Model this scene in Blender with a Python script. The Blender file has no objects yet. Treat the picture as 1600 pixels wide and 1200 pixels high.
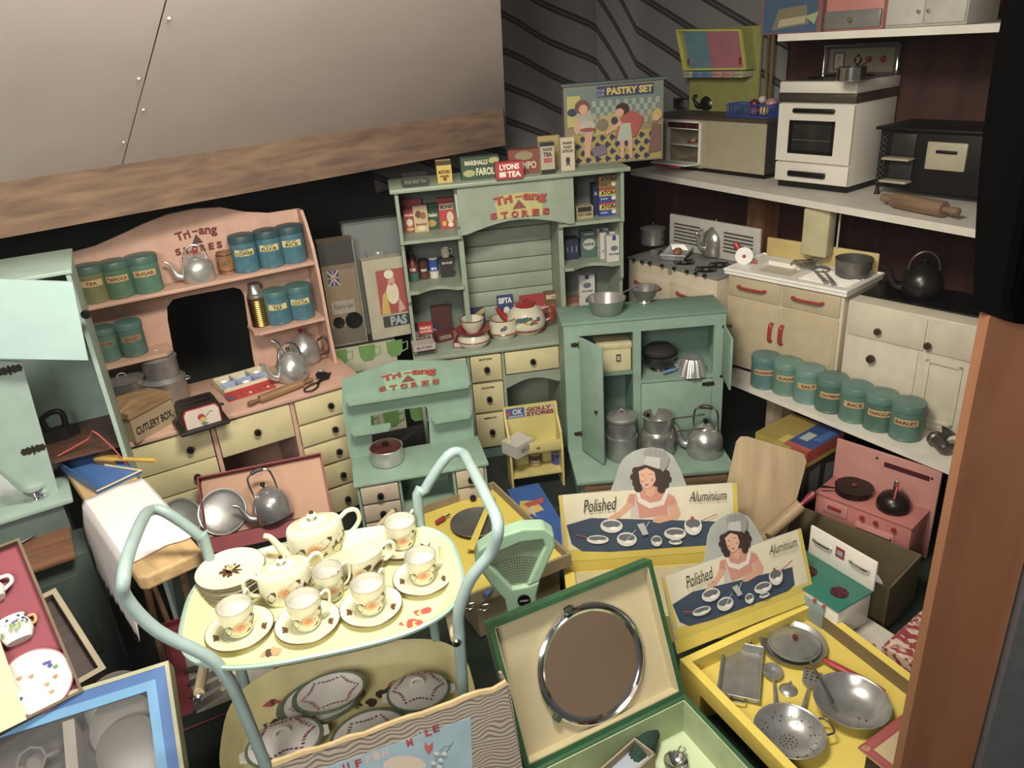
import bpy, bmesh, math, random
from mathutils import Vector, Matrix
random.seed(7)
PI = math.pi
C = bpy.context.scene.collection
scn = bpy.context.scene
# ---------------------------------------------------------------- camera geometry
FPX = 1205.0
CAM = Vector((0, 0, 1.16))
_vd = Vector((197.0, 2665.0)); _L = _vd.length; _u = _vd / _L
_V0 = -FPX * FPX / _L * _u
_hd = Vector((_u.y, -_u.x)); _vy = _V0 + _hd * -820
_up = -Vector((_vd.x, _vd.y, FPX)).normalized()
_yd = Vector((_vy.x, _vy.y, FPX)).normalized()
_xd = _yd.cross(_up)
R3 = Matrix((_xd, _yd, _up))            # world = R3 @ (right, down, forward)
def ray(px, py): return R3 @ Vector((px - 800, py - 600, FPX))
def onz(px, py, z):
    d = ray(px, py); return CAM + d * ((z - CAM.z) / d.z)
def ony(px, py, y):
    d = ray(px, py); return CAM + d * (y / d.y)
def onx(px, py, x):
    d = ray(px, py); return CAM + d * (x / d.x)
def height(px, py, p):
    d = ray(px, py); t = (p[0]*d.x + p[1]*d.y) / (d.x*d.x + d.y*d.y); return CAM.z + t * d.z
def size(p, n):                          # n pixels seen at point p, in metres
    v = R3.transposed() @ (Vector(p) - CAM); return n * v.z / FPX
def proj(p):
    v = R3.transposed() @ (Vector(p) - CAM); return 800 + v.x/v.z*FPX, 600 + v.y/v.z*FPX
class Fr:
    """a local frame on a real surface: x along the front, y into the depth, z up"""
    def __init__(s, o, yaw): s.o = Vector(o); s.yaw = yaw; s.m = Matrix.Translation(s.o) @ Matrix.Rotation(yaw, 4, 'Z'); s.i = s.m.inverted()
    def W(s, x, y, z=0): return s.m @ Vector((x, y, z))
    def f(s, px, py, ly=0):             # on the local plane y = ly -> (x, z)
        d = s.i.to_3x3() @ ray(px, py); c = s.i @ CAM; q = c + d * ((ly - c.y) / d.y); return q.x, q.z
    def t(s, px, py, lz=0):             # on the local plane z = lz -> (x, y)
        d = s.i.to_3x3() @ ray(px, py); c = s.i @ CAM; q = c + d * ((lz - c.z) / d.z); return q.x, q.y
    def r(s, px, py, lx=0):             # on the local plane x = lx -> (y, z)
        d = s.i.to_3x3() @ ray(px, py); c = s.i @ CAM; q = c + d * ((lx - c.x) / d.x); return q.y, q.z
def fr2(a, b, z):
    A = onz(*a, z); B = onz(*b, z); d = B - A
    f = Fr(A, math.atan2(d.y, d.x)); f.w = d.length; return f
def yaw_of(a, b, z):
    d = onz(*b, z) - onz(*a, z); return math.atan2(d.y, d.x)
# ---------------------------------------------------------------- materials
def lin(c): return c/12.92 if c <= .04045 else ((c+.055)/1.055)**2.4
def col(h):
    h = h.lstrip('#'); c = [lin(int(h[i:i+2], 16)/255) for i in (0, 2, 4)]; g = .3*c[0]+.55*c[1]+.15*c[2]; return tuple(g+(x-g)*.80 for x in c) + (1,)
_mc = {}
def M(h, rough=.5, metal=0, var=.10, scale=25, bump=0, spec=.5, wear=None):
    k = (h, rough, metal, var, scale, bump, spec, wear)
    if k in _mc: return _mc[k]
    m = bpy.data.materials.new('paint_' + h.strip('#')); m.use_nodes = True; n = m.node_tree.nodes; l = m.node_tree.links
    b = n['Principled BSDF']; b.inputs['Roughness'].default_value = rough; b.inputs['Metallic'].default_value = metal
    b.inputs['Specular IOR Level'].default_value = spec
    tc = n.new('ShaderNodeTexCoord'); nz = n.new('ShaderNodeTexNoise'); nz.inputs['Scale'].default_value = scale; nz.inputs['Detail'].default_value = 5
    l.new(tc.outputs['Object'], nz.inputs['Vector'])
    cr = n.new('ShaderNodeValToRGB'); c = col(h)
    cr.color_ramp.elements[0].position = .3; cr.color_ramp.elements[1].position = .7
    cr.color_ramp.elements[0].color = tuple(x*(1-var) for x in c[:3]) + (1,); cr.color_ramp.elements[1].color = tuple(min(1, x*(1+var*.6)) for x in c[:3]) + (1,)
    l.new(nz.outputs['Fac'], cr.inputs['Fac']); out = cr.outputs['Color']
    if wear:                             # chips of another colour with a shape of their own
        w = n.new('ShaderNodeTexNoise'); w.inputs['Scale'].default_value = wear[1]; w.inputs['Detail'].default_value = 8; w.inputs['Roughness'].default_value = .7
        l.new(tc.outputs['Object'], w.inputs['Vector']); r2 = n.new('ShaderNodeValToRGB'); r2.color_ramp.elements[0].position = wear[2]; r2.color_ramp.elements[1].position = wear[2]+.03
        l.new(w.outputs['Fac'], r2.inputs['Fac']); mx = n.new('ShaderNodeMixRGB'); mx.inputs['Color2'].default_value = col(wear[0])
        l.new(r2.outputs['Color'], mx.inputs['Fac']); l.new(out, mx.inputs['Color1']); out = mx.outputs['Color']
    l.new(out, b.inputs['Base Color'])
    if bump:
        bp = n.new('ShaderNodeBump'); bp.inputs['Strength'].default_value = bump; bp.inputs['Distance'].default_value = .002
        l.new(nz.outputs['Fac'], bp.inputs['Height']); l.new(bp.outputs['Normal'], b.inputs['Normal'])
    _mc[k] = m; return m
def wood(h, h2, scale=6, rough=.55, axis='X', stretch=14, bump=.15):
    k = ('wood', h, h2, scale, rough, axis, stretch)
    if k in _mc: return _mc[k]
    m = bpy.data.materials.new('wood_' + h.strip('#')); m.use_nodes = True; n = m.node_tree.nodes; l = m.node_tree.links
    b = n['Principled BSDF']; b.inputs['Roughness'].default_value = rough
    tc = n.new('ShaderNodeTexCoord'); mp = n.new('ShaderNodeMapping')
    s = [scale*stretch]*3; s['XYZ'.index(axis)] = scale; mp.inputs['Scale'].default_value = s
    nz = n.new('ShaderNodeTexNoise'); nz.inputs['Scale'].default_value = 1; nz.inputs['Detail'].default_value = 8; nz.inputs['Distortion'].default_value = .6
    cr = n.new('ShaderNodeValToRGB'); cr.color_ramp.elements[0].position = .3; cr.color_ramp.elements[1].position = .68
    cr.color_ramp.elements[0].color = col(h2); cr.color_ramp.elements[1].color = col(h)
    l.new(tc.outputs['Object'], mp.inputs['Vector']); l.new(mp.outputs['Vector'], nz.inputs['Vector']); l.new(nz.outputs['Fac'], cr.inputs['Fac']); l.new(cr.outputs['Color'], b.inputs['Base Color'])
    bp = n.new('ShaderNodeBump'); bp.inputs['Strength'].default_value = bump; bp.inputs['Distance'].default_value = .002
    l.new(nz.outputs['Fac'], bp.inputs['Height']); l.new(bp.outputs['Normal'], b.inputs['Normal'])
    _mc[k] = m; return m
def alu(h='#b9b9b6', rough=.34, scale=40):
    return M(h, rough, .72, .18, scale, .12)
def clear(h='#ffffff', alpha=.25, rough=.08):
    k = ('clear', h, alpha, rough)
    if k in _mc: return _mc[k]
    m = bpy.data.materials.new('clear_film'); m.use_nodes = True; n = m.node_tree.nodes; l = m.node_tree.links
    for x in list(n): n.remove(x)
    o = n.new('ShaderNodeOutputMaterial'); t = n.new('ShaderNodeBsdfTransparent'); g = n.new('ShaderNodeBsdfPrincipled'); g.inputs['Base Color'].default_value = col(h); g.inputs['Roughness'].default_value = rough
    mx = n.new('ShaderNodeMixShader'); nz = n.new('ShaderNodeTexNoise'); nz.inputs['Scale'].default_value = 9
    mr = n.new('ShaderNodeMapRange'); mr.inputs['To Min'].default_value = alpha*.6; mr.inputs['To Max'].default_value = alpha*1.4
    l.new(nz.outputs['Fac'], mr.inputs['Value']); l.new(mr.outputs['Result'], mx.inputs['Fac'])
    l.new(t.outputs[0], mx.inputs[1]); l.new(g.outputs[0], mx.inputs[2]); l.new(mx.outputs[0], o.inputs['Surface'])
    _mc[k] = m; return m
# ---------------------------------------------------------------- mesh builder
class MB:
    def __init__(s): s.v = []; s.f = []; s.mi = []; s.mats = []; s.sm = []; s.T = Matrix.Identity(4)
    def mid(s, m):
        if m not in s.mats: s.mats.append(m)
        return s.mats.index(m)
    def add(s, vs, fs, m, smooth=False, T=None):
        o = len(s.v); T = s.T if T is None else s.T @ T
        s.v += [T @ Vector(p) for p in vs]; k = s.mid(m)
        for f in fs: s.f.append([i+o for i in f]); s.mi.append(k); s.sm.append(smooth)
        return s
    def box(s, x0, x1, y0, y1, z0, z1, m, T=None):
        v = [(x, y, z) for z in (z0, z1) for y in (y0, y1) for x in (x0, x1)]
        return s.add(v, [(0,2,3,1),(4,5,7,6),(0,1,5,4),(2,6,7,3),(0,4,6,2),(1,3,7,5)], m, False, T)
    def rbox(s, x0, x1, y0, y1, z0, z1, m, b=.004, seg=2, T=None):
        bm = bmesh.new(); bmesh.ops.create_cube(bm, size=1)
        for v in bm.verts: v.co = Vector(((x0+x1)/2+v.co.x*(x1-x0), (y0+y1)/2+v.co.y*(y1-y0), (z0+z1)/2+v.co.z*(z1-z0)))
        bmesh.ops.bevel(bm, geom=bm.edges[:], offset=min(b, .45*min(abs(x1-x0), abs(y1-y0), abs(z1-z0))), segments=seg, profile=.5, affect='EDGES')
        bm.verts.index_update(); s.add([v.co.copy() for v in bm.verts], [[v.index for v in f.verts] for f in bm.faces], m, seg > 1, T); bm.free(); return s
    def lathe(s, prof, m, n=28, sx=1, sy=1, T=None, smooth=True, flute=0, nf=0):
        vs = []; fs = []; idx = []
        for r, z in prof:
            if r < 1e-6: idx.append([len(vs)]); vs.append((0, 0, z))
            else:
                idx.append(list(range(len(vs), len(vs)+n)))
                for i in range(n):
                    a = 2*PI*i/n; rr = r*(1+flute*math.cos(nf*a)); vs.append((rr*sx*math.cos(a), rr*sy*math.sin(a), z))
        for a, b in zip(idx, idx[1:]):
            for i in range(n):
                j = (i+1) % n
                if len(a) == 1 and len(b) == 1: break
                if len(a) == 1: fs.append((a[0], b[j], b[i]))
                elif len(b) == 1: fs.append((a[i], a[j], b[0]))
                else: fs.append((a[i], a[j], b[j], b[i]))
        return s.add(vs, fs, m, smooth, T)
    def tube(s, pts, r, m, n=10, closed=False, sub=0, T=None, flat=1.0):
        P = [Vector(p) for p in pts]; Rr = list(r) if hasattr(r, '__len__') else [r]*len(P)
        if sub:
            Q = []; RR = []; N = len(P)
            rng = range(N) if closed else range(N-1)
            for i in rng:
                p0 = P[(i-1) % N] if closed or i > 0 else P[i]; p1 = P[i]; p2 = P[(i+1) % N]; p3 = P[(i+2) % N] if closed or i < N-2 else p2
                for k in range(sub):
                    t = k/sub; Q.append(.5*((2*p1)+(p2-p0)*t+(2*p0-5*p1+4*p2-p3)*t*t+(3*p1-p0-3*p2+p3)*t**3)); RR.append(Rr[i]*(1-t)+Rr[(i+1) % N]*t)
            if not closed: Q.append(P[-1]); RR.append(Rr[-1])
            P = Q; Rr = RR
        N = len(P); vs = []; fs = []; tan = []
        for i in range(N):
            a = P[i-1] if i > 0 or closed else P[i]; b = P[(i+1) % N] if i < N-1 or closed else P[i]; t = (b-a); tan.append(t.normalized() if t.length > 1e-9 else Vector((0, 0, 1)))
        up = Vector((0, 0, 1)) if abs(tan[0].z) < .9 else Vector((1, 0, 0)); nrm = (up - tan[0]*up.dot(tan[0])).normalized()
        for i in range(N):
            nrm = (nrm - tan[i]*nrm.dot(tan[i])).normalized(); bn = tan[i].cross(nrm)
            for k in range(n):
                a = 2*PI*k/n; vs.append(P[i] + (nrm*math.cos(a)*flat + bn*math.sin(a))*Rr[i])
        for i in range(N if closed else N-1):
            for k in range(n):
                j = (i+1) % N; fs.append((i*n+k, i*n+(k+1) % n, j*n+(k+1) % n, j*n+k))
        if not closed: fs.append(list(range(n))[::-1]); fs.append([(N-1)*n+k for k in range(n)])
        return s.add(vs, fs, m, True, T)
    def prism(s, poly, d0, d1, m, axis='y', T=None):
        """outline in (a,b) extruded along axis: y -> (x,z); x -> (y,z); z -> (x,y)"""
        def P(a, b, d): return (a, d, b) if axis == 'y' else ((d, a, b) if axis == 'x' else (a, b, d))
        n = len(poly); vs = [P(a, b, d0) for a, b in poly] + [P(a, b, d1) for a, b in poly]
        fs = [list(range(n)), list(range(2*n-1, n-1, -1))] + [(i, (i+1) % n, n+(i+1) % n, n+i) for i in range(n)]
        return s.add(vs, fs, m, False, T)
    def ball(s, c, r, m, n=14, k=8, T=None):
        rx, ry, rz = r if hasattr(r, '__len__') else (r, r, r)
        pr = [(math.sin(PI*i/k), -math.cos(PI*i/k)) for i in range(k+1)]; pr[0] = (0, -1); pr[-1] = (0, 1)
        return s.lathe([(a, b*rz/1.0) for a, b in pr], m, n, rx, ry, Matrix.Translation(c) if T is None else T @ Matrix.Translation(c))
    def build(s, name, parent=None, label=None, M0=None):
        me = bpy.data.meshes.new(name); me.from_pydata([tuple(v) for v in s.v], [], s.f)
        for m in s.mats: me.materials.append(m)
        me.polygons.foreach_set('material_index', s.mi); me.polygons.foreach_set('use_smooth', s.sm); me.update()
        bm = bmesh.new(); bm.from_mesh(me); bmesh.ops.recalc_face_normals(bm, faces=bm.faces[:]); bm.to_mesh(me); bm.free()
        if any(s.sm) :
            try: me.set_sharp_from_angle(angle=math.radians(42))
            except Exception: pass
        o = bpy.data.objects.new(name, me); C.objects.link(o)
        if parent: o.parent = parent
        if M0 is not None: o.matrix_local = M0
        if label: o['label'] = label
        return o
def flip(o):
    return o
def thing(name, label, cat, loc=(0, 0, 0), yaw=0, group=None, M0=None):
    o = bpy.data.objects.new(name, None); C.objects.link(o); o.empty_display_size = .02
    if M0 is not None: o.matrix_world = M0
    else: o.location = loc; o.rotation_euler = (0, 0, yaw)
    o['label'] = label; o['category'] = cat
    if group: o['group'] = group
    return o
def tag(o, label, cat, group=None, M0=None):
    o['label'] = label; o['category'] = cat
    if group: o['group'] = group
    if M0 is not None: o.matrix_world = M0
    return o
def struct(name, mb):
    o = mb.build(name); o['kind'] = 'structure'; return o
def dup(root, loc, yaw, label, group=None):
    r = root.copy(); C.objects.link(r); r.location = loc; r.rotation_euler = (0, 0, yaw); r['label'] = label
    if group: r['group'] = group
    for ch in list(root.children):
        c = ch.copy(); C.objects.link(c); c.parent = r
        for g in ch.children:
            d = g.copy(); C.objects.link(d); d.parent = c
    return r
_tc = {}
def text_mesh(s, shear=0, bold=0):
    k = (s, shear, bold)
    if k not in _tc:
        cu = bpy.data.curves.new('lettering', 'FONT'); cu.body = s; cu.size = 1; cu.align_x = 'CENTER'; cu.align_y = 'CENTER'; cu.shear = shear; cu.offset = bold; cu.resolution_u = 3
        ob = bpy.data.objects.new('lettering', cu); me = bpy.data.meshes.new_from_object(ob)
        _tc[k] = ([v.co.copy() for v in me.vertices], [list(p.vertices) for p in me.polygons]); bpy.data.objects.remove(ob); bpy.data.meshes.remove(me)
    return _tc[k]
def put_text(mb, s, w, h, m, T, shear=0, bold=.02, bend=0):
    """letters fitted in a w x h box in the local x,z plane facing -y; bend = radius of a cylinder about z"""
    vs, fs = text_mesh(s, shear, bold)
    if not vs: return mb
    xs = [v.x for v in vs]; ys = [v.y for v in vs]; X0, X1, Y0, Y1 = min(xs), max(xs), min(ys), max(ys)
    out = []
    for v in vs:
        x = ((v.x-X0)/(X1-X0)-.5)*w; z = ((v.y-Y0)/max(1e-6, Y1-Y0)-.5)*h
        if bend: a = x/bend; out.append((bend*math.sin(a), -bend*math.cos(a), z))
        else: out.append((x, 0, z))
    return mb.add(out, fs, m, False, T)
def Tm(x=0, y=0, z=0, rx=0, ry=0, rz=0, s=1):
    return Matrix.Translation((x, y, z)) @ Matrix.Rotation(rz, 4, 'Z') @ Matrix.Rotation(ry, 4, 'Y') @ Matrix.Rotation(rx, 4, 'X') @ Matrix.Scale(s, 4)
def ell(cx, cy, rx, ry, n=16, a0=0, a1=2*PI, rot=0):
    o = []
    for i in range(n):
        a = a0+(a1-a0)*i/(n if a1-a0 > 6.2 else n-1); x = rx*math.cos(a); y = ry*math.sin(a); o.append((cx+x*math.cos(rot)-y*math.sin(rot), cy+x*math.sin(rot)+y*math.cos(rot)))
    return o
class Pic:
    """printed artwork: flat coloured shapes in layers on a sheet (x right, z up, facing -y)"""
    def __init__(s, mb, w, h, T, step=.00025): s.mb = mb; s.w = w; s.h = h; s.T = T; s.k = 1; s.st = step
    def poly(s, pts, h, rough=.6, m=None):
        d = -s.k*s.st; s.k += 1
        s.mb.add([(u*s.w, d, v*s.h) for u, v in pts], [list(range(len(pts)))], m or M(h, rough, var=.06), False, s.T); return s
    def polys(s, lst, h, rough=.6):
        d = -s.k*s.st; s.k += 1
        for pts in lst: s.mb.add([(u*s.w, d, v*s.h) for u, v in pts], [list(range(len(pts)))], M(h, rough, var=.06), False, s.T)
        return s
    def line(s, pts, wd, h):
        d = -s.k*s.st; s.k += 1; vs = []; P = [Vector((u*s.w, v*s.h)) for u, v in pts]
        for i, p in enumerate(P):
            t = (P[min(i+1, len(P)-1)]-P[max(i-1, 0)]); t = t.normalized() if t.length else Vector((1, 0)); q = Vector((-t.y, t.x))*wd/2
            vs += [(p.x+q.x, d, p.y+q.y), (p.x-q.x, d, p.y-q.y)]
        s.mb.add(vs, [(2*i, 2*i+1, 2*i+3, 2*i+2) for i in range(len(P)-1)], M(h, .6, var=.05), False, s.T); return s
    def rect(s, u0, v0, u1, v1, h): return s.poly([(u0, v0), (u1, v0), (u1, v1), (u0, v1)], h)
    def text(s, t, u, v, w, hh, h, shear=0, bold=.02, rot=0):
        d = -s.k*s.st; s.k += 1
        put_text(s.mb, t, w*s.w, hh*s.h, M(h, .6, var=.05), s.T @ Tm(u*s.w, d, v*s.h, 0, -rot, 0), shear, bold); return s
# ---------------------------------------------------------------- palette
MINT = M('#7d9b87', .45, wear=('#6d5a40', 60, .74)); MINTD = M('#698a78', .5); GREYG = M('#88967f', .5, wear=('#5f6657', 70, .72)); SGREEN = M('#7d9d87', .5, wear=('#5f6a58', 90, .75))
PINK = M('#c4977e', .55, wear=('#9a6a55', 80, .76)); CREAMY = M('#c8bb85', .5, var=.08); CREAMG = M('#b9ab84', .55)
BLACK = M('#0c0c0d', .35); DARK = M('#141414', .6); KNOB = M('#0e0e10', .22); ALU = alu('#c9c8c4'); ALUD = alu('#a5a4a0', .42); CHROME = M('#d8d8d8', .12, 1, .03); STEEL = M('#9c9c9c', .28, 1, .1)
WHITE = M('#e4e0d4', .4, var=.05); SHELFW = M('#d3ccbc', .45, var=.08, wear=('#8f8574', 40, .76)); IRON = M('#1c1a19', .5, .4); RUST = M('#3a2a1e', .7, .3)
RED = M('#b01818', .35); REDK = M('#a3171a', .3); YEL = M('#d9c01c', .5, var=.06, scale=12); CREAM = M('#cfc39b', .42, var=.07); TRAYC = M('#dcd794', .35, var=.05, wear=('#a9a06a', 60, .8)); SLATE = M('#8fb3ad', .4, wear=('#66604f', 90, .78))
CAN_G = M('#4c7063', .38, var=.16, scale=45); CAN_GD = M('#436558', .42, var=.2, scale=45); CAN_B = M('#3c7080', .38, var=.2, scale=60, wear=('#1d3f45', 70, .66)); LABEL = M('#bf9c62', .6, var=.1); LABELY = M('#cfc07a', .6, var=.12)
CARD = M('#8a7a58', .8); KRAFT = M('#9c8052', .8, var=.12); TAN = wood('#c9a568', '#b08a50', 5, .6)
# ---------------------------------------------------------------- camera
cd = bpy.data.cameras.new('camera'); cam = bpy.data.objects.new('camera', cd); C.objects.link(cam)
cd.sensor_width = 36; cd.lens = FPX/1600*36; cd.clip_start = .01
m3 = Matrix((R3.col[0], -R3.col[1], -R3.col[2])).transposed(); cam.matrix_world = Matrix.Translation(CAM) @ m3.to_4x4(); scn.camera = cam
# ---------------------------------------------------------------- light
wd = bpy.data.worlds.new('dim_room'); scn.world = wd; wd.use_nodes = True; wd.node_tree.nodes['Background'].inputs[0].default_value = (.5, .47, .44, 1); wd.node_tree.nodes['Background'].inputs[1].default_value = .24
def area(name, loc, tgt, w, h, e, c):
    l = bpy.data.lights.new(name, 'AREA'); l.shape = 'RECTANGLE'; l.size = w; l.size_y = h; l.energy = e; l.color = c
    o = bpy.data.objects.new(name, l); C.objects.link(o); o.location = loc; o.rotation_euler = (Vector(tgt)-Vector(loc)).to_track_quat('-Z', 'Y').to_euler(); return o
area('case_lamp', (.32, .72, 1.56), (.55, 1.20, .2), .45, .2, 30, (1, .93, .80))
area('room_lamp', (-.8, -.35, 1.5), (.2, 1.4, .8), .7, .6, 36, (1, .94, .86))
scn.view_settings.view_transform = 'Standard'; scn.view_settings.look = 'None'; scn.view_settings.gamma = 1; scn.view_settings.exposure = 0; scn.view_settings.use_curve_mapping = False
# ---------------------------------------------------------------- setting
CARPET = M('#16261a', .95, var=.4, scale=300, bump=.5)
WALLD = M('#232823', .85, var=.2, scale=4); WALLR = wood('#4a2519', '#32170f', 3, .7, 'Z', 6); TIMB = wood('#8a5a2e', '#6a3f1c', 4, .6, 'Z', 10)
BEAMW = wood('#84664a', '#60493a', 4, .85, 'X', 11, .6)
struct('floor', MB().box(-2.2, 3.0, -.6, 3.2, -.05, 0, CARPET))
struct('wall_back', MB().box(-2.2, 3.0, 2.48, 2.55, 0, 2.3, WALLD))
struct('wall_left', MB().box(-1.15, -1.1, .2, 2.5, 0, 2.3, M('#4b4f49', .8)))
# right wall with reddish boards
struct('wall_right', MB().box(2.06, 2.12, .2, 2.5, 0, 2.3, WALLR))
for px in ((1087, 300, .93), (1168, 640, .0)): pass
bf = fr2((0, 373), (800, 225), .86)
bm_ = MB(); bm_.box(-.75, 1.345, 0, .13, 0, .105, BEAMW, bf.m)
struct('trim_1', bm_)
# sloping lining boards above the beam, meeting at a seam
wall = MB(); LN = M('#decec6', .75, var=.05, scale=6)
sx = .262
T0 = bf.m @ Matrix.Translation((0, .0, .105)) @ Matrix.Rotation(math.radians(-31), 4, 'X')
# rotated so that local -y climbs towards the viewer
def onT(px, py):
    i = T0.inverted(); d = i.to_3x3() @ ray(px, py); c = i @ CAM; q = c + d * (-c.z/d.z); return q.x, q.y
e0 = onT(789, 160); e1 = onT(779, -60)
ex = lambda y: e0[0] + (y-e0[1])*(e1[0]-e0[0])/(e1[1]-e0[1])
wall.prism([(-.95, -1.5), (sx-.0012, -1.5), (sx-.0012, .12), (-.95, .12)], 0, .012, LN, 'z', T0)
wall.prism([(sx+.0012, -1.5), (ex(-1.5), -1.5), (ex(.12), .12), (sx+.0012, .12)], 0, .012, LN, 'z', T0)
wall.box(sx-.003, sx+.003, -1.5, .12, .006, .012, M('#3f3d3a', .8), T0)
for y, dx in ((-.1, -.01), (-.22, .012), (-.33, -.012), (-.5, .012)):
    wall.ball((sx+dx, y, 0), .003, M('#cfc8bb', .7), 8, 6, T0)
struct('ceiling', wall)
# shelves on the right
def shelf(n, f, w, d, z, th=.02, x0=0):
    struct(n, MB().box(x0, w, 0, d, -th, 0, SHELFW, f.m))
SH1 = fr2((991, 266), (1470, 349), .72); SH2 = fr2((1124, 587), (1479, 731), .25)
a = onx(1216, 46, 1.70); b = onx(1540, 48, 1.70); SH0 = Fr((a.x, a.y, 1.118), -PI/2)
shelf('trim_2', SH1, SH1.w+.25, .40, .72, .018, -.02)
shelf('trim_3', SH2, SH2.w+.12, .50, .25, .014, -.3)
shelf('trim_4', SH0, .75, .36, 1.118, .016)
struct('trim_5', MB().box(1.97, 2.04, 1.60, 1.67, 0, .72, TIMB)); struct('trim_6', MB().box(1.60, 1.66, 1.20, 1.25, 0, .236, wood('#a08c70', '#86704f', 4, .7, 'Z', 8)))
# front post of the case and its metal edge
pf = onz(1530, 480, .45)
# ---------------------------------------------------------------- furniture helpers
def knob(mb_parent, x, y, z, r=.009, m=None, name='knob'):
    m = m or KNOB
    mb = MB(); mb.lathe([(0, 0), (r*.45, 0), (r*.45, r*.7), (r*.95, r*.8), (r, r*1.25), (r*.8, r*1.75), (0, r*1.9)], m, 16, T=Tm(x, y, z, PI/2)); return mb.build(name, mb_parent)
def drawer(t, x0, x1, z0, z1, m, y=0, k=1, kx=.5, kz=.5, r=.009, text=None, gap=.002):
    mb = MB(); mb.rbox(x0+gap, x1-gap, y-.005, y+.012, z0+gap, z1-gap, m, .0018, 2)
    o = mb.build('drawer', t)
    if text:
        q = MB(); put_text(q, text, (x1-x0)*.42, .006, DARK, Tm((x0+x1)/2, y-.0056, z1-gap-.011), 0, .04); q.build('lettering', o)
    if k: knob(o, x0+(x1-x0)*kx, y-.005, z0+(z1-z0)*kz, r)
    return o
def hinge(parent, x, y, z, s=.016, T=None, m=None):
    mb = MB(); m = m or M('#3b332c', .5, .6)
    for d in (-1, 1):
        mb.prism([(0, s*.12), (d*s*.45, s*.5), (d*s*.8, s*.35), (d*s*1.1, s*.45), (d*s*1.35, 0), (d*s*1.1, -s*.45), (d*s*.8, -s*.35), (d*s*.45, -s*.5), (0, -s*.12)], -.0015, 0, m)
    mb.tube([(0, -.002, -s*.55), (0, -.002, s*.55)], .0018, m, 8)
    return mb.build('hinge', parent, M0=Tm(x, y, z) if T is None else T @ Tm(x, y, z))
def triang(mb, w, h, T, ylw='#b1a75f', red='#b3392c', faded=False):
    """shop transfer: arched two-tone lettering over a triangle"""
    p = Pic(mb, w, h, T)
    if ylw: p.poly([(.08, 0), (.93, 0), (.88, .35), (.9, .62), (.8, .95), (.5, 1.0), (.2, .95), (.1, .62), (.13, .35)], ylw)
    def both(t, u, v, ww, hh, r=0, b=.03):
        if not faded: p.text(t, u+.004, v-.008, ww*1.03, hh*1.05, '#2c2118', 0, b+.03, r)
        p.text(t, u, v, ww, hh, red, 0, b, r)
    both('Tri', .24, .76, .30, .34, .12); both('-', .5, .84, .12, .06, 0, .05); both('ang', .76, .72, .38, .36, -.10)
    p.poly([(.39, .36), (.61, .36), (.5, .72)], '#33261c').poly([(.41, .375), (.59, .375), (.5, .69)], red).poly([(.435, .4), (.565, .4), (.5, .62)], '#2c4f49').poly([(.47, .42), (.53, .42), (.5, .55)], red)
    for i, c in enumerate('STORES'):
        both(c, .07+i*.172, .16, .115, .26, .08-.032*i)
# ---------------------------------------------------------------- pink dresser
o = onz(532, 597, .378); PF = Fr((o.x, o.y, 0), math.radians(-2)); CZ = .378
t = thing('toy_dresser', 'salmon pink wooden toy dresser with cream drawers and shelves of canisters', 'dresser', PF.o, PF.yaw)
PX0 = -.54; XR = PF.f(560, 588)[0]
mb = MB(); mb.rbox(PX0-.01, XR+.006, -.012, .26, CZ-.012, CZ, PINK, .002); mb.build('worktop', t)
rows = [PF.f(538, y)[1] for y in (603, 644, 680, 717, 756, 797)]; xm = PF.f(459, 640)[0]; xl = PF.f(335, 690)[0]
mb = MB()
mb.box(PX0, XR, .012, .25, rows[5]-.03, rows[5]-.015, PINK); mb.box(XR-.012, XR, .0, .25, .0, CZ-.012, PINK); mb.box(PX0, PX0+.012, 0, .25, 0, CZ-.012, PINK)
mb.box(xm-.008, xm+.002, 0, .25, .02, CZ-.012, PINK); mb.box(xl-.002, xl+.008, 0, .25, .02, CZ-.012, PINK); mb.box(PX0, XR, .24, .25, 0, CZ-.012, PINK)
for z in rows[1:]: mb.box(xm, XR-.005, .004, .2, z-.003, z+.003, PINK)
mb.build('carcass', t)
for i in range(5): drawer(t, xm+.002, XR-.013, rows[i+1]+.001, rows[i]-.003, CREAMY, kx=.54, r=.0085)
z2 = PF.f(400, 700)[1]
drawer(t, xl+.008, xm-.008, z2, rows[0]-.004, CREAMY, kx=.5)
zz = [rows[0]-.004, PF.f(270, 735)[1]+.004, PF.f(282, 770)[1], .12, .05]
for i in range(4): drawer(t, PX0+.01 if i else PX0+.01, xl-.003, zz[i+1], zz[i], CREAMY, kx=.72)
HY = .235; SY = .155
def pb(px, py): return PF.f(px, py, HY)
top = [pb(*q) for q in ((100, 398), (150, 384), (195, 364), (224, 350), (262, 335), (305, 326), (345, 324), (382, 331), (420, 333), (466, 326))]
zt = top[-1][1]; xr = PF.f(496, 408, .155)[0]
arch = [pb(*q) for q in ((273, 560), (262, 500), (261, 480), (270, 468), (290, 463), (365, 449), (376, 452), (382, 462), (396, 560))]
poly = [(PX0, CZ), (arch[0][0], CZ)] + arch + [(arch[-1][0], CZ), (xr, CZ), (xr, zt)] + top[::-1] + [(PX0, top[0][1])]
mb = MB(); mb.prism(poly, HY, HY+.008, PINK)
bp = mb.build('back_panel', t)
mb = MB(); c = PF.f(307, 372, HY-.003); triang(mb, .115, .062, Tm(c[0]-.0575, HY-.002, c[1]-.035, 0, 0, 0), None, '#6a1f1c', True); mb.build('faded_transfer', bp)
mb = MB(); mb.prism([(HY, CZ), (HY, zt), (SY+.05, zt), (SY+.03, zt-.03), (SY+.005, zt-.09), (SY-.005, zt-.16), (SY-.01, CZ+.1), (SY-.02, CZ)], xr-.008, xr, PINK, 'x'); mb.build('side_panel', t)
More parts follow.
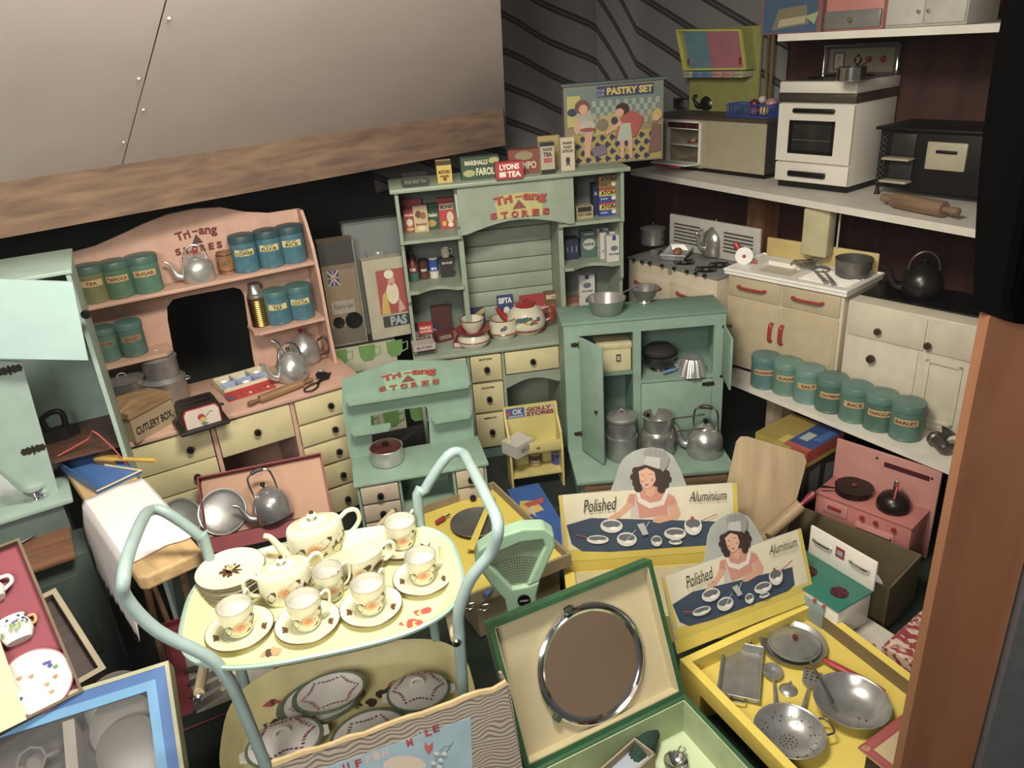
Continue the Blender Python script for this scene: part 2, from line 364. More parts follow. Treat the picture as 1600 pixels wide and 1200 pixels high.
mb = MB(); mb.prism([(HY, CZ), (HY, zt-.03), (SY, zt-.08), (SY-.02, CZ)], PX0, PX0+.008, PINK, 'x'); mb.build('side_panel', t)
PZ1 = PF.f(495, 408, SY)[1]; PZ2 = PF.f(500, 497, SY)[1]; PZ3 = PF.f(200, 565, SY)[1]
x2 = PF.f(397, 515, SY)[0]; x3 = PF.f(268, 548, SY)[0]
mb = MB(); mb.rbox(PX0+.008, xr-.008, SY, HY, PZ1-.009, PZ1, PINK, .002); mb.build('shelf', t)
mb = MB(); mb.prism([(x2+.012, SY), (xr-.008, SY), (xr-.008, HY), (x2, HY), (x2, SY+.012)], PZ2-.009, PZ2, PINK, 'z'); mb.build('shelf', t)
mb = MB(); mb.prism([(PX0+.008, SY), (x3-.012, SY), (x3, SY+.015), (x3, HY), (PX0+.008, HY)], PZ3-.009, PZ3, PINK, 'z'); mb.build('shelf', t)
# ---------------------------------------------------------------- big grocery dresser
BF = fr2((649, 559), (878, 530), .354); BF = Fr((BF.o.x, BF.o.y, 0), BF.yaw); BZ = .354
BW = .66; by0 = .02; by1 = .17
t = thing('toy_shop_dresser', 'tall grey green toy grocer shop dresser with stores transfer over a planked back', 'shop dresser', BF.o, BF.yaw)
mb = MB(); mb.rbox(-.006, BW+.02, -.012, .2, BZ-.012, BZ, GREYG, .003); mb.build('worktop', t)
BT = BF.f(622, 297, 0)[1]; BTR = BF.f(984, 270, 0); BW2 = BF.f(975, 290, by0)[0]
x1 = BF.f(718, 340, by0)[0]; x2 = BF.f(897, 320, by0)[0]; x2b = BF.f(882, 430, by0)[0]
mb = MB(); mb.rbox(-.012, BW2+.016, by0-.012, by1+.02, BT-.012, BT, GREYG, .003); mb.build('top_board', t)
def wavy(x, ya=by0, yb=by1, th=.009):
    m_ = MB(); z = BT-.012; h = z-BZ
    P = [(yb, BZ), (yb, z), (ya, z), (ya, BZ+h*.70), (ya+.006, BZ+h*.69), (ya+.01, BZ+h*.66), (ya+.01, BZ+h*.34), (ya+.02, BZ+h*.31), (ya+.022, BZ+h*.05), (ya+.01, BZ)]
    m_.prism(P, x, x+th, GREYG, 'x'); return m_
wavy(0).build('side_panel', t); wavy(BW2-.009).build('side_panel', t)
for xx in (x1, x2b):
    mb = MB(); mb.box(xx-.004, xx+.005, by0+.03, by1, BZ, BT-.012, GREYG); mb.box(xx-.007, xx+.007, by0+.026, by0+.032, BZ, BT-.1, GREYG)
    mb.prism([(by0+.03, BT-.02), (by0+.004, BT-.09), (by0+.004, BT-.115), (by0+.014, BT-.125), (by0+.016, BT-.15), (by0+.03, BT-.165)], xx-.006, xx+.006, GREYG, 'x'); mb.build('upright', t)
za = BF.f(720, 368, by0)[1]; zb = BF.f(810, 343, by0)[1]
P = [(x1, BT-.012), (x1, za)] + [(x1+.015+(x2-x1-.03)*i/10, za+(zb-za)*math.sin(PI*i/10)) for i in range(11)] + [(x2, za), (x2, BT-.012)]
mb = MB(); mb.prism(P, by0, by0+.008, GREYG); sb = mb.build('sign_board', t)
c0 = BF.f(765, 344, by0); c1 = BF.f(857, 296, by0)
mb = MB(); triang(mb, c1[0]-c0[0], c1[1]-c0[1], Tm(c0[0], by0-.0004, c0[1])); mb.build('transfer_lettering', sb, 'red stores lettering on a yellow patch')
mb = MB(); mb.box(.009, BW2-.009, by1-.004, by1+.002, BZ, BT-.012, M('#5f6b60', .6))
for i in range(8):
    z0 = BZ+.025+i*.046; mb.rbox(x1+.005, x2b-.005, by1-.010, by1-.003, z0+.0012, z0+.046-.0012, GREYG, .002)
mb.build('back_planks', t)
zl1 = BF.f(640, 378, by0)[1]; zl2 = BF.f(645, 458, by0)[1]; zr1 = BF.f(940, 345, by0)[1]; zr2 = BF.f(930, 413, by0+.02)[1]
def bshelf(x0, x1_, z, dip=0, th=.009):
    m_ = MB(); n = 8; P = [(x0, by0+.01), ] + [(x0+(x1_-x0)*(.15+.7*i/n), by0+.01+dip*math.sin(PI*i/n)) for i in range(n+1)] + [(x1_, by0+.01), (x1_, by1-.004), (x0, by1-.004)]
    m_.prism(P, z-th, z, GREYG, 'z'); m_.build('shelf', t)
bshelf(.009, x1-.004, zl1); bshelf(.009, x1-.004, zl2, .03); bshelf(x2b+.005, BW2-.009, zr1); bshelf(x2b+.005, BW2-.009, zr2, .03)
# base with drawers
bx = [BF.f(p, q)[0] for p, q in ((735, 600), (788, 590), (876, 560))]
br = [BF.f(760, y)[1] for y in (552, 597, 645, 700)]
mb = MB(); mb.box(0, .01, 0, .2, 0, BZ-.012, GREYG); mb.box(BW-.01, BW, 0, .2, 0, BZ-.012, GREYG); mb.box(.01, BW-.01, .19, .2, 0, BZ-.012, GREYG)
for x in bx: mb.box(x-.004, x+.004, 0, .19, 0, BZ-.012, GREYG)
for z in br[1:]: mb.box(.01, bx[1], 0.004, .19, z-.003, z+.003, GREYG)
mb.box(.01, BW-.01, 0.01, .19, br[3]-.01, br[3]-.003, GREYG); mb.box(.01, BW-.01, .004, .012, 0, br[3]-.004, M('#5b7264', .6)); mb.build('carcass', t)
for i, s in enumerate(('MUSTARD', 'SUGAR', 'MINT')):
    drawer(t, bx[0]+.004, bx[1]-.004, br[i+1]+.003, br[i]-.003, CREAMY, text=s, r=.009, kx=.5); drawer(t, .012, bx[0]-.004, br[i+1]+.003, br[i]-.003, CREAMY, r=.009)
zd = BF.f(832, 580)[1]; drawer(t, bx[1]+.004, bx[2]-.004, zd, br[0]-.003, CREAMY, r=.009)
za = BF.f(800, 605)[1]; zb = BF.f(835, 590)[1]
P = [(bx[1]+.004, zd-.003), (bx[1]+.004, za)] + [(bx[1]+.01+(bx[2]-bx[1]-.02)*i/10, za+(zb-za)*math.sin(PI*i/10)) for i in range(11)] + [(bx[2]-.004, za), (bx[2]-.004, zd-.003)]
mb = MB(); mb.prism(P, 0, .008, GREYG); mb.build('arched_rail', t)
drawer(t, bx[2]+.004, BW-.012, br[1]+.003, br[0]-.003, CREAMY, r=.009)
# ---------------------------------------------------------------- small stores counter
SF = fr2((556, 757), (759, 722), .215); SW = SF.w; SF = Fr((SF.o.x, SF.o.y, 0), SF.yaw); SZ = .215
t = thing('toy_shop_counter', 'small mint green toy shop counter with stores sign and a pan standing on it', 'toy shop', SF.o, SF.yaw)
sy = .135
mb = MB(); mb.rbox(-.006, SW+.006, -.006, sy+.01, SZ-.008, SZ, SGREEN, .002); mb.build('worktop', t)
xa = SF.f(625, 770)[0]; xb = SF.f(712, 750)[0]; d1 = SF.f(600, 782)[1]
mb = MB()
for x in (0, xa, xb-.006, SW-.006): mb.box(x, x+.006, .002, sy, 0, SZ-.008, SGREEN)
mb.box(0, SW, sy-.006, sy, 0, SZ-.008, SGREEN); mb.box(xa, xb, .003, sy, SF.f(670, 796)[1]-.006, SF.f(670, 796)[1], SGREEN); mb.box(0, SW, .003, sy, .02, .026, SGREEN); mb.build('carcass', t)
dp = M('#b7a68b', .55)
for a_, b_ in ((.006, xa), (xb, SW-.006)):
    z = SZ-.011
    for k in range(3): drawer(t, a_, b_, z-.048, z, dp, r=.0085); z -= .051
op = [SF.f(*q, sy) for q in ((582, 702), (579, 650), (612, 642), (665, 635), (669, 641), (672, 690))]
o1 = [SF.f(*q, sy) for q in ((548, 720), (535, 640), (534, 594), (578, 578), (622, 564), (728, 564), (735, 600), (740, 675))]
P = [(o1[0][0], SZ)] + o1[1:7] + [(o1[7][0], SZ), (op[5][0], SZ), op[5], op[4], op[3], op[2], op[1], (op[0][0], SZ)]
mb = MB(); mb.prism(P, sy, sy+.006, SGREEN); bk = mb.build('back_board', t)
a = SF.f(591, 612, sy); b = SF.f(684, 571, sy)
mb = MB(); triang(mb, b[0]-a[0], b[1]-a[1], Tm(a[0], sy-.0004, a[1]), '#8fae8b'); mb.build('transfer_lettering', bk, 'red stores lettering')
def ledge(q0, q1, d, q2=None):
    x0, z = SF.f(*q0, sy-d); x1_, _ = SF.f(*q1, sy-d); m_ = MB(); m_.prism([(x0+.006, sy-d), (x1_-.006, sy-d), (x1_, sy-d+.01), (x1_, sy), (x0, sy), (x0, sy-d+.01)], z-.006, z, SGREEN, 'z'); m_.build('shelf', t)
ledge((541, 632), (736, 600), .035); ledge((548, 680), (611, 668), .035); ledge((676, 660), (738, 651), .035)
# ---------------------------------------------------------------- mint cabinet
MF = fr2((901, 754), (1151, 732), .10); MW = MF.w; MF = Fr((MF.o.x, MF.o.y, 0), MF.yaw); MZ = .10
t = thing('toy_kitchen_cabinet', 'mint green wooden toy cabinet with open doors full of aluminium pans', 'cabinet', MF.o, MF.yaw)
q0 = MF.t(888, 706, MZ); my = q0[1]; mx0 = q0[0]; mx1 = MF.f(1127, 640, my)[0]; mt = MF.f(905, 503, my)[1]; MD = .13
mb = MB(); mb.rbox(0, MW, 0, my+MD, MZ-.012, MZ, MINT, .003); mb.build('ledge_board', t)
mb = MB(); mb.box(.012, MW-.012, .02, my+MD, 0, MZ-.012, MINT); mb.build('plinth', t)
mb = MB(); mb.rbox(.02, MW*.45, .006, .02, .035, MZ-.014, wood('#8a6a44', '#6a4c2c', 5), .002); mb.build('drawer', t); mb = MB(); mb.rbox(MW*.47, MW-.02, .006, .02, .035, MZ-.014, wood('#8a6a44', '#6a4c2c', 5), .002); mb.build('drawer', t)
fx1 = MF.f(907, 600, my)[0]; fxm = MF.f(989, 600, my)[0]; fxn = MF.f(1001, 600, my)[0]; zs = MF.f(1040, 590, my)[1]; ztop = MF.f(960, 520, my)[1]; fxr = MF.f(1112, 600, my)[0]
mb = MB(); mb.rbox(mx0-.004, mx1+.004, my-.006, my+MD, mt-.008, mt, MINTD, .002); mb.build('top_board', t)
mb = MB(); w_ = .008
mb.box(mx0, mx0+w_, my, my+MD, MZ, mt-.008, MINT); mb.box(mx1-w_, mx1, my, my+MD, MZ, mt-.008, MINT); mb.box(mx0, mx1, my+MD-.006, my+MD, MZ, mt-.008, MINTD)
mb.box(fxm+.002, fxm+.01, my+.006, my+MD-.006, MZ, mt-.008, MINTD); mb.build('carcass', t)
mb = MB(); mb.box(mx0, fx1, my-.004, my+.008, MZ, mt-.008, MINT); mb.box(fxm, fxn, my-.004, my+.008, MZ, mt-.008, MINT); mb.box(fxr, mx1, my-.004, my+.008, MZ, mt-.008, MINT); mb.box(fx1, fxm, my-.004, my+.008, ztop, mt-.008, MINT); mb.box(fxn, fxr, my-.004, my+.008, ztop, mt-.008, MINT); mb.build('face_frame', t)
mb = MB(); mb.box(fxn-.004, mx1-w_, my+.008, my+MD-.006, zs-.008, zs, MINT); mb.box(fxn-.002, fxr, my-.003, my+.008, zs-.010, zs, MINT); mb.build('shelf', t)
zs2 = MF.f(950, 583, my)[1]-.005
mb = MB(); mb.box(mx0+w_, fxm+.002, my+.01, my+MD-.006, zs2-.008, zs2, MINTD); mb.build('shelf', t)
# left door, swung open
dw = fxm-fx1; ang = -math.radians(70)
D = MB(); D.rbox(0, dw, -.008, 0, .004, ztop-MZ-.004, MINT, .002)
p_ = MF.f(909, 516, my); q_ = MF.t(943, 722, MZ+.01)
ang = math.atan2(q_[1]-my, q_[0]-fx1); dd = MB(); L_ = math.hypot(q_[0]-fx1, q_[1]-my); dd.rbox(0, L_, -.004, .004, .004, ztop-MZ-.004, MINT, .002)
d = dd.build('door', t, M0=Tm(fx1+.001, my-.004, MZ+.002, 0, 0, ang)); knob(d, L_*.8, -.004, (ztop-MZ)*.45, .0045, IRON)
for q in ((899, 538), (899, 677)): z = MF.f(*q, my)[1]; hinge(t, fx1-.004, my-.004, z, .014)
mb = MB(); mb.rbox(fxn+.001, fxr-.001, my-.007, my+.001, MZ+.003, zs-.012, MINT, .002); d = mb.build('door', t); kx, kz = MF.f(1011, 645, my); knob(d, kx, my-.007, kz, .006, KNOB); hinge(d, fxr-.012, my-.0072, MF.f(1104, 598, my)[1], .013)
mb = MB(); mb.rbox(0, .105, -.003, .003, 0, ztop-zs, MINT, .002); d = mb.build('door', t, M0=Tm(mx1-.004, my-.006, zs, 0, 0, math.radians(-97)))
hinge(t, mx1+.003, my-.004, MF.f(1124, 510, my)[1], .01); hinge(t, mx1+.003, my-.004, MF.f(1124, 587, my)[1], .01)
# ---------------------------------------------------------------- things on the right-hand shelves
CB = M('#c4b597', .4, var=.08, wear=('#6e4a30', 75, .72)); CBD = M('#b4a37d', .42, var=.08); IVORY = M('#c5bba2', .5, var=.1, wear=('#8c8271', 30, .74)); GREYM = M('#8b8b84', .4, .3, .2, 30); YB = M('#c2a95c', .45)
def bar_handle(parent, x0, x1, z0, z1, y, m, r=.005, out=.012, name='handle'):
    mb = MB(); a = Vector((x0, y, z0)); b = Vector((x1, y, z1)); d = (b-a)
    mb.tube([a, a+d*.08+Vector((0, -out*.8, 0)), a+d*.5+Vector((0, -out, 0)), a+d*.92+Vector((0, -out*.8, 0)), b], [r*1.2, r, r*.9, r, r*1.2], m, 8, sub=4, flat=.6)
    return mb.build(name, parent)
SHZ = .25
# --- cream cooker
o = onz(982, 401, .505); KF = Fr((o.x, o.y, SHZ), yaw_of((982, 401), (1122, 435), .505)); kw = KF.f(1122, 435)[0]-.003; kh = .255
t = thing('toy_cooker', 'cream tin toy cooker with vented white splashback beside the toy sink', 'toy cooker', KF.o, KF.yaw); kd = .17
mb = MB(); mb.rbox(0, kw, 0, kd, 0, kh-.006, CB, .004); mb.build('body', t)
mb = MB(); mb.rbox(-.003, kw+.003, -.004, kd, kh-.006, kh, GREYM, .002); mb.build('hob', t)
kc = KF.f(980, 421)[1]
for a, b in ((.004, kw*.5-.002), (kw*.5+.002, kw-.01)):
    mb = MB(); mb.rbox(a, b, -.004, .004, .03, kc, CB, .002); d = mb.build('door', t); bar_handle(d, a+(b-a)*.2, a+(b-a)*.82, kc-.028, kc-.03, -.004, REDK)
for q in ((994, 403), (1007, 406), (1019, 408), (1038, 412), (1057, 416), (1077, 421), (1091, 424), (1105, 427)):
    x, z = KF.f(*q); knob(t, x, -.004, z-.004, .006, M('#23201e', .3)); 
mb = MB(); x, z = KF.f(1047, 423); mb.lathe([(0, 0), (.009, 0), (.009, .002), (0, .002)], M('#8d8674', .4), 16, T=Tm(x, 0, z-.004, PI/2)); mb.build('emblem', t)
sx0, sz0 = KF.f(1046, 374, kd-.01); sx1, sz1 = KF.f(1200, 353, kd-.01)
_, sz2 = KF.f(1043, 333, kd-.01)
mb = MB(); mb.rbox(sx0, sx0+kw*.98, kd-.012, kd, kh, sz2, M('#b3b1a6', .4), .004); s_ = mb.build('splashback', t)
mb = MB(); hh = sz2-kh
for k in range(6):
    for a in (.06, .62): mb.box(sx0+kw*a, sx0+kw*(a+.3), kd-.0128, kd-.0115, kh+hh*(.22+.1*k), kh+hh*(.27+.1*k), M('#4a4a46', .6))
mb.lathe([(0, 0), (.011, 0), (.011, .003), (0, .004)], GREYM, 16, T=Tm(sx0+kw*.49, kd-.012, kh+hh*.6, PI/2)); mb.build('vents', s_)
for ux, uy in ((.2, .6), (.5, .35), (.78, .6), (.78, .25)):
    mb = MB()
    for r in (.012, .02, .028): mb.lathe([(r, kh+.001), (r+.002, kh+.0025), (r+.004, kh+.001)], IRON, 20, T=Tm(kw*ux, kd*uy, 0))
    for a in range(4): mb.tube([(kw*ux+.01*math.cos(a*PI/2), kd*uy+.01*math.sin(a*PI/2), kh+.003), (kw*ux+.036*math.cos(a*PI/2), kd*uy+.036*math.sin(a*PI/2), kh+.003)], .0015, IRON, 6)
    mb.build('burner', t)
# --- sink unit
o = onz(1131, 572, SHZ); NF = Fr((o.x, o.y, SHZ), yaw_of((1141, 425), (1321, 460), .525)); nw = NF.f(1321, 460)[0]; nh = NF.f(1141, 420)[1]; nd = .18
t = thing('toy_sink_unit', 'cream tin toy sink unit with red handles and white enamel drainer', 'toy sink', NF.o, NF.yaw)
mb = MB(); mb.rbox(0, nw, 0, nd, .012, nh-.012, CB, .004); mb.box(.004, nw-.004, .01, nd-.01, 0, .012, BLACK); mb.build('body', t)
# sink top with a sunk basin
mb = MB(); x0, x1, y0, y1 = -.006, nw+.008, -.01, nd; zt_ = nh; bx0, bx1, by_0, by_1 = nw*.13, nw*.50, .03, nd*.72
E_ = [(x0, y0), (x1, y0), (x1, y1), (x0, y1)]; Bq = [(bx0, by_0), (bx1, by_0), (bx1, by_1), (bx0, by_1)]
vs = [(x, y, zt_) for x, y in E_] + [(x, y, zt_) for x, y in Bq] + [(x+(.004 if x == bx0 else -.004), y+(.004 if y == by_0 else -.004), zt_-.03) for x, y in Bq] + [(x, y, zt_-.012) for x, y in E_]
fs = [(0, 1, 5, 4), (1, 2, 6, 5), (2, 3, 7, 6), (3, 0, 4, 7), (4, 5, 9, 8), (5, 6, 10, 9), (6, 7, 11, 10), (7, 4, 8, 11), (8, 9, 10, 11), (12, 13, 1, 0), (13, 14, 2, 1), (14, 15, 3, 2), (15, 12, 0, 3)]
mb.add(vs, fs, WHITE)
mb.tube([(x0, y0, zt_), (x1, y0, zt_), (x1, y1, zt_), (x0, y1, zt_)], .004, WHITE, 8, True)
for k in range(7): mb.tube([(nw*.58, .028+k*.016, zt_+.0005), (nw*.97, .028+k*.016, zt_+.0005)], .0022, WHITE, 6)
mb.build('sink_top', t, 'white enamelled sink top')
dz0 = NF.f(1300, 500)[1]; zdr = NF.f(1142, 462)[1]; xm_ = nw*.485
for a, b in ((.004, xm_), (xm_+.003, nw-.008)):
    mb = MB(); mb.rbox(a, b, -.004, .004, zdr+.002, nh-.016, CBD, .003); d = mb.build('drawer', t); zz_ = (zdr+nh-.016)/2+.004; bar_handle(d, a+(b-a)*.22, a+(b-a)*.72, zz_, zz_, -.004, REDK, .0055)
    mb = MB(); mb.rbox(a, b, -.004, .004, .02, zdr-.002, CBD, .003); mb.rbox(a+.008, b-.008, -.0055, -.003, .028, zdr-.01, CBD, .002); d = mb.build('door', t)
    hx = b-.016 if a < .01 else a+.012; bar_handle(d, hx, hx, zdr-.05, zdr-.10, -.005, REDK, .0055)
mb = MB(); mb.rbox(nw*.02, nw*.98, nd-.008, nd, nh, nh+.052, YB, .006); mb.build('splashback', t, 'yellow splashback')
mb = MB(); mb.rbox(nw*.40, nw*.62, nd-.05, nd-.009, nh+.03, nh+.155, M('#b5ab7c', .45), .005, 3); mb.box(nw*.64, nw*.65, nd-.012, nd-.008, nh+.05, nh+.17, M('#b9b6a8')); mb.build('water_heater', t)
mb = MB(); mb.tube([(nw*.5, nd-.02, nh+.03), (nw*.5, nd-.03, nh+.018), (nw*.48, nd-.05, nh+.02), (nw*.42, nd-.085, nh+.022), (nw*.40, nd-.09, nh+.010)], .0028, CHROME, 8, sub=4); mb.tube([(nw*.46, nd-.03, nh+.018), (nw*.56, nd-.03, nh+.018)], .004, CHROME, 8); mb.build('tap', t)
# --- ivory cabinet
o = NF.W(nw+.012, -.004); WF = Fr((o.x, o.y, SHZ), NF.yaw+math.radians(-1)); wh = WF.f(1328, 469)[1]; ww = .30
t = thing('toy_cupboard', 'ivory painted wooden toy cupboard with dark knobs behind the barley canister', 'cupboard', WF.o, WF.yaw); wdp = .2
mb = MB(); mb.rbox(0, ww, 0, wdp, 0, wh, IVORY, .003); mb.build('body', t)
mb = MB(); mb.rbox(.003, ww-.003, .05, wdp, wh, wh+.004, BLACK, .001); mb.build('worktop', t, 'black worktop')
zb_ = WF.f(1325, 522)[1]; xc = WF.f(1428, 600)[0]
for a, b, c_, d_, q in ((.006, xc*1.05, zb_+.003, wh-.006, (1375, 516)), (xc*1.05+.004, ww-.006, zb_+.003, wh-.006, (1453, 538))):
    mb = MB(); mb.rbox(a, b, -.004, .004, c_, d_, IVORY, .002); d = mb.build('drawer', t); kx, kz = WF.f(*q); knob(d, kx, -.004, kz, .0085, M('#3b2417', .4))
mb = MB(); mb.rbox(.006, xc, -.004, .004, .008, zb_-.002, IVORY, .002); d = mb.build('door', t); kx, kz = WF.f(1365, 558); knob(d, kx, -.004, kz, .0105, M('#3b2417', .4))
mb = MB(); mb.rbox(xc+.008, ww-.006, -.004, .004, .008, zb_-.002, IVORY, .002)
for a, b, c_, d_ in ((xc+.02, ww-.02, .02, .03), (xc+.02, ww-.02, zb_-.02, zb_-.012), (xc+.02, xc+.03, .02, zb_-.012), (ww-.03, ww-.02, .02, zb_-.012)): mb.rbox(a, b, -.008, -.003, c_, d_, IVORY, .002)
mb.build('door', t)
# ---------------------------------------------------------------- upper shelf
UZ = .72
HF = fr2((1020, 259), (1193, 281), UZ); hw = HF.w; hz = HF.f(1024, 178)[1]
t = thing('toy_kitchen_unit', 'beige toy kitchen unit with a small open oven on the upper shelf', 'toy kitchen unit', HF.o, HF.yaw); hd = .13
KC = M('#a59a7a', .5, var=.06)
ox0, oz0 = HF.f(1042, 254); ox1, oz1 = HF.f(1096, 190)
oz0 = HF.f(1044, 252)[1]
mb = MB()
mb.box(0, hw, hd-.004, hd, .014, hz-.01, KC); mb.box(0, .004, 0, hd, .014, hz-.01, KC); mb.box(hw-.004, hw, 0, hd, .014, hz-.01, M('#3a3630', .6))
for a, b, c_, d_ in ((0, ox0, .014, hz-.01), (ox0, ox1, .014, oz0), (ox0, ox1, oz1, hz-.01), (ox1, hw*.53, .014, hz-.01)): mb.box(a, b, 0, .004, c_, d_, KC)
mb.box(hw*.535, hw, -.001, .003, .014, hz-.01, KC); mb.box(ox1+.004, ox1+.006, .004, hd, .014, hz-.01, KC); mb.box(ox0-.006, ox0-.004, .004, hd, .014, hz-.01, KC); mb.box(ox0-.006, ox1+.006, .004, hd, .010, oz0-.002, KC)
mb.build('body', t)
mb = MB(); mb.box(.004, hw-.004, .008, hd, 0, .014, BLACK); mb.build('plinth', t)
mb = MB(); mb.box(-.003, hw+.003, -.006, hd, hz-.01, hz, M('#4a3c30', .6, var=.2)); mb.build('worktop', t, 'brown worktop')
mb = MB(); b_ = .005
for a, b, c_, d_ in ((ox0, ox0+b_, oz0, oz1), (ox1-b_, ox1, oz0, oz1), (ox0, ox1, oz1-b_, oz1), (ox0, ox1, oz0, oz0+b_), (ox0, ox1, oz1-.026, oz1-.023)): mb.box(a, b, -.006, .01, c_, d_, WHITE)
mb.box(ox0+b_, ox1-b_, 0, .1, oz0+(oz1-oz0)*.42, oz0+(oz1-oz0)*.44, WHITE)
mb.box(ox0+b_, ox1-b_, -.001, .003, oz1-.023, oz1-b_, M('#3a1414', .5)); ov = mb.build('oven_frame', t)
for k in range(4):
    knob(ov, ox0+.012+k*(ox1-ox0-.024)/3, -.001, oz1-.014, .004, M('#7a1717', .4))
mb = MB(); mb.rbox(0, ox1-ox0+.006, -.07, 0, 0, .004, WHITE, .002); mb.rbox(.014, ox1-ox0-.01, -.076, -.068, -.006, .0, RED, .002); mb.build('oven_door', t, 'white drop-down door with a red handle', M0=Tm(ox0-.002, -.004, oz0, math.radians(-4)))
# wall cupboard standing behind with sliding doors
GY = M('#8b8b3c', .5); YGF = M('#b5b23c', .45)
cz = HF.f(1060, 108, .09)
q = [HF.f(*p, .09) for p in ((1057, 46), (1158, 45), (1166, 109), (1069, 110))]
cx0 = q[3][0]; cx1 = q[2][0]; cz0 = q[3][1]; cz1 = q[0][1]
tt = t
t = thing('toy_cupboard', 'lime green toy wall cupboard with pale blue and pink sliding doors', 'toy cupboard', HF.W(0, 0, 0), HF.yaw)
mb = MB(); mb.box(HF.f(1083, 150, .155)[0], HF.f(1190, 150, .155)[0], .137, .145, 0, cz1-.004, GY); mb.build('back_panel', t)
W_ = .006
mb = MB()
P4 = q
mb.prism([P4[0], P4[1], P4[2], P4[3]], .095, .136, GY); 
def fr_(P, i, m_, y0_, y1_, w=W_):
    cx = sum(p[0] for p in P)/4; cz_ = sum(p[1] for p in P)/4
    I = [(p[0]+(w if p[0] < cx else -w), p[1]+(w if p[1] < cz_ else -w)) for p in P]
    for k in range(4): m_.prism([P[k], P[(k+1) % 4], I[(k+1) % 4], I[k]], y0_, y1_, i)
    return I
I = fr_(P4, YGF, mb, .085, .097); mb.build('case', t)
mi = lambda a, b, f: (a[0]*(1-f)+b[0]*f, a[1]*(1-f)+b[1]*f)
mb = MB(); mb.prism([mi(I[0], I[1], .1), mi(I[0], I[1], .55), mi(I[3], I[2], .5), mi(I[3], I[2], .08)], .089, .092, M('#5c7f88', .4)); a_ = mi(I[0], I[3], .65); mb.box(I[3][0]+.012, I[3][0]+.018, .085, .089, I[3][1]+.012, I[3][1]+.03, M('#8f1f2a')); mb.build('sliding_door', t, 'pale blue sliding door')
mb = MB(); mb.prism([mi(I[0], I[1], .5), I[1], I[2], mi(I[3], I[2], .47)], .086, .089, M('#a4606a', .4)); mb.box(I[2][0]-.018, I[2][0]-.011, .082, .086, I[2][1]+.01, I[2][1]+.03, M('#8f1f2a')); mb.build('sliding_door', t, 'pink sliding door')
n_ = 6
for k, c_ in enumerate(('#9b9a77', '#537f9a', '#537f9a', '#b98078', '#b98078', '#a59c7c')):
    w_ = (cx1-cx0)/6.2; mb = MB(); mb.rbox(cx0+k*w_, cx0+(k+1)*w_-.002, .085, .135, cz0-.022, cz0-.003, M(c_, .5), .0015); mb.box(cx0+k*w_+.004, cx0+(k+1)*w_-.006, .084, .086, cz0-.013, cz0-.0118, M('#4a4538')); mb.build('drawer', t)
mb = MB()
for x_ in (1194, 1201): xx, _ = HF.f(x_, 100, .10); mb.box(xx-.003, xx+.003, .11, .118, 0, cz1-.005, wood('#8a7038', '#5b4a28', 4, .6, 'Z'))
mb.box(HF.f(1190, 45, .10)[0], HF.f(1206, 45, .10)[0], .105, .12, cz1-.008, cz1, wood('#8a7038', '#5b4a28', 4, .6, 'Z')); mb.build('wooden_frame', t)
# --- white toy oven
OF = fr2((1210, 290), (1322, 303), UZ); ow = OF.w; oh = OF.f(1221, 127)[1]
t = thing('toy_oven', 'tall white toy electric oven with black handles and glass window', 'toy oven', OF.o, OF.yaw); od = .2
OW = M('#d6cfbe', .35, var=.03)
mb = MB(); mb.box(.006, ow-.004, .008, od, 0, .016, BLACK); mb.build('plinth', t)
zd = OF.f(1212, 250)[1]; zs_ = OF.f(1219, 159)[1]; zs3 = OF.f(1220, 145)[1]
mb = MB(); mb.rbox(0, ow, 0.004, od, .016, zs3, OW, .003); mb.build('body', t)
mb = MB(); mb.rbox(0, ow, -.004, .006, .018, zd-.002, OW, .003); d = mb.build('drawer', t); mb = MB(); mb.rbox(ow*.21, ow*.72, -.014, -.003, zd*.5-.002, zd*.5+.013, BLACK, .003); mb.build('handle', d)
mb = MB(); x0_, x1_ = ow*.15, ow*.77; z0_, z1_ = zd+.03, OF.f(1235, 183)[1]
wx0, wz0 = OF.f(1232, 238); wx1, wz1 = OF.f(1307, 190)
for a, b, c_, d_ in ((0, wx0, zd+.002, zs_-.004), (wx1, ow, zd+.002, zs_-.004), (wx0, wx1, zd+.002, wz0), (wx0, wx1, wz1, zs_-.004)): mb.box(a, b, -.004, .0035, c_, d_, OW)
d = mb.build('door', t)
mb = MB(); mb.rbox(ow*.22, ow*.77, -.016, -.003, zs_-.026, zs_-.014, BLACK, .004); mb.build('handle', d)
mb = MB()
for a, b, c_, d_ in ((wx0, wx0+.008, wz0, wz1), (wx1-.008, wx1, wz0, wz1), (wx0, wx1, wz0, wz0+.008), (wx0, wx1, wz1-.008, wz1)): mb.box(a, b, -.007, -.001, c_, d_, BLACK)
mb.box(wx0+.008, wx1-.008, -.002, 0, wz0+.008, wz1-.008, M('#2a2725', .08)); mb.box(wx0+.01, wx1-.01, -.003, -.0015, wz0+(wz1-wz0)*.4, wz0+(wz1-wz0)*.42, M('#5b5852')); mb.build('window', d, 'dark glass window in a black frame')
mb = MB(); mb.rbox(-.003, ow+.003, -.006, od, zs_, zs3, M('#6c6459', .22, .7), .002); mb.build('trim_strip', t, 'metallic strip')
mb = MB(); mb.rbox(-.002, ow+.003, -.006, od, zs3, oh, OW, .004); mb.rbox(.006, ow-.006, 0, od-.02, oh, oh+.002, M('#79736a', .25, .6), .001); mb.build('top', t)
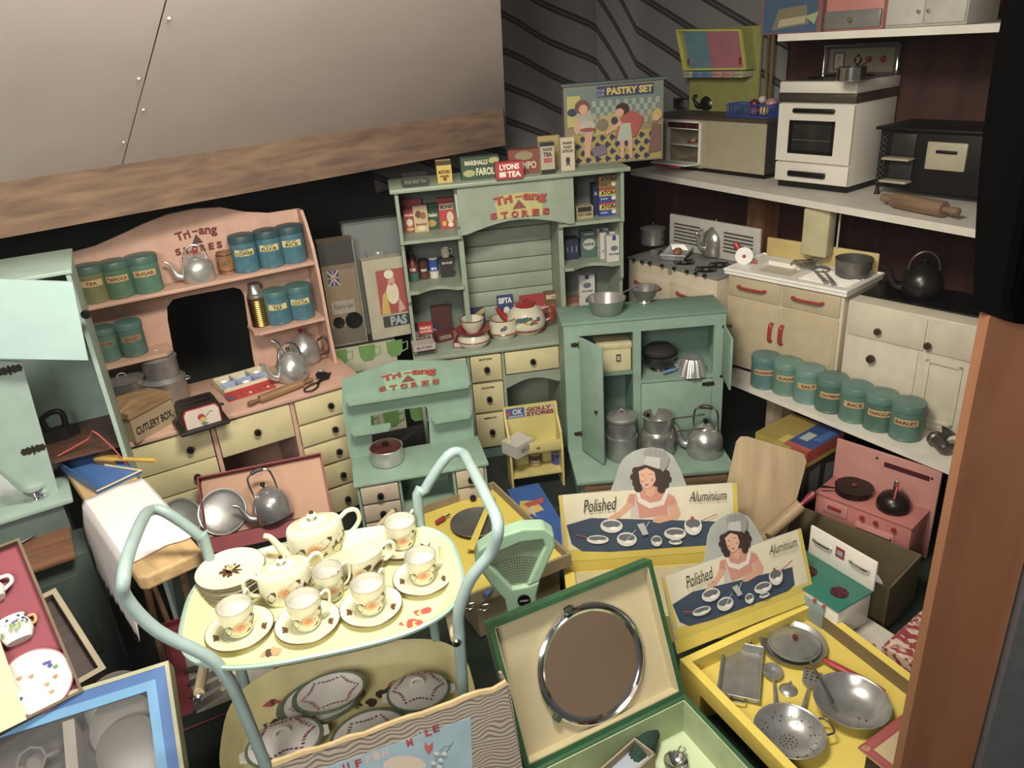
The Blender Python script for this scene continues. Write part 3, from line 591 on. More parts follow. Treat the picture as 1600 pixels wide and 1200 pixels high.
for ux, uy in ((.28, .3), (.72, .3), (.28, .7), (.72, .7)):
    mb = MB(); mb.lathe([(0, oh+.002), (.02, oh+.002), (.022, oh+.005), (.019, oh+.006), (0, oh+.004)], BLACK, 20, T=Tm(ow*ux, od*uy, 0)); mb.build('hot_plate', t)
sp = [OF.f(*q, od-.02) for q in ((1283, 72), (1402, 76), (1392, 122), (1276, 116))]; sh_ = OF.f(1283, 72, od-.02)[1]
mb = MB(); mb.rbox(.004, ow-.002, od-.014, od-.002, oh, sh_, M('#6d675c', .3, .3), .003); s_ = mb.build('splashback', t)
mb = MB(); mb.tube([(.005, od-.016, oh+.002), (.005, od-.016, sh_), (ow-.004, od-.016, sh_), (ow-.004, od-.016, oh+.002)], .003, CHROME, 8); mb.build('chrome_frame', s_)
mb = MB(); p = Pic(mb, ow, sh_-oh, Tm(0, od-.0145, oh)); p.rect(.09, .1, .93, .88, '#8f8870').rect(.15, .2, .30, .76, '#27231f').rect(.165, .23, .285, .73, '#b5ad92').line([(.22, .5), (.225, .66)], .001, '#27231f').line([(.22, .5), (.26, .45)], .001, '#27231f')
p.poly([(.42, .5), (.48, .72), (.54, .5), (.48, .25)], '#27231f').text('SF', .48, .5, .05, .2, '#c9c1a6'); mb.build('clock_face', s_)
for u in (.64, .82): knob(s_, ow*u, od-.0155, oh+(sh_-oh)*.52, .008, M('#9a2226', .3))
# --- black range at the shelf end
RF = Fr(OF.W(ow+.055, .03), OF.yaw-math.radians(2)); rh = RF.f(1358, 196)[1]
t = thing('toy_kitchen_range', 'black cast iron toy range with lattice sides and cream oven door', 'toy range', RF.o, RF.yaw)
mb = MB(); mb.rbox(0, .34, 0.006, .16, .02, rh-.008, IRON, .003); mb.build('body', t)
mb = MB(); mb.rbox(-.008, .35, -.008, .165, rh-.008, rh, IRON, .003); mb.build('hot_plate', t)
for x in (.005, .33):
    for y in (.012, .15): mb = MB(); mb.lathe([(.008, 0), (.006, .004), (.004, .02)], IRON, 10, T=Tm(x, y, 0)); mb.build('leg', t)
mb = MB()
for k in range(9):
    z = .03+k*(rh-.05)/9; mb.tube([(.006, .003, z), (.022, .003, z+.012)], .0015, STEEL, 6); mb.tube([(.022, .003, z), (.006, .003, z+.012)], .0015, STEEL, 6)
mb.build('lattice', t)
for z in (.045, .045+(rh-.06)*.5):
    mb = MB(); mb.rbox(.035, .095, .001, .008, z, z+.055, M('#2b2a28', .4), .002); mb.rbox(.03, .1, -.03, .002, z-.006, z, M('#a79d80', .5), .002); mb.build('oven_shelf', t, 'cream shelf')
mb = MB(); mb.rbox(.125, .22, 0, .008, .075, rh-.03, M('#b0a689', .4), .003); d = mb.build('oven_door', t, 'cream oven door'); mb = MB(); mb.rbox(.15, .20, -.006, 0, rh-.055, rh-.048, IRON, .002); mb.build('handle', d)
# ---------------------------------------------------------------- top shelf, cut by the frame
TZ = 1.118
def onSH0(px, d=.02): x, _ = SH0.f(px, 36, d); return x
def bx_on(f, name, label, cat, px0, px1, d, h, dep, fn):
    x0 = f.f(px0, 36, d)[0]; x1 = f.f(px1, 36, d)[0]; tt = thing(name, label, cat, f.W(x0, d), f.yaw); fn(tt, x1-x0, h, dep); return tt
def f1(t, w, h, d):
    mb = MB(); mb.box(0, w, 0, d, 0, h, M('#7a4a48', .7)); mb.build('carton', t); mb = MB(); p = Pic(mb, w, h, Tm(0, -.0003, 0)); p.rect(.04, .03, .93, 1, '#35516b').poly([(.2, .1), (.3, .62), (.75, .68), (.8, .22)], '#6f6a4a').poly([(.3, .17), (.33, .36), (.76, .42), (.74, .25)], '#9c9270').poly([(.74, .4), (.9, .2), (.95, .5)], '#8d9a60'); mb.build('printed_front', t)
bx_on(SH0, 'toy_carton', 'blue printed toy box at the left end of the top shelf', 'box', 1189, 1283, .01, .09, .12, f1)
def f2_(t, w, h, d):
    mb = MB(); mb.rbox(0, w, 0, d, 0, h, M('#b56f63', .5), .004); mb.build('body', t); mb = MB(); mb.rbox(.002, w-.002, -.006, .006, .004, h*.42, M('#7d7b74', .35, .3), .003); d_ = mb.build('drawer', t); knob(d_, w*.5, -.006, h*.22, .005, M('#a9925a', .3, .8))
bx_on(SH0, 'toy_drawer_unit', 'pink and grey tin toy unit with one drawer on the top shelf', 'toy unit', 1288, 1378, .02, .1, .12, f2_)
def f3(t, w, h, d):
    mb = MB(); mb.rbox(0, w, 0, d, 0, h, M('#a39f92', .5), .003); mb.build('body', t); mb = MB(); mb.rbox(.003, w*.49, -.004, .004, .006, h, M('#b1ac9e', .45), .002); d_ = mb.build('door', t); knob(d_, w*.44, -.004, h*.3, .004, CHROME)
    mb = MB(); mb.rbox(w*.51, w-.003, -.004, .004, .006, h, M('#b1ac9e', .45), .002); d_ = mb.build('door', t); knob(d_, w*.56, -.004, h*.3, .004, CHROME)
bx_on(SH0, 'toy_cabinet', 'pale grey two-door toy cabinet at the dark end of the top shelf', 'toy cabinet', 1383, 1510, .02, .1, .12, f3)
# post of the showcase and its metal edge strip
p0 = onz(1530, 480, .60); po = Fr((p0.x, p0.y, 0), math.radians(-50))
dp_ = .62
P0 = CAM + ray(1478, 840)*(.82/1205.); 
PFm = Fr((P0.x, P0.y, 0), math.radians(-40))
wx = PFm.f(1594, 900)[0]
struct('trim_7', MB().box(0, wx, 0, .02, -.0, 1.75, wood('#8e5830', '#754524', 2.2, .5, 'Z', 7, .1), PFm.m))
struct('trim_8', MB().box(wx+.002, wx+.05, -.012, .024, -.0, 1.75, M('#6f7276', .35, .5, .1, 60), PFm.m))
# ---------------------------------------------------------------- makers of small things
PF.xlim = 530; BF.xlim = 2000
CLAMPS = [(PF, (PZ1, PZ2, PZ3), SY, HY), (PF, (CZ,), -.01, HY), (BF, (zl1, zl2, zr1, zr2), by0+.006, by1-.006), (BF, (BZ,), -.01, by1-.01)]
def at(px, py, z, wpx=None, r=None):
    """centre of a round thing whose front foot is seen at px, py on the surface at height z"""
    p = onz(px, py, z)
    if r is None: r = size(p, wpx)/2
    d = Vector((p.x, p.y, 0)).normalized(); q = p + d*r
    cl = None
    for F, zs_, a, b in CLAMPS:
        if any(abs(z-k) < 1e-6 for k in zs_) and px < F.xlim: cl = (F, a, b)
    if cl:                                   # keep it between the shelf edge and the back board
        F, a, b = cl; l = F.i @ q; ly = min(max(l.y, a+r), b-r)
        if abs(ly-l.y) > 1e-5: x, _ = F.f(px, py, ly-r); q = F.W(x, ly, z)
    q.z += .0007; return q, r
CAMYAW = lambda p: math.atan2(p.x, p.y) * -1     # a thing at p turned to face the viewer
def canister(px, py, z, wpx, hpx, label, group, body, lid, text, lab=LABEL, tcol='#6a3020', rust=True, turn=0, two=None):
    c, r = at(px, py, z, wpx); h = size(c, hpx-wpx*.30)*1.06
    t = thing('tin_canister', label, 'canister', c, CAMYAW(c)+turn, group)
    mb = MB(); mb.lathe([(0, .0), (r*.97, 0), (r, .003), (r, h*.80), (0, h*.80)], body, 32)
    mb.lathe([(r*1.0, h*.04), (r*1.02, h*.05), (r*1.0, h*.06)], body, 32); mb.build('body', t)
    mb = MB(); mb.lathe([(r*.98, h*.78), (r*1.04, h*.785), (r*1.04, h*.93), (r*1.0, h*.97), (r*.7, h*.995), (0, h)], lid, 32); mb.build('lid', t)
    if text:
        mb = MB(); n = 10; w = r*1.5; vs = []; fs = []
        for i in range(n+1):
            a = (-w/2+w*i/n)/r
            for zz in (h*.46, h*.63): vs.append(((r+.0006)*math.sin(a), -(r+.0006)*math.cos(a), zz))
        fs = [(2*i, 2*i+1, 2*i+3, 2*i+2) for i in range(n)]; mb.add(vs, fs, lab, True); lb = mb.build('paper_label', t)
        mb = MB()
        put_text(mb, text, min(w*.9, w*.16*len(text)), h*.09, M(tcol, .6), Tm(0, 0, h*(.545 if not two else .52)), 0, .03, r+.0012)
        if two: put_text(mb, two, w*.5, h*.05, M(tcol, .6), Tm(0, 0, h*.60), 0, .02, r+.0012)
        mb.build('lettering', lb)
    return t
def kettle_m(t, r, h, m, top=.55, spout=1, hand='top', handm=None, lidk=None, lidkm=None, turn=0, fat=0, handle_h=1.0, part_lid=True):
    """body, lid, knob, spout and handle of a kettle or metal teapot; spout towards local -x"""
    handm = handm or m
    mb = MB()
    if fat: prof = [(0, 0), (r*.8, 0), (r*.97, h*.12), (r, h*.35), (r*.93, h*.6), (r*.72, h*.82), (r*.45, h*.93), (r*.42, h*.95), (0, h*.95)]
    else: prof = [(0, 0), (r*.96, 0), (r, h*.04), (r, h*.5), (r*.96, h*.62), (r*.80, h*.78), (r*top, h*.90), (r*top, h*.92), (0, h*.92)]
    mb.lathe(prof, m, 36); mb.build('body', t)
    mb = MB(); lt = r*(.43 if fat else top); mb.lathe([(lt, h*.91), (lt*1.03, h*.93), (lt*.9, h*.97), (lt*.4, h*1.04), (0, h*1.05)], m, 28)
    l = mb.build('lid', t); mb = MB(); mb.lathe([(0, h*1.04), (r*.07, h*1.04), (r*.07, h*1.09), (r*.15, h*1.13), (r*.14, h*1.2), (0, h*1.23)], lidkm or BLACK, 16); mb.build('knob', l)
    if spout:
        mb = MB(); k = spout
        mb.tube([(-r*.85, 0, h*.22), (-r*1.25, 0, h*.30), (-r*1.45, 0, h*.55), (-r*1.6, 0, h*.80), (-r*1.85*k, 0, h*.90)], [r*.24, r*.2, r*.13, r*.10, r*.085], m, 14, sub=5); mb.build('spout', t)
    if hand == 'top':
        mb = MB(); H = h*handle_h
        mb.tube([(-r*.62, 0, h*.82), (-r*.66, 0, h*1.2), (-r*.58, 0, h+H*.52), (-r*.3, 0, h+H*.62)], r*.055, STEEL, 8, sub=4); mb.tube([(r*.62, 0, h*.82), (r*.66, 0, h*1.2), (r*.58, 0, h+H*.52), (r*.3, 0, h+H*.62)], r*.055, STEEL, 8, sub=4)
        hd_ = mb.build('handle', t); mb = MB(); mb.tube([(-r*.36, 0, h+H*.60), (-r*.15, 0, h+H*.64), (r*.15, 0, h+H*.64), (r*.36, 0, h+H*.60)], [r*.09, r*.12, r*.12, r*.09], handm, 10, sub=3); mb.build('grip', hd_)
    elif hand == 'side':
        mb = MB(); mb.tube([(r*.9, 0, h*.75), (r*1.35, 0, h*.85), (r*1.6, 0, h*.65), (r*1.5, 0, h*.35), (r*.95, 0, h*.22)], [r*.07, r*.09, r*.1, r*.09, r*.07], handm, 10, sub=5); mb.build('handle', t)
    elif hand == 'hoop':
        mb = MB(); mb.tube([(r*math.cos(a)*.72, 0, h*.82+r*.95*math.sin(a)) for a in [PI*i/10 for i in range(11)]], r*.06, handm, 8, sub=2); mb.build('handle', t)
def kettle(px, py, z, wpx, hpx, label, turn=0, name='toy_kettle', cat='kettle', m=None, group=None, **k):
    c, r = at(px, py, z, wpx); h = size(c, hpx)*1.05
    t = thing(name, label, cat, c, CAMYAW(c)+turn, group); kettle_m(t, r, h, m or ALU, **k); return t
def saucepan(c, r, h, yaw, label, m=None, handm=None, hl=2.2, lid=False, name='toy_saucepan', cat='saucepan', taper=1.0, hw=.09, lift=.1, lidm=None, knobm=None, inner=None, group=None, side=False, T=None, hole=False):
    m = m or ALU; t = thing(name, label, cat, c, yaw, group, M0=T)
    mb = MB(); mb.lathe([(0, 0), (r*taper*.92, 0), (r*taper, h*.06), (r, h*.96), (r*1.04, h), (r*1.02, h*1.02), (r*.96, h*.97), (r*.97*taper, h*.1), (r*.9*taper, h*.05), (0, h*.05)], m, 36); b = mb.build('body', t)
    if inner: mb = MB(); mb.lathe([(r*.95, h*.93), (r*.95*taper, h*.1), (0, h*.07)], inner, 32); mb.build('lining', b)
    if hl:
        mb = MB(); mb.tube([(r*.97, 0, h*.8), (r*1.25, 0, h*(.82+lift)), (r*(1+hl*.6), 0, h*(.85+lift*2)), (r*(1+hl), 0, h*(.85+lift*2.6))], [r*hw*.8, r*hw*.8, r*hw*1.2, r*hw], handm or m, 10, sub=4, flat=.5); mb.build('handle', t)
    if side:
        for s in (-1, 1): mb = MB(); mb.tube([(s*r*.98, -r*.25, h*.8), (s*r*1.22, -r*.2, h*.82), (s*r*1.22, r*.2, h*.82), (s*r*.98, r*.25, h*.8)], r*.04, m, 8, sub=4); mb.build('handle', t)
    if lid:
        mb = MB(); mb.lathe([(r*1.03, h*1.01), (r*1.05, h*1.04), (r*.8, h*1.10), (r*.3, h*1.17), (0, h*1.18)], lidm or m, 32); l = mb.build('lid', t)
        mb = MB(); mb.lathe([(0, h*1.16), (r*.07, h*1.17), (r*.06, h*1.24), (r*.16, h*1.3), (r*.14, h*1.38), (0, h*1.4)], knobm or BLACK, 16); mb.build('knob', l)
    return t
def carton(px, py, z, wpx, hpx, label, group, colr, texts=(), dep=.5, yaw=0, art=(), side=None, lean=0, cat='packet', name='toy_packet', w=None, h=None, frame=None, roll=0):
    """small printed carton, front foot centre seen at px, py; texts = (string, u, v, w, h, colour)"""
    p = onz(px, py, z); p.z += .0006; w = w or size(p, wpx); h = h or size(p, hpx)*1.08; d = w*dep
    if frame is BF and z < TB-.01:
        l = BF.i @ p; ly = min(l.y, by1-.014-d)
        if l.y > ly: x, _ = BF.f(px, py, ly); p = BF.W(x, ly, z)
    yy = (frame.yaw if frame else CAMYAW(p)) + yaw
    Mx = Matrix.Translation(p) @ Matrix.Rotation(yy, 4, 'Z') @ Matrix.Rotation(lean, 4, 'X') @ Matrix.Rotation(roll, 4, 'Y')
    t = thing(name, label, cat, group=group, M0=Mx)
    mb = MB(); mb.box(-w/2, w/2, 0, d, 0, h, M(colr, .5, var=.06))
    if side: mb.box(w/2, w/2+.0003, .0005, d-.0005, .0005, h-.0005, M(side, .5)); 
    if texts or art:
        q = Pic(mb, w, h, Tm(-w/2, -.0002, 0))
        for a in art: q.poly(a[0], a[1])
        for s in texts: q.text(s[0], s[1], s[2], s[3], s[4], s[5], s[6] if len(s) > 6 else 0, .04)
    mb.build('carton', t)
    return t
TB = BT
R4 = lambda a, b, c, d: [(a, b), (c, b), (c, d), (a, d)]
# ---------------------------------------------------------------- on the pink dresser
G1 = 'green canisters on the pink dresser'; G2 = 'blue canisters on the pink dresser'
canister(151, 469, PZ1, 44, 68, 'dull olive canister at the left end of the pink upper shelf', G1, M('#6f7444', .45, var=.2), CAN_GD, 'TEA')
canister(192, 462, PZ1, 44, 67, 'green tapioca canister, middle of three on the pink upper shelf', G1, M('#4f7658', .4, var=.2), CAN_GD, 'TAPIOCA', LABEL)
canister(235, 452, PZ1, 45, 68, 'green sugar canister beside the faded transfer on the pink dresser', G1, M('#4c7a63', .4, var=.15), CAN_GD, 'SUGAR', LABEL)
for q in ((391, 419, 'COFFEE', 'blue coffee canister with torn label, leftmost of the blue upper trio'), (430, 411, 'FLOUR', 'blue canister with a worn label between the coffee and end canisters'), (465, 403, 'RICE', 'blue canister against the right side panel of the pink upper shelf')):
    canister(q[0], q[1], PZ1, 39, 66, q[3], G2, CAN_B, M('#2a4a4e', .5, var=.3), q[2], LABELY, '#1d2a20', two='KEEP DRY')
canister(443, 502, PZ2, 39, 62, 'blue tea canister beside the gold ribbed flask', G2, CAN_B, M('#3a6a66', .45, var=.2), 'TEA', LABELY, '#1d2a20', two='KITCHEN')
canister(478, 493, PZ2, 39, 62, 'blue cocoa canister at the right end of the small pink shelf', G2, CAN_B, M('#3a6a66', .45, var=.2), 'COCOA', LABELY, '#1d2a20', two='KITCHEN')
canister(174, 566, PZ3, 38, 62, 'green canister with faded red label on the lower pink shelf', G1, CAN_G, CAN_GD, 'DATES', M('#6d7a5a', .5), '#7a3324')
canister(214, 556, PZ3, 40, 63, 'green sago canister on the lower pink shelf', G1, CAN_G, M('#47706a', .4), 'SAGO', M('#8b7a55', .5), '#8a3324')
kettle(317, 438, PZ1, 48, 38, 'dented aluminium toy kettle on the pink upper shelf', 0, hand='hoop', fat=0, lidkm=RED, m=ALU, handm=STEEL)
c, r = at(358, 423, PZ1, 25); h = size(c, 34)
t = thing('wooden_pot', 'small wooden barrel pot between the kettle and coffee canister', 'pot', c, CAMYAW(c)); WD = wood('#a5703a', '#6e4420', 10, .5, 'Z', 3)
mb = MB(); mb.lathe([(0, 0), (r*.92, 0), (r, h*.5), (r*.95, h), (r*.8, h), (r*.8, h*.6), (0, h*.6)], WD, 24)
for z in (.12, .85): mb.lathe([(r*.97, h*z), (r*1.02, h*(z+.03)), (r*.98, h*(z+.06))], M('#4a2b14', .5), 24)
mb.build('body', t); mb = MB(); put_text(mb, 'SALT', r*1.0, h*.2, M('#3a5a2c'), Tm(0, 0, h*.5), 0, .03, r*1.01); mb.build('lettering', t)
c, r = at(411, 505, PZ2, 27); h = size(c, 68)
GOLD = M('#b8902c', .28, 1, .1)
t = thing('toy_vacuum_flask', 'ribbed gold toy vacuum flask with a silver cap', 'flask', c, 0)
mb = MB(); P = [(0, 0), (r, 0)]
for k in range(14): z = h*.65*k/14; P += [(r*.93, z+.001), (r, z+h*.022), (r*.93, z+h*.043)]
P += [(r*.8, h*.66), (0, h*.66)]; mb.lathe(P, GOLD, 28); mb.build('body', t)
mb = MB(); mb.lathe([(r*.95, h*.66), (r*.97, h*.70), (r*.85, h*.73), (r*.88, h*.77), (r*.7, h*.82), (r*.65, h*.98), (r*.5, h), (0, h)], M('#c9c9c4', .3, .9), 28); mb.build('cap', t)
# pans on the worktop
def lidded(px, py, z, wpx, hpx, label, two=False, name='toy_stock_pot', cat='pan', m=None):
    c, r = at(px, py, z, wpx); h = size(c, hpx); t = thing(name, label, cat, c, CAMYAW(c)); m = m or ALUD
    mb = MB()
    if two: mb.lathe([(0, 0), (r*.97, 0), (r, h*.04), (r, h*.48), (r*1.03, h*.5), (r*.8, h*.58), (r*.8, h*.62), (0, h*.62)], m, 36)
    else: mb.lathe([(0, 0), (r*.97, 0), (r, h*.05), (r, h*.84), (r*1.03, h*.86), (0, h*.86)], m, 36)
    mb.build('body', t)
    z0 = h*.86; rr = r
    if two:
        rr = r*.82; mb = MB(); mb.lathe([(rr, h*.58), (rr, h*.93), (rr*1.03, h*.95), (rr*.97, h*.95), (rr*.96, h*.65), (0, h*.65)], m, 36); mb.build('steamer', t); z0 = h*.95
    mb = MB(); mb.lathe([(rr*1.03, z0), (rr*1.05, z0+h*.02), (rr*.9, z0+h*.04), (rr*.6, z0+h*.07), (0, z0+h*.09)], m, 36); l = mb.build('lid', t)
    mb = MB(); mb.tube([(-rr*.22, 0, z0+h*.07), (-rr*.12, 0, z0+h*.16), (rr*.12, 0, z0+h*.16), (rr*.22, 0, z0+h*.07)], rr*.045, m, 8, sub=4); mb.build('knob', l)
    for s in (-1, 1):
        mb = MB(); zz = h*.4 if two else h*.66; mb.tube([(s*r*.98, -r*.2, zz), (s*r*1.15, -r*.16, zz), (s*r*1.15, r*.16, zz), (s*r*.98, r*.2, zz)], r*.04, m, 8, sub=4); mb.build('handle', t)
    return t
lidded(203, 630, CZ, 60, 60, 'wide lidded aluminium pan at the left of the pink worktop')
lidded(266, 620, CZ, 62, 74, 'two-tier aluminium steamer with lid on the pink worktop', True)
kettle(461, 602, CZ, 52, 42, 'round plain aluminium kettle with hoop handle on the pink worktop', .35, hand='hoop', fat=1, m=alu('#c4c4c0', .25), handm=STEEL, lidkm=STEEL)
kettle(486, 571, CZ, 50, 44, 'aluminium teapot with dark red knob near the dresser end', -.2, name='toy_teapot', cat='teapot', hand='side', fat=1, m=alu('#b5b5b2', .28), handm=M('#3a2422', .4), lidkm=M('#7c1414', .25))
# cutlery box
a = onz(214, 694, CZ); b = onz(279, 660, CZ)
c0 = onz(214, 693, CZ); F = Fr(c0, yaw_of((214, 693), (276, 658), CZ)); w = F.t(278, 658)[0]; h = F.f(212, 650)[1]
t = thing('cutlery_box', 'brown cardboard cutlery box with a worn flap lid', 'box', F.o, F.yaw)
KR = M('#a08a60', .85, var=.1, scale=30); d = .075
mb = MB(); mb.box(0, w, 0, d, 0, h, KR); b_ = mb.build('carton', t); mb = MB(); put_text(mb, 'CUTLERY BOX', w*.88, h*.32, M('#2a2420'), Tm(w*.5, -.0004, h*.42), 0, .03); mb.build('lettering', b_)
mb = MB(); mb.prism([(-.004, h), (-.004, h+.014), (w*.35, h+.026), (w+.004, h+.014), (w+.004, h)], -.004, d+.004, wood('#a5824e', '#7c5a30', 12, .8, 'X', 5)); mb.build('lid', t, 'brown paper covered lid')
# toy toaster
c = onz(322, 672, CZ); F = Fr(c+Vector((0, .012, 0)), CAMYAW(c)+math.radians(8)); w = size(c, 62); h = size(c, 42); w2 = w/2
t = thing('toy_toaster', 'toy toaster with dark base and white red-edged printed side', 'toaster', F.o, F.yaw)
DKM = M('#2e2826', .45, .3, .2)
mb = MB(); mb.rbox(-w*.62, w*.62, -.02, .075, 0, .012, DKM, .006); mb.build('base', t)
P = [(-w2, .010), (w2, .010), (w2, h*.8), (w2*.86, h*.98), (w2*.7, h), (-w2*.7, h), (-w2*.86, h*.98), (-w2, h*.8)]
mb = MB(); mb.prism(P, -.008, .058, DKM); b_ = mb.build('body', t)
P2 = [(x*.88, .008+(z-.008)*.93) for x, z in P]; mb = MB(); mb.prism(P2, -.0095, -.008, RED); mb.prism([(x*.94, .010+(z-.010)*.95) for x, z in P2], -.0105, -.0095, M('#c9b9ac', .3)); 
q = Pic(mb, w, h, Tm(-w2, -.0106, 0)); q.poly(ell(.47, .55, .09, .13), '#a52a20').poly(ell(.50, .42, .09, .12), '#b6a14b').line([(.55, .5), (.7, .7), (.78, .66)], .0015, '#7a3a30').poly([(.42, .3), (.5, .36), (.62, .26), (.5, .2)], '#4a7a5a'); mb.build('printed_side', b_, 'white enamelled side with red border')
mb = MB()
for yy in (.012, .038): mb.box(-w2*.7, w2*.7, yy-.004, yy+.004, h-.001, h+.0006, BLACK)
mb.build('slots', b_); mb = MB(); mb.tube([(-w2, .02, h*.5), (-w2*1.16, .02, h*.5), (-w2*1.2, .02, h*.35)], .003, DKM, 8); mb.tube([(w2, .02, h*.62), (w2*1.12, .02, h*.64), (w2*1.22, .02, h*.58)], .003, DKM, 8); mb.build('lever', t)
# doll tea set in its sectioned box
c0 = onz(337, 640, CZ); c0 = onz(352, 622, CZ); F = Fr(c0, yaw_of((352, 624), (436, 598), CZ)); w = F.t(432, 599)[0]
t = thing('tea_set_box', 'open red doll tea set box with pale blue dividers on the pink worktop', 'toy box', F.o, F.yaw); d = .095; h = .022; PB = M('#8f9fc0', .6); RB = M('#b02c24', .5)
mb = MB(); mb.box(0, w, 0, d, 0, .003, CREAM)
for a_, b_, c_, d_ in ((0, w, 0, .003), (0, w, d-.003, d), (0, .003, 0, d), (w-.003, w, 0, d)): mb.box(a_, b_, c_, d_, 0, h, CREAM)
mb.box(-.0006, w, -.0008, -.0001, 0, h*.6, RB); mb.build('tray', t)
mb = MB()
for x in (.33, .66): mb.box(w*x-.001, w*x+.001, .003, d-.003, .003, h*.95, PB)
mb.box(.003, w-.003, d*.5-.001, d*.5+.001, .003, h*.95, PB); mb.box(.003, w-.003, .003, d-.003, .003, .0036, PB); mb.build('divider', t)
mb = MB(); mb.box(-.002, w*.92, -.034, -.003, 0, .0025, RB); q = Pic(mb, w, .03, Tm(0, -.034, .0026, -PI/2)); q.polys([R4(.06+i*.16, .08, .065+i*.16, .92) for i in range(6)], '#c9a08c').poly(ell(.45, .5, .03, .25, 10), '#cfc3a5').poly(ell(.8, .5, .03, .22, 10), '#cfc3a5').poly(R4(0, .1, .12, .8), '#3c5f7a'); mb.build('lid', t, 'red checked box front lying open')
for i in range(3):
    for j in range(2):
        cc = F.W(w*(.17+.33*i), d*(.27+.46*j), .0037); tt = thing('doll_cup_and_saucer' if (i+j) % 2 else 'doll_plate', ('white doll cup' if (i+j) % 2 else 'white doll plate with gilt edge') + ' in the %s %s compartment of the tea set box' % (('front', 'back')[j], ('left', 'middle', 'right')[i]), 'doll dish', cc, 0, 'doll dishes in the tea set box')
        mb = MB(); rr = .013
        mb.lathe([(0, .001), (rr*.6, 0), (rr, .004), (rr*.97, .005), (rr*.6, .002), (0, .002)] if not (i+j) % 2 else [(0, 0), (rr*.5, 0), (rr*.8, .012), (rr*.75, .012), (rr*.45, .002), (0, .002)], WHITE, 20); mb.build('dish', tt)
# rolling pin
def rolling_pin(p, q, r, label, m, hm, z, ends=(1, 1), name='rolling_pin', gripm=None, M0=None):
    L = (q-p).length; d = (q-p).normalized()
    rot = d.to_track_quat('X', 'Z').to_matrix().to_4x4()
    t = thing(name, label, 'rolling pin', M0=Matrix.Translation((p+q)/2) @ rot)
    mb = MB(); X = Matrix.Rotation(PI/2, 4, 'Y')
    mb.lathe([(0, -L*.32), (r*.94, -L*.32), (r, -L*.30), (r, L*.30), (r*.94, L*.32), (0, L*.32)], m, 24, T=X); mb.build('roller', t)
    for s in (-1, 1):
        mb = MB(); mb.lathe([(0, s*L*.32), (r*.38, s*L*.32), (r*.33, s*L*.35), (r*.55, s*L*.42), (r*.5, s*L*.48), (0, s*L*.5)], hm, 16, T=X); mb.build('handle', t)
    return t
zc = CZ+.011; rolling_pin(onz(386, 632, zc), onz(490, 592, zc), .011, 'small wooden rolling pin lying in front of the round kettle', wood('#9a7448', '#7a5530', 8), wood('#8a5a30', '#6a4424', 8), zc)
# rotary whisk of dark iron
a = onz(478, 612, CZ+.006); b = onz(520, 580, CZ+.006); c_ = (a+b)/2; yaw = math.atan2((b-a).y, (b-a).x); L = (b-a).length
t = thing('rotary_whisk', 'rusty iron toy rotary whisk lying on the pink dresser', 'whisk', (c_.x, c_.y, CZ+.006), yaw); HL = L/2
mb = MB(); mb.tube([(-HL*.2, 0, 0), (HL*.8, 0, 0)], .003, IRON, 8); mb.build('shaft', t)
for s in (-1, 1): mb = MB(); mb.tube([(-HL*.1, s*.002, 0), (-HL*.5, s*.013, 0), (-HL*.85, s*.012, 0), (-HL, 0, 0)], .002, IRON, 6, sub=4); mb.build('beater', t)
mb = MB(); mb.lathe([(.006, -.0015), (.018, -.0015), (.0185, 0), (.018, .0015), (.006, .0015)], IRON, 24, T=Tm(HL*.35, .004, .006, .3)); mb.lathe([(0, 0), (.006, 0), (0, .004)], IRON, 10, T=Tm(HL*.35, .004, .006)); g = mb.build('gear_wheel', t)
mb = MB(); mb.lathe([(0, 0), (.006, .001), (.0085, .006), (.006, .012), (0, .013)], M('#8f9070', .4), 16, T=Tm(HL*.62, .02, .004)); mb.build('knob', g, 'pale knob')
# ---------------------------------------------------------------- canisters on the lower right shelf
G3 = 'green lettered canisters on the white shelf'
row = [(1193, 610, 'RAISINS', 'raisins canister at the left end of the green row'), (1227, 620, 'SUGAR', 'green sugar canister on the white shelf'), (1260, 633, 'SALT', 'pale green salt canister on the white shelf'), (1295, 648, 'OATMEAL', 'green oatmeal canister, middle of the white shelf row'), (1332, 663, 'RICE', 'green rice canister on the white shelf'), (1370, 677, 'TAPIOCA', 'green tapioca canister on the white shelf'), (1411, 692, 'BARLEY', 'green barley canister beside the metal mincer')]
for i, q in enumerate(row):
    canister(q[0], q[1], SHZ, 42+i*1.2, 62+i*1.7, q[3], G3, M(('#4e7876', '#5c8470', '#618a80', '#426a5a', '#517a6a', '#456c5a', '#4f786a')[i], .38, var=.14), M(('#4e7774', '#5f887c', '#5f8880', '#4a7468', '#50786e', '#507a6e', '#4f746a')[i], .36, var=.18, wear=('#7a5a44', 60, .75)), q[2], LABEL, '#5c2c1c')
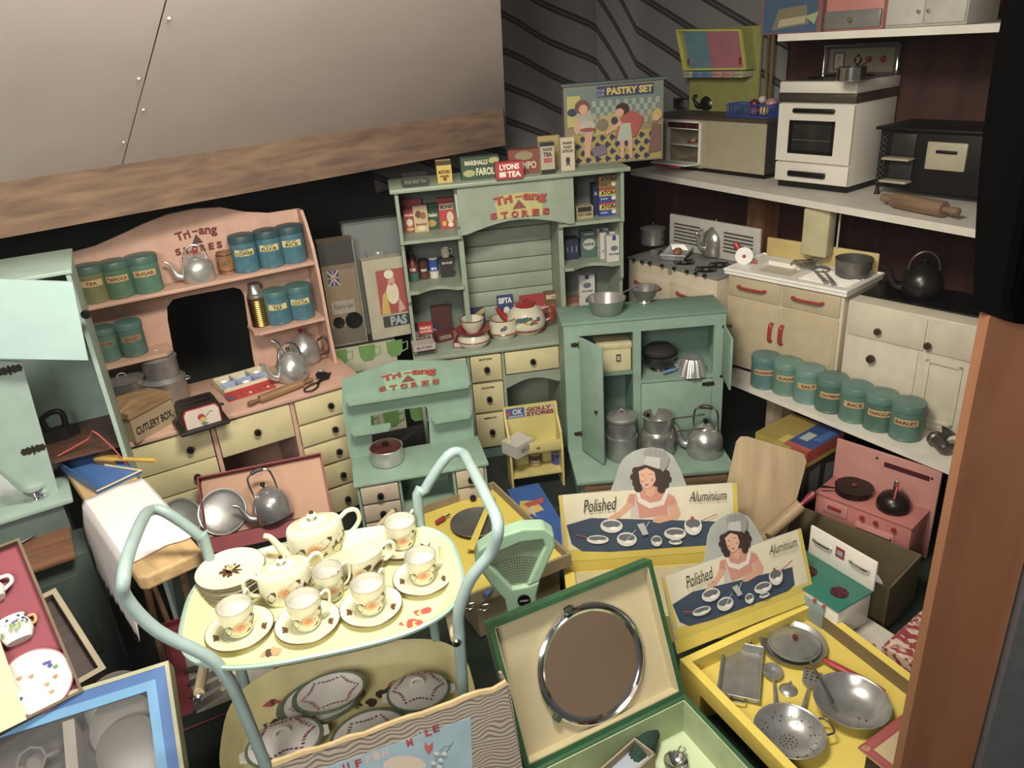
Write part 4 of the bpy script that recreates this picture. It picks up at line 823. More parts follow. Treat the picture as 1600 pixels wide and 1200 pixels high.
# mincer
c = onz(1466, 712, SHZ); t = thing('toy_mincer', 'grey metal toy mincer lying at the end of the white shelf', 'mincer', (c.x+.02, c.y+.01, SHZ+.019), CAMYAW(c)+.5); MM = M('#6d6860', .38, .8, .2, 60)
mb = MB(); X = Matrix.Rotation(PI/2, 4, 'X'); mb.lathe([(0, -.03), (.015, -.03), (.018, -.027), (.018, -.018), (.014, -.014), (.014, .02), (.009, .028), (0, .03)], MM, 22, T=X); mb.build('barrel', t)
mb = MB(); mb.lathe([(.008, 0), (.009, .018), (.016, .026), (.017, .028), (.013, .026), (.006, .016)], MM, 20, T=Tm(0, .0, .008, 0, .5)); mb.build('hopper', t)
mb = MB(); mb.lathe([(0, -.033), (.006, -.035), (.011, -.032), (.011, -.029)], DARK, 18, T=X); mb.build('outlet', t); mb = MB(); mb.tube([(.012, 0, -.005), (.03, 0, -.008), (.034, .0, -.012)], .006, MM, 10); mb.tube([(.0, .025, .0), (.03, .03, .004), (.036, .03, .004)], .004, MM, 8); mb.build('crank', t)
# ---------------------------------------------------------------- on the cooker
KZ = SHZ+kh+.003
def sp(px, py, z, wpx, hpx, yaw, label, **k):
    c, r = at(px, py, z, wpx); return saucepan(c, r, size(c, hpx)*1.1, yaw, label, **k)
sp(1020, 386, KZ, 38, 22, math.radians(15), 'small lidded aluminium saucepan with black handle on the cream cooker', lid=True, handm=BLACK, hl=2.2, m=alu('#a9a9a6', .3))
kettle(1117, 403, KZ, 41, 44, 'aluminium kettle with yellow handle on the cream cooker', .5, hand='side', m=alu('#aaa89c', .25), handm=M('#b7a23c', .35), lidkm=STEEL, spout=.6, handle_h=.6)
c, r = at(1085, 385, KZ, 44); saucepan(c, r, .018, math.radians(150), 'shallow pan with long black handle behind the kettle', handm=BLACK, hl=2.0, lid=True, m=ALUD)
c = onz(1063, 400, KZ); w = size(c, 60)
t = thing('roasting_tin', 'aluminium roasting tin holding a brown bread roll', 'baking tin', (c.x, c.y+.012, KZ), KF.yaw+PI/2+.5)
mb = MB(); a, b = w*.55, w*.32
vs = [(s*a*.9, u*b*.85, 0) for s, u in ((-1, -1), (1, -1), (1, 1), (-1, 1))]+[(s*a, u*b, .016) for s, u in ((-1, -1), (1, -1), (1, 1), (-1, 1))]+[(s*a*.98, u*b*.96, .016) for s, u in ((-1, -1), (1, -1), (1, 1), (-1, 1))]+[(s*a*.87, u*b*.8, .002) for s, u in ((-1, -1), (1, -1), (1, 1), (-1, 1))]
mb.add(vs, [(0, 3, 2, 1)]+[(i, (i+1) % 4, 4+(i+1) % 4, 4+i) for i in range(4)]+[(4+i, 4+(i+1) % 4, 8+(i+1) % 4, 8+i) for i in range(4)]+[(8+i, 8+(i+1) % 4, 12+(i+1) % 4, 12+i) for i in range(4)]+[(12, 13, 14, 15)], ALU); mb.tube([(s*a, u*b, .016) for s, u in ((-1, -1), (1, -1), (1, 1), (-1, 1))], .002, ALU, 6, True); mb.build('tin', t)
mb = MB(); mb.ball((0, 0, .011), (w*.2, w*.12, .011), M('#9a5f2c', .5)); o = mb.build('toy_bread_roll'); tag(o, 'brown toy bread roll in the roasting tin on the cooker', 'bread', M0=Matrix.Translation((c.x, c.y+.012, KZ+.001)) @ Matrix.Rotation(KF.yaw+PI/2+.5, 4, 'Z'))
# ---------------------------------------------------------------- on the sink
NZ = SHZ+nh
c, r = at(1331, 438, NZ+.001, 55); saucepan(c, r, size(c, 27), 0, 'shallow round aluminium pan on the white drainer', hl=0, m=alu('#85827c', .32), name='cake_tin', cat='tin', taper=.96)
def spatula(p, q, label, head, z0, z1, m=None, hm=None):
    v = (q-p); L = v.length; yaw = math.atan2(v.y, v.x); pitch = -math.asin(max(-1, min(1, (z1-z0)/L))); t = thing('toy_spatula' if head == 'sl' else 'toy_ladle', label, 'kitchen utensil', M0=Matrix.Translation(p) @ Matrix.Rotation(yaw, 4, 'Z') @ Matrix.Rotation(pitch, 4, 'Y')); m = m or ALUD
    mb = MB(); mb.tube([(L*.25, 0, 0), (L*.4, 0, .004), (L*.7, 0, .003), (L, 0, 0)], [L*.02, L*.02, L*.03, L*.045], m, 8, sub=3, flat=.35); mb.build('handle', t)
    mb = MB()
    if head == 'sl':
        a = L*.16; mb.prism([(-L*.12, -a), (L*.2, -a*.8), (L*.28, -a*.15), (L*.28, a*.15), (L*.2, a*.8), (-L*.12, a)], -.0006, .0006, m, 'z')
        for i in range(3):
            for j in range(3): mb.lathe([(0, .0008), (L*.018, .0008), (0, .0009)], BLACK, 8, T=Tm(-L*.06+i*L*.08, (j-1)*L*.085, 0))
        mb.build('slotted_blade', t)
    else:
        R = L*.16; mb.lathe([(0, -R*.45), (R*.6, -R*.35), (R, 0), (R*.95, .0), (R*.55, -R*.3), (0, -R*.38)], m, 22, 1.15, 1, T=Tm(L*.12, 0, 0)); mb.build('bowl', t)
    return t
spatula(onz(1258, 412, NZ+.004), onz(1292, 442, NZ+.004), 'perforated metal toy spatula on the white drainer', 'sl', 0, 0)
spatula(onz(1279, 416, NZ+.006), onz(1303, 444, NZ+.006), 'metal toy ladle beside the spatula on the drainer', 'la', 0, 0)
c = onz(1162, 412, NZ)
t = thing('disc_cutter', 'white disc cutter with red wooden handle leaning at the sink corner', 'kitchen utensil', (c.x, c.y, NZ+.022), CAMYAW(c))
mb = MB(); mb.lathe([(0, 0), (.024, 0), (.024, .003), (0, .004)], M('#dad6cc', .4), 28, T=Tm(0, 0, 0, PI/2-.2)); d_ = mb.build('disc', t); mb = MB(); mb.ball((0, -.004, 0), .005, RED, 12, 6); mb.build('hub', d_)
mb = MB(); mb.tube([(-.005, .012, .0), (-.02, .02, .022), (-.026, .024, .03)], [.005, .009, .008], RED, 12, sub=3); mb.tube([(.008, .004, -.01), (.035, -.0, -.018)], [.004, .005], RED, 10); mb.build('handle', t)
# black-tarnished kettle on the cupboard
WZ = SHZ+wh+.004
kettle(1436, 470, WZ, 62, 46, 'tarnished dark kettle in shadow on the black cupboard top', .15, hand='hoop', m=M('#3c3936', .3, .8), handm=M('#55524c', .35, .7), fat=1)
c, r = at(1150, 470, .3, 10)
# ---------------------------------------------------------------- on the beige unit and the oven, upper shelf
HZ = UZ+hz
c, r = at(1073, 170, HZ, 42); saucepan(c, r, .03, math.radians(200), 'black lidded pan on the brown worktop of the beige unit', lid=True, m=M('#1d1917', .45), hl=1.2, handm=BLACK)
kettle(1112, 173, HZ, 38, 24, 'black kettle with wire handle on the brown worktop', .3, hand='hoop', m=M('#15140f', .3), handm=CHROME, fat=1, spout=.7)
# blue basket of toy fruit
bx0_, _ = HF.f(1134, 174, .02); bx1_, _ = HF.f(1199, 174, .02); bw_ = bx1_-bx0_
bc = HF.W(bx0_, .025, hz); t = thing('plastic_basket', 'blue plastic basket on the beige unit holding toy fruit', 'basket', bc, HF.yaw); BP = M('#2c4c9a', .35)
mb = MB(); hh = .036
for k in range(15):
    x = bw_*k/14; mb.box(x-.0011, x+.0011, -.001, .001, .002, hh, BP); mb.box(x-.0011, x+.0011, .059, .061, .002, hh, BP)
for k in range(9):
    y = .06*k/8; mb.box(-.001, .001, y-.0011, y+.0011, .002, hh, BP); mb.box(bw_-.001, bw_+.001, y-.0011, y+.0011, .002, hh, BP)
mb.rbox(-.002, bw_+.002, -.002, .062, 0, .003, BP, .001); mb.build('side_bars', t)
mb = MB(); mb.tube([(0, 0, hh), (bw_, 0, hh), (bw_, .06, hh), (0, .06, hh)], .002, BP, 8, True); mb.build('rim', t)
for u, y, z, r_, c_, n_, l_ in ((.78, .022, .02, .016, '#d9a818', 'toy_lemon', 'yellow toy fruit at the front of the blue basket'), (.5, .03, .016, .013, '#a05a6a', 'toy_plum', 'mauve toy fruit in the middle of the blue basket'), (.42, .045, .034, .014, '#6a1426', 'toy_apple', 'dark red toy fruit at the back of the blue basket'), (.82, .045, .036, .017, '#b07a72', 'toy_peach', 'dull pink toy fruit heaped at the right of the basket'), (.58, .05, .046, .012, '#b3aaa0', 'toy_egg', 'pale toy egg on top of the basket fruit')):
    t = thing(n_, l_, 'toy fruit', HF.W(bx0_+bw_*u, .025+y, hz+z), HF.yaw, 'toy fruit in the blue basket'); mb = MB(); mb.ball((0, 0, 0), (r_*1.05, r_, r_*.95), M(c_, .35), 18, 10); mb.build('fruit', t)
    if n_ != 'toy_egg': mb = MB(); mb.tube([(0, 0, r_*.9), (r_*.1, 0, r_*1.15)], r_*.08, M('#4a5a24'), 6); mb.build('stalk', t)
c = HF.W((ox0+ox1)/2+.004, .035, oz0+(oz1-oz0)*.44+.001)
t = thing('toy_pie_dish', 'red dish with a yellow wedge inside the small beige oven', 'dish', c, HF.yaw); mb = MB(); mb.lathe([(0, 0), (.013, 0), (.018, .006), (.017, .006), (.012, .002), (0, .002)], M('#8d3426'), 20); mb.build('dish', t); mb = MB(); mb.prism([(0, 0), (.012, 0), (.004, .012)], -.006, .006, M('#c4a02c'), T=Tm(0, 0, .003)); mb.build('wedge', t)
c, r = at(1329, 128, UZ+oh+.006, 44); saucepan(c, r, size(c, 20), math.radians(12), 'shiny small saucepan on top of the white oven', m=M('#c6c4be', .15, 1), hl=1.6, hw=.07, handm=M('#3a3834', .4))
rolling_pin(onz(1377, 308, UZ+.02), onz(1500, 332, UZ+.02), .018, 'large wooden rolling pin lying in front of the black range', wood('#8a6c4c', '#6a5038', 8), wood('#8a6c4c', '#6a5038', 8), 0)
# ---------------------------------------------------------------- groceries of the big dresser
ct = carton; TB = BT
RDP = '#a3232b'; GT = 'grocery packets on the dresser top'; GLT = 'dog biscuit packets in the upper left compartment'
ct(650, 292, TB, 40, 14, 'flat dark carton in shadow at the left end of the dresser top', GT, '#2b2a26', (('FINE BEEF TEA', .5, .5, .85, .35, '#6a665a'),), 1.2, frame=BF)
ct(696, 286, TB, 23, 31, 'small yellow mustard packet alone on the dresser top', GT, '#bfa22a', (('MUSTARD', .5, .5, .8, .16, '#4a2010'), ('POWDER', .5, .3, .6, .1, '#4a2010')), .7, art=((R4(0, .8, 1, 1), '#3a2f16'), (ell(.5, .18, .14, .1), '#6a4a16')), frame=BF)
ct(752, 280, TB, 60, 31, 'long dark green packet with pale lettering on the dresser top', GT, '#2e4a34', (('MARSHALLS', .4, .76, .6, .22, '#c3c09a'), ('FAROLA', .68, .34, .6, .34, '#c3c09a')), .35, art=((ell(.2, .3, .16, .16), '#9aa05a'), (ell(.86, .8, .14, .14), '#9aa05a')), frame=BF)
ct(820, 272, TB, 48, 34, 'dull red packet standing behind the small bright red one', GT, '#7d3a2c', (('COMPO', .5, .35, .8, .3, '#b9a88a'),), .35, art=((ell(.5, .75, .3, .18), '#8a7a52'),), frame=BF)
ct(797, 280, TB, 43, 24, 'small bright red tea packet with white lettering in front', GT, '#a8202c', (('LYONS', .5, .72, .72, .34, '#e0d8c8'), ('TEA', .66, .28, .5, .34, '#e0d8c8')), .35, art=((R4(.12, .14, .36, .44), '#d8cdb8'),), frame=BF)
ct(857, 272, TB, 22, 44, 'tall thin tea tin with dark lid on the dresser top', GT, '#a39a80', (('OVALTEA', .5, .78, .7, .09, '#4a2a20'), ('TEA', .5, .62, .6, .14, '#4a2a20')), .7, art=((R4(0, .88, 1, 1), '#1d2220'), (R4(.2, .36, .8, .5), '#a8443a'), (R4(0, 0, 1, .14), '#1d2220')), frame=BF)
ct(859, 262, TB, 34, 44, 'plain yellowish packet behind the tea tin', GT, '#a08a44', (), .25, frame=BF)
ct(888, 267, TB, 22, 46, 'tall pale oatflour packet with dark emblem by the pastry box', GT, '#b7a98c', (('PREMIER', .5, .84, .7, .07, '#4a3a2c'), ('FLAKE', .5, .72, .55, .08, '#4a3a2c'), ('OATFLOUR', .5, .6, .8, .08, '#4a3a2c')), .6, art=((ell(.5, .32, .16, .1), '#3a332c'), ([(.4, .26), (.6, .26), (.65, .12), (.5, .2), (.35, .12)], '#3a332c')), frame=BF)
z = zl1
ct(641, 354, z, 17, 44, 'red packet at the back left of the upper left compartment', GLT, RDP, (), .3, frame=BF); ct(655, 352, z, 15, 44, 'narrow red packet behind the brown-and-cream biscuit packet', GLT, '#8c2630', (), .3, frame=BF)
ct(642, 363, z, 16, 34, 'small red packet at the left front of the upper compartment', GLT, '#a5303a', (('SPILLERS', .5, .72, .85, .09, '#e0d0b0'),), .4, art=((ell(.5, .4, .3, .16), '#cfc3a5'), (ell(.5, .12, .35, .08), '#bfa23a')), frame=BF)
ct(675, 353, z, 24, 36, 'dark green packet behind in the upper left compartment', GLT, '#1f4a34', (('Winalot', .5, .58, .8, .16, '#c9c39a'),), .4, art=((ell(.5, .25, .3, .14), '#a88a3a'),), frame=BF)
ct(660, 363, z, 22, 38, 'cream packet with brown picture beside the green one', GLT, '#b8a070', (('Spratts', .5, .3, .8, .1, '#7a3a20'),), .4, art=((ell(.35, .68, .22, .14), '#6a4024'), (ell(.68, .62, .2, .14), '#8a5a34'), (ell(.5, .15, .3, .08), '#cfc090')), frame=BF)
ct(698, 350, z, 24, 42, 'red packet standing behind the large biscuit box', GLT, '#9a2a30', (), .35, frame=BF)
ct(702, 357, z, 26, 38, 'red dog biscuit box with dark lettering and a white dog', GLT, '#b22c2a', (('BONIO', .5, .82, .82, .15, '#1c1410'),), .5, art=((R4(.04, .72, .96, .93), '#d8cbb0'), (ell(.62, .42, .2, .22), '#c9b48c'), (ell(.62, .14, .16, .09), '#d8cbb0'), (ell(.24, .2, .13, .1), '#c9a020')), frame=BF)
def bottle(px, py, z, wpx, hpx, label, c1, c2, txt, cap='#b23a2c', group=None, name='toy_sauce_bottle', cat='bottle', neck=True, tc='#e0d8c8'):
    c, r = at(px, py, z, wpx); h = size(c, hpx); t = thing(name, label, cat, c, CAMYAW(c), group)
    mb = MB(); mb.lathe([(0, 0), (r*.96, 0), (r, h*.04), (r, h*.35)], M(c2, .4), 20); mb.lathe([(r, h*.35), (r, h*.62)]+([(r*.45, h*.8), (r*.4, h*.88), (0, h*.88)] if neck else [(r, h*.94), (0, h*.94)]), M(c1, .35), 20); mb.build('body', t)
    mb = MB(); rr = r*.5 if neck else r*1.03; z0 = h*.86 if neck else h*.93; mb.lathe([(0, z0), (rr, z0), (rr, h), (0, h)], M(cap, .4), 18); mb.build('cap', t)
    if txt: mb = MB(); put_text(mb, txt, r*1.3, h*.13, M(tc), Tm(0, 0, h*.48), 0, .05, r*1.02); mb.build('lettering', t)
z = zl2; GLM = 'jars and bottles on the left middle shelf'
bottle(648, 441, z, 17, 40, 'sauce bottle with red cap and green base on the left shelf', '#6d2a20', '#3c6b58', 'OK', '#6a2018', GLM); bottle(645, 428, z, 11, 52, 'teal bottle at the back of the left middle shelf', '#2a5a5a', '#2a5a5a', '', '#1f4a4a', GLM)
bottle(663, 427, z, 15, 31, 'squat brown jar beside the sauce bottle', '#4a2c20', '#5a3422', 'OXO', '#1c1a18', GLM, 'toy_jar', 'jar', False); bottle(679, 425, z, 15, 32, 'white and blue salt drum on the left middle shelf', '#2a4a9a', '#c9c4b4', 'SIFTA', '#c9c4b4', GLM, 'toy_salt_drum', 'drum', False)
def jug_s(px, py, z, wpx, hpx, label, m, dz=0, txt=None, group=None):
    c, r = at(px, py, z, wpx); h = size(c, hpx); t = thing('toy_jug', label, 'jug', (c.x, c.y, z+dz), CAMYAW(c), group); mb = MB(); mb.lathe([(0, 0), (r*.8, 0), (r, h*.3), (r*.85, h*.75), (r*.95, h), (r*.85, h), (r*.75, h*.7), (0, h*.2)], m, 20); mb.build('body', t)
    mb = MB(); mb.tube([(r*.9, 0, h*.85), (r*1.5, 0, h*.8), (r*1.4, 0, h*.4), (r*.95, 0, h*.25)], r*.1, m, 8, sub=3); mb.build('handle', t)
    if txt: mb = MB(); put_text(mb, txt, r*1.2, h*.2, M('#5a2a1c'), Tm(0, 0, h*.5), 0, .05, r*1.0); mb.build('lettering', t)
CRM = M('#c9c0a8', .4)
ct(700, 424, z, 20, 28, 'dark packet under the upper small jug', GLM, '#2b2622', (('BRAND', .5, .75, .8, .12, '#b0a890'),), .6, frame=BF)
c_ = onz(700, 424, z); jug_s(699, 421, z, 14, 14, 'small cream jug standing on the dark packet', CRM, size(c_, 30), None, GLM); jug_s(700, 428, z, 15, 16, 'small lettered cream jug at the shelf front', CRM, .0003, 'HP', GLM)
GLW = 'packets heaped at the left of the dresser worktop'; z = BZ
ct(663, 500, z, 38, 22, 'dark blue blancmange box at the back of the dresser worktop', GLW, '#222c4a', (("Pearce Duff's", .5, .55, .85, .3, '#b5b09a'),), .35, frame=BF)
ct(690, 500, z, 28, 44, 'dark reddish tin in the shadowed lower left compartment', GLW, '#4a2422', (), .4, frame=BF)
ct(691, 512, z, 28, 13, 'dark brown packet lying behind the burgundy one', GLW, '#3a2018', (('CHOC', .5, .5, .6, .4, '#8a7050'),), .9, yaw=.3, frame=BF)
ct(664, 524, z, 34, 13, 'pale grey packet supporting the small red packet', GLW, '#a39a8c', (('TEA', .5, .5, .6, .4, '#5a4a40'),), .6, yaw=-.1, frame=BF)
p_ = onz(664, 524, z); ct(666, 522, z+size(p_, 14.5), 23, 13, 'small bright red packet on top of the grey one', GLW, '#b82a30', (('MAPLE', .5, .7, .7, .3, '#e0c8b8'), ('QUAVERS', .5, .3, .8, .25, '#e0c8b8')), .8, frame=BF)
ct(664, 549, z, 36, 11, 'maroon and white packet, lower of two at the worktop edge', GLW, '#6a2a3a', (('CARAMELS', .5, .5, .7, .4, '#cdbdae'),), .7, yaw=.02, art=((R4(0, .82, 1, 1), '#b8aea0'),), frame=BF)
p_ = onz(664, 549, z); ct(664, 549-1, z+size(p_, 12.5), 35, 9, 'pale packet lying on the maroon packet at the worktop edge', GLW, '#a89c94', (('BUTTER', .5, .5, .7, .4, '#6a4a44'),), .7, yaw=.1, frame=BF)
ct(700, 533, z, 34, 14, 'burgundy packet lying crooked on the worktop', GLW, '#5f2424', (('COCOA', .4, .5, .6, .4, '#b09a80'),), .5, yaw=.35, art=((R4(.8, 0, 1, 1), '#8a5a3a'),), frame=BF)
ct(717, 544, z, 18, 9, 'small maroon and white packet turned end-on at the front', GLW, '#6a2430', (), 2.2, yaw=-.35, art=((R4(.1, .15, .9, .85), '#b8a89c'),), frame=BF)
# enamel ware
EN = M('#c3bda2', .22, var=.06); ERED = M('#8f1c1c', .25)
def flowers(mb, r, h, z0, z1, n=3, a0=-.5, sc=1.0, cols=('#b9a02c', '#a8482c', '#4a6a3a', '#50607a')):
    """sprigs printed round the front of a round body"""
    rnd = random.Random(int(r*1e5)+n)
    for i in range(n):
        a = a0+i*(-2*a0)/(max(1, n-1)) if n > 1 else 0
        for k, c_ in enumerate(cols):
            for q in range(2):
                aa = a+rnd.uniform(-.16, .16)*sc; zz = z0+(z1-z0)*rnd.uniform(.15, .85); s_ = r*.07*sc*rnd.uniform(.7, 1.2); rr = r*1.006+.0002*k
                pts = [(rr*math.sin(aa+s_/r*math.cos(b)), -rr*math.cos(aa+s_/r*math.cos(b)), zz+s_*math.sin(b)) for b in [2*PI*j/7 for j in range(7)]]
                mb.add(pts, [list(range(7))], M(c_, .35))
c, r = at(737, 535, BZ, 50); c = BF.W((BF.i @ c).x, -.004+r-.006, BZ); h = size(c, 22)
t = thing('enamel_casserole', 'squat cream enamel casserole with red bands under a red plate', 'casserole', c, CAMYAW(c)); mb = MB(); mb.lathe([(0, 0), (r*.7, 0), (r*.97, h*.35), (r, h*.6), (r*.8, h*.95), (0, h)], EN, 32); mb.build('body', t); mb = MB(); mb.lathe([(r*.985, h*.48), (r*1.02, h*.53), (r*1.0, h*.58)], ERED, 32); mb.build('red_band', t)
h1 = h
t = thing('enamel_plate', 'red enamel plate lying on the squat casserole', 'plate', c+Vector((0, 0, h1)), 0); mb = MB(); mb.lathe([(0, 0), (r*.5, 0), (r*1.08, h*.25), (r*1.08, h*.3), (r*.5, h*.08), (0, h*.08)], ERED, 32); mb.build('dish', t)
t = thing('enamel_bowl', 'cream enamel cup with red rim standing on the red plate', 'bowl', c+Vector((0, 0, h1+h*.09)), CAMYAW(c)); q = r*.74; H = h*.95; mb = MB(); mb.lathe([(0, 0), (q*.55, 0), (q*.9, H*.5), (q, H), (q*.94, H), (q*.84, H*.5), (0, H*.1)], EN, 32); mb.build('body', t); mb = MB(); mb.lathe([(q, H*.95), (q*1.04, H), (q*.95, H*1.01)], ERED, 32); mb.build('rim', t)
c, r = at(788, 534, BZ, 50); h = size(c, 30)
t = thing('enamel_sugar_bowl', 'cream enamel bowl with red rim and flowers in front of the teapot', 'bowl', c, CAMYAW(c)); mb = MB(); mb.lathe([(0, 0), (r*.7, 0), (r*.97, h*.3), (r, h*.5), (r*.86, h*.85), (r*.84, h), (r*.78, h), (r*.8, h*.8), (r*.88, h*.4), (0, h*.1)], EN, 32); flowers(mb, r*.97, h, h*.5, h*.8, 1, 0, 1.6); mb.build('body', t)
mb = MB(); mb.lathe([(r*.84, h*.97), (r*.87, h*1.01), (r*.78, h*1.01)], ERED, 32); mb.lathe([(r*.96, h*.28), (r*1.01, h*.31), (r*.98, h*.35)], ERED, 32); mb.build('red_band', t); mb = MB(); mb.tube([(r*.85, 0, h*.85), (r*1.25, 0, h*.95), (r*1.3, 0, h*.6), (r*.98, 0, h*.45)], r*.07, ERED, 8, sub=4); mb.build('handle', t)
c, r = at(828, 516, BZ, 62); h = size(c, 44)
t = thing('enamel_teapot', 'cream enamel teapot with red spout, lid and handle, painted with flowers', 'teapot', c, CAMYAW(c)); mb = MB(); mb.lathe([(0, 0), (r*.7, 0), (r*.95, h*.2), (r, h*.42), (r*.85, h*.75), (r*.45, h*.98), (0, h)], EN, 36); flowers(mb, r*.98, h, h*.36, h*.78, 2, -.35, 1.9); mb.build('body', t)
mb = MB(); mb.lathe([(r*.94, h*.17), (r*.985, h*.2), (r*.97, h*.24)], ERED, 32); mb.build('red_band', t)
mb = MB(); mb.lathe([(r*.5, h*.95), (r*.5, h*1.0), (r*.35, h*1.1), (0, h*1.14)], ERED, 24); l_ = mb.build('lid', t); mb = MB(); mb.ball((0, 0, h*1.17), r*.1, ERED, 12, 6); mb.build('knob', l_)
mb = MB(); mb.tube([(-r*.85, 0, h*.45), (-r*1.15, 0, h*.65), (-r*1.4, 0, h*.95)], [r*.22, r*.16, r*.1], ERED, 12, sub=4); mb.build('spout', t); mb = MB(); mb.tube([(r*.8, 0, h*.8), (r*1.3, 0, h*.85), (r*1.35, 0, h*.5), (r*.98, 0, h*.35)], r*.08, ERED, 8, sub=4); mb.build('handle', t)
GB = 'packets leaning at the back of the dresser worktop'
ct(792, 500, BZ, 24, 48, 'blue and white salt packet leaning against the planks', GB, '#27396e', (('SIFTA', .5, .85, .85, .17, '#d8d3c4'), ('SALT', .5, .3, .5, .12, '#d8d3c4')), .35, art=((ell(.55, .55, .2, .12), '#c9c4b4'),), frame=BF, lean=-.1)
ct(748, 500, BZ, 20, 34, 'blue and yellow packet half hidden behind the casserole', GB, '#222f55', (), .4, art=(([(0, .5), (1, .8), (1, 1), (0, .7)], '#a8923a'),), frame=BF, lean=-.15)
ct(826, 497, BZ, 22, 44, 'bright red packet, left of the pair behind the teapot', GB, '#a82030', (('NESTLE', .5, .75, .8, .12, '#dcc8b8'),), .4, frame=BF); ct(848, 494, BZ, 21, 44, 'bright red packet, right of the pair behind the teapot', GB, '#a02a30', (('Kwells', .5, .6, .8, .14, '#dcc8b8'),), .4, frame=BF)
ct(866, 492, BZ, 27, 46, 'brown gravy powder box with figures beside the teapot handle', GB, '#6a4a2c', (('BISTO', .5, .86, .8, .14, '#c9bc98'),), .35, art=((ell(.4, .4, .22, .24), '#8a6a3c'), (ell(.62, .36, .16, .2), '#8a3a2c')), frame=BF)
GR = 'suet boxes in the upper right compartment'; z = zr1
for k, (cc, lb) in enumerate((('#27408a', 'blue and yellow suet box at the bottom of the stack of three'), ('#27408a', 'blue and yellow suet box in the middle of the stack'), ('#7a6030', 'brown suet box on top of the blue suet boxes'))):
    p_ = onz(957, 337, z); hh = size(p_, 21)
    ct(952, 337, z, 31, 0, lb, GR, cc, (('ATORA', .5, .68, .85, .3, '#141210'),), .5, art=((R4(0, .45, 1, .84), '#c9a826' if k < 2 else '#a3823c'), (R4(0, .86, 1, 1), '#a3262a' if k < 2 else '#5a3a20'), (ell(.74, .28, .12, .16), '#c9c0a8'), (R4(.06, .2, .42, .3), '#8a9ac0' if k < 2 else '#4a3a20')), frame=BF, h=hh, name='toy_suet_box')
    bpy.context.view_layer.update()
    o_ = [q for q in C.objects if q.name.startswith('toy_suet_box') and q.parent is None][-1]; o_.location.z += k*(hh+.0005)
ct(934, 336, z, 13, 44, 'dark blue packet standing beside the suet boxes', GR, '#23284a', (('AIR', .5, .7, .8, .12, '#9aa0b8'),), 1.6, frame=BF); ct(914, 342, z, 27, 18, 'small cream and black packet in the upper right compartment', GR, '#a39564', (('OXO CUBES', .5, .35, .8, .25, '#2a241c'),), .8, art=((R4(.1, .55, .9, .95), '#22201c'),), frame=BF)
z = zr2; GM = 'packets on the right middle shelf'
for k in range(3): ct(887+k*7, 402-k, z, 7, 30, 'thin dark blue jelly packet, %s of three side by side' % ('left', 'middle', 'right')[k], GM, '#232c42', (('CHIVERS', .5, .5, .3, .3, '#7a84a0'),), 3.2, frame=BF)
ct(921, 402, z, 26, 38, 'green-grey box with pale oval on the middle shelf', GM, '#46605a', (('RIZINE', .5, .5, .62, .1, '#2a3a34'),), .4, art=((ell(.5, .5, .38, .22), '#a8ac98'), (R4(.2, .84, .8, .92), '#9aa594')), frame=BF)
for k in range(3):
    ct(960-k*10, 409-k*5, z, 24, 38, 'white sugar bag, %s in the row on the right shelf' % ('front one', 'middle one', 'rear one')[k], 'white sugar bags', '#bdb9ae', (('Cane Sugar', .5, .3, .75, .1, '#3a4460'),), .55, art=((R4(.38, .82, .62, 1), '#27407a'), (ell(.5, .52, .24, .1), '#5a647c')), frame=BF, cat='bag', name='toy_sugar_bag')
z = BZ
ct(895, 474, z, 22, 34, 'brownish packet at the lower right of the dresser', 'lower right packets', '#7a4a34', (('STARCH', .5, .7, .8, .12, '#b09a70'),), .5, frame=BF)
p_ = onz(918, 472, z); hs = size(p_, 34)
ct(918, 472, z, 24, 0, 'white sugar bag under another in the lower right compartment', 'white sugar bags', '#bdb9ae', (('Cane Sugar', .5, .3, .75, .1, '#3a4460'),), .55, art=((R4(.38, .82, .62, 1), '#27407a'),), frame=BF, h=hs, cat='bag', name='toy_sugar_bag')
_n = len(C.objects); ct(918, 472, z, 23, 0, 'white sugar bag stacked on top of another bag', 'white sugar bags', '#bdb9ae', (('Cane Sugar', .5, .3, .75, .1, '#3a4460'),), .55, art=((R4(.38, .82, .62, 1), '#27407a'), (ell(.5, .55, .26, .12), '#5a647c')), frame=BF, h=hs, cat='bag', name='toy_sugar_bag')
[q for q in C.objects if q.name.startswith('toy_sugar_bag') and q.parent is None][-1].location.z += hs+.0006
ct(939, 470, z, 16, 30, 'pink packet beside the stacked sugar bags', 'lower right packets', '#9a4a52', (('CUSTARD', .5, .7, .8, .1, '#d0b8ac'),), .5, frame=BF)
c, r = at(905, 484, BZ, 38); t = thing('enamel_saucer', 'cream enamel plate with red rim behind the mint cabinet', 'plate', (c.x-.01, c.y, BZ+.02), 0); mb = MB(); mb.lathe([(0, 0), (r*.5, 0), (r, .006), (r*.98, .008), (r*.5, .003), (0, .003)], EN, 28); mb.build('dish', t); mb = MB(); mb.lathe([(r*.98, .0055), (r*1.03, .007), (r*.98, .009)], ERED, 28); mb.build('rim', t)
mb = MB(); mb.lathe([(0, 0), (r*.5, 0), (r*.55, .0195), (0, .0195)], EN, 20); o_ = mb.build('enamel_dish'); tag(o_, 'small cream enamel dish under the red-rimmed plate', 'dish', M0=Matrix.Translation((c.x-.01, c.y, BZ)))
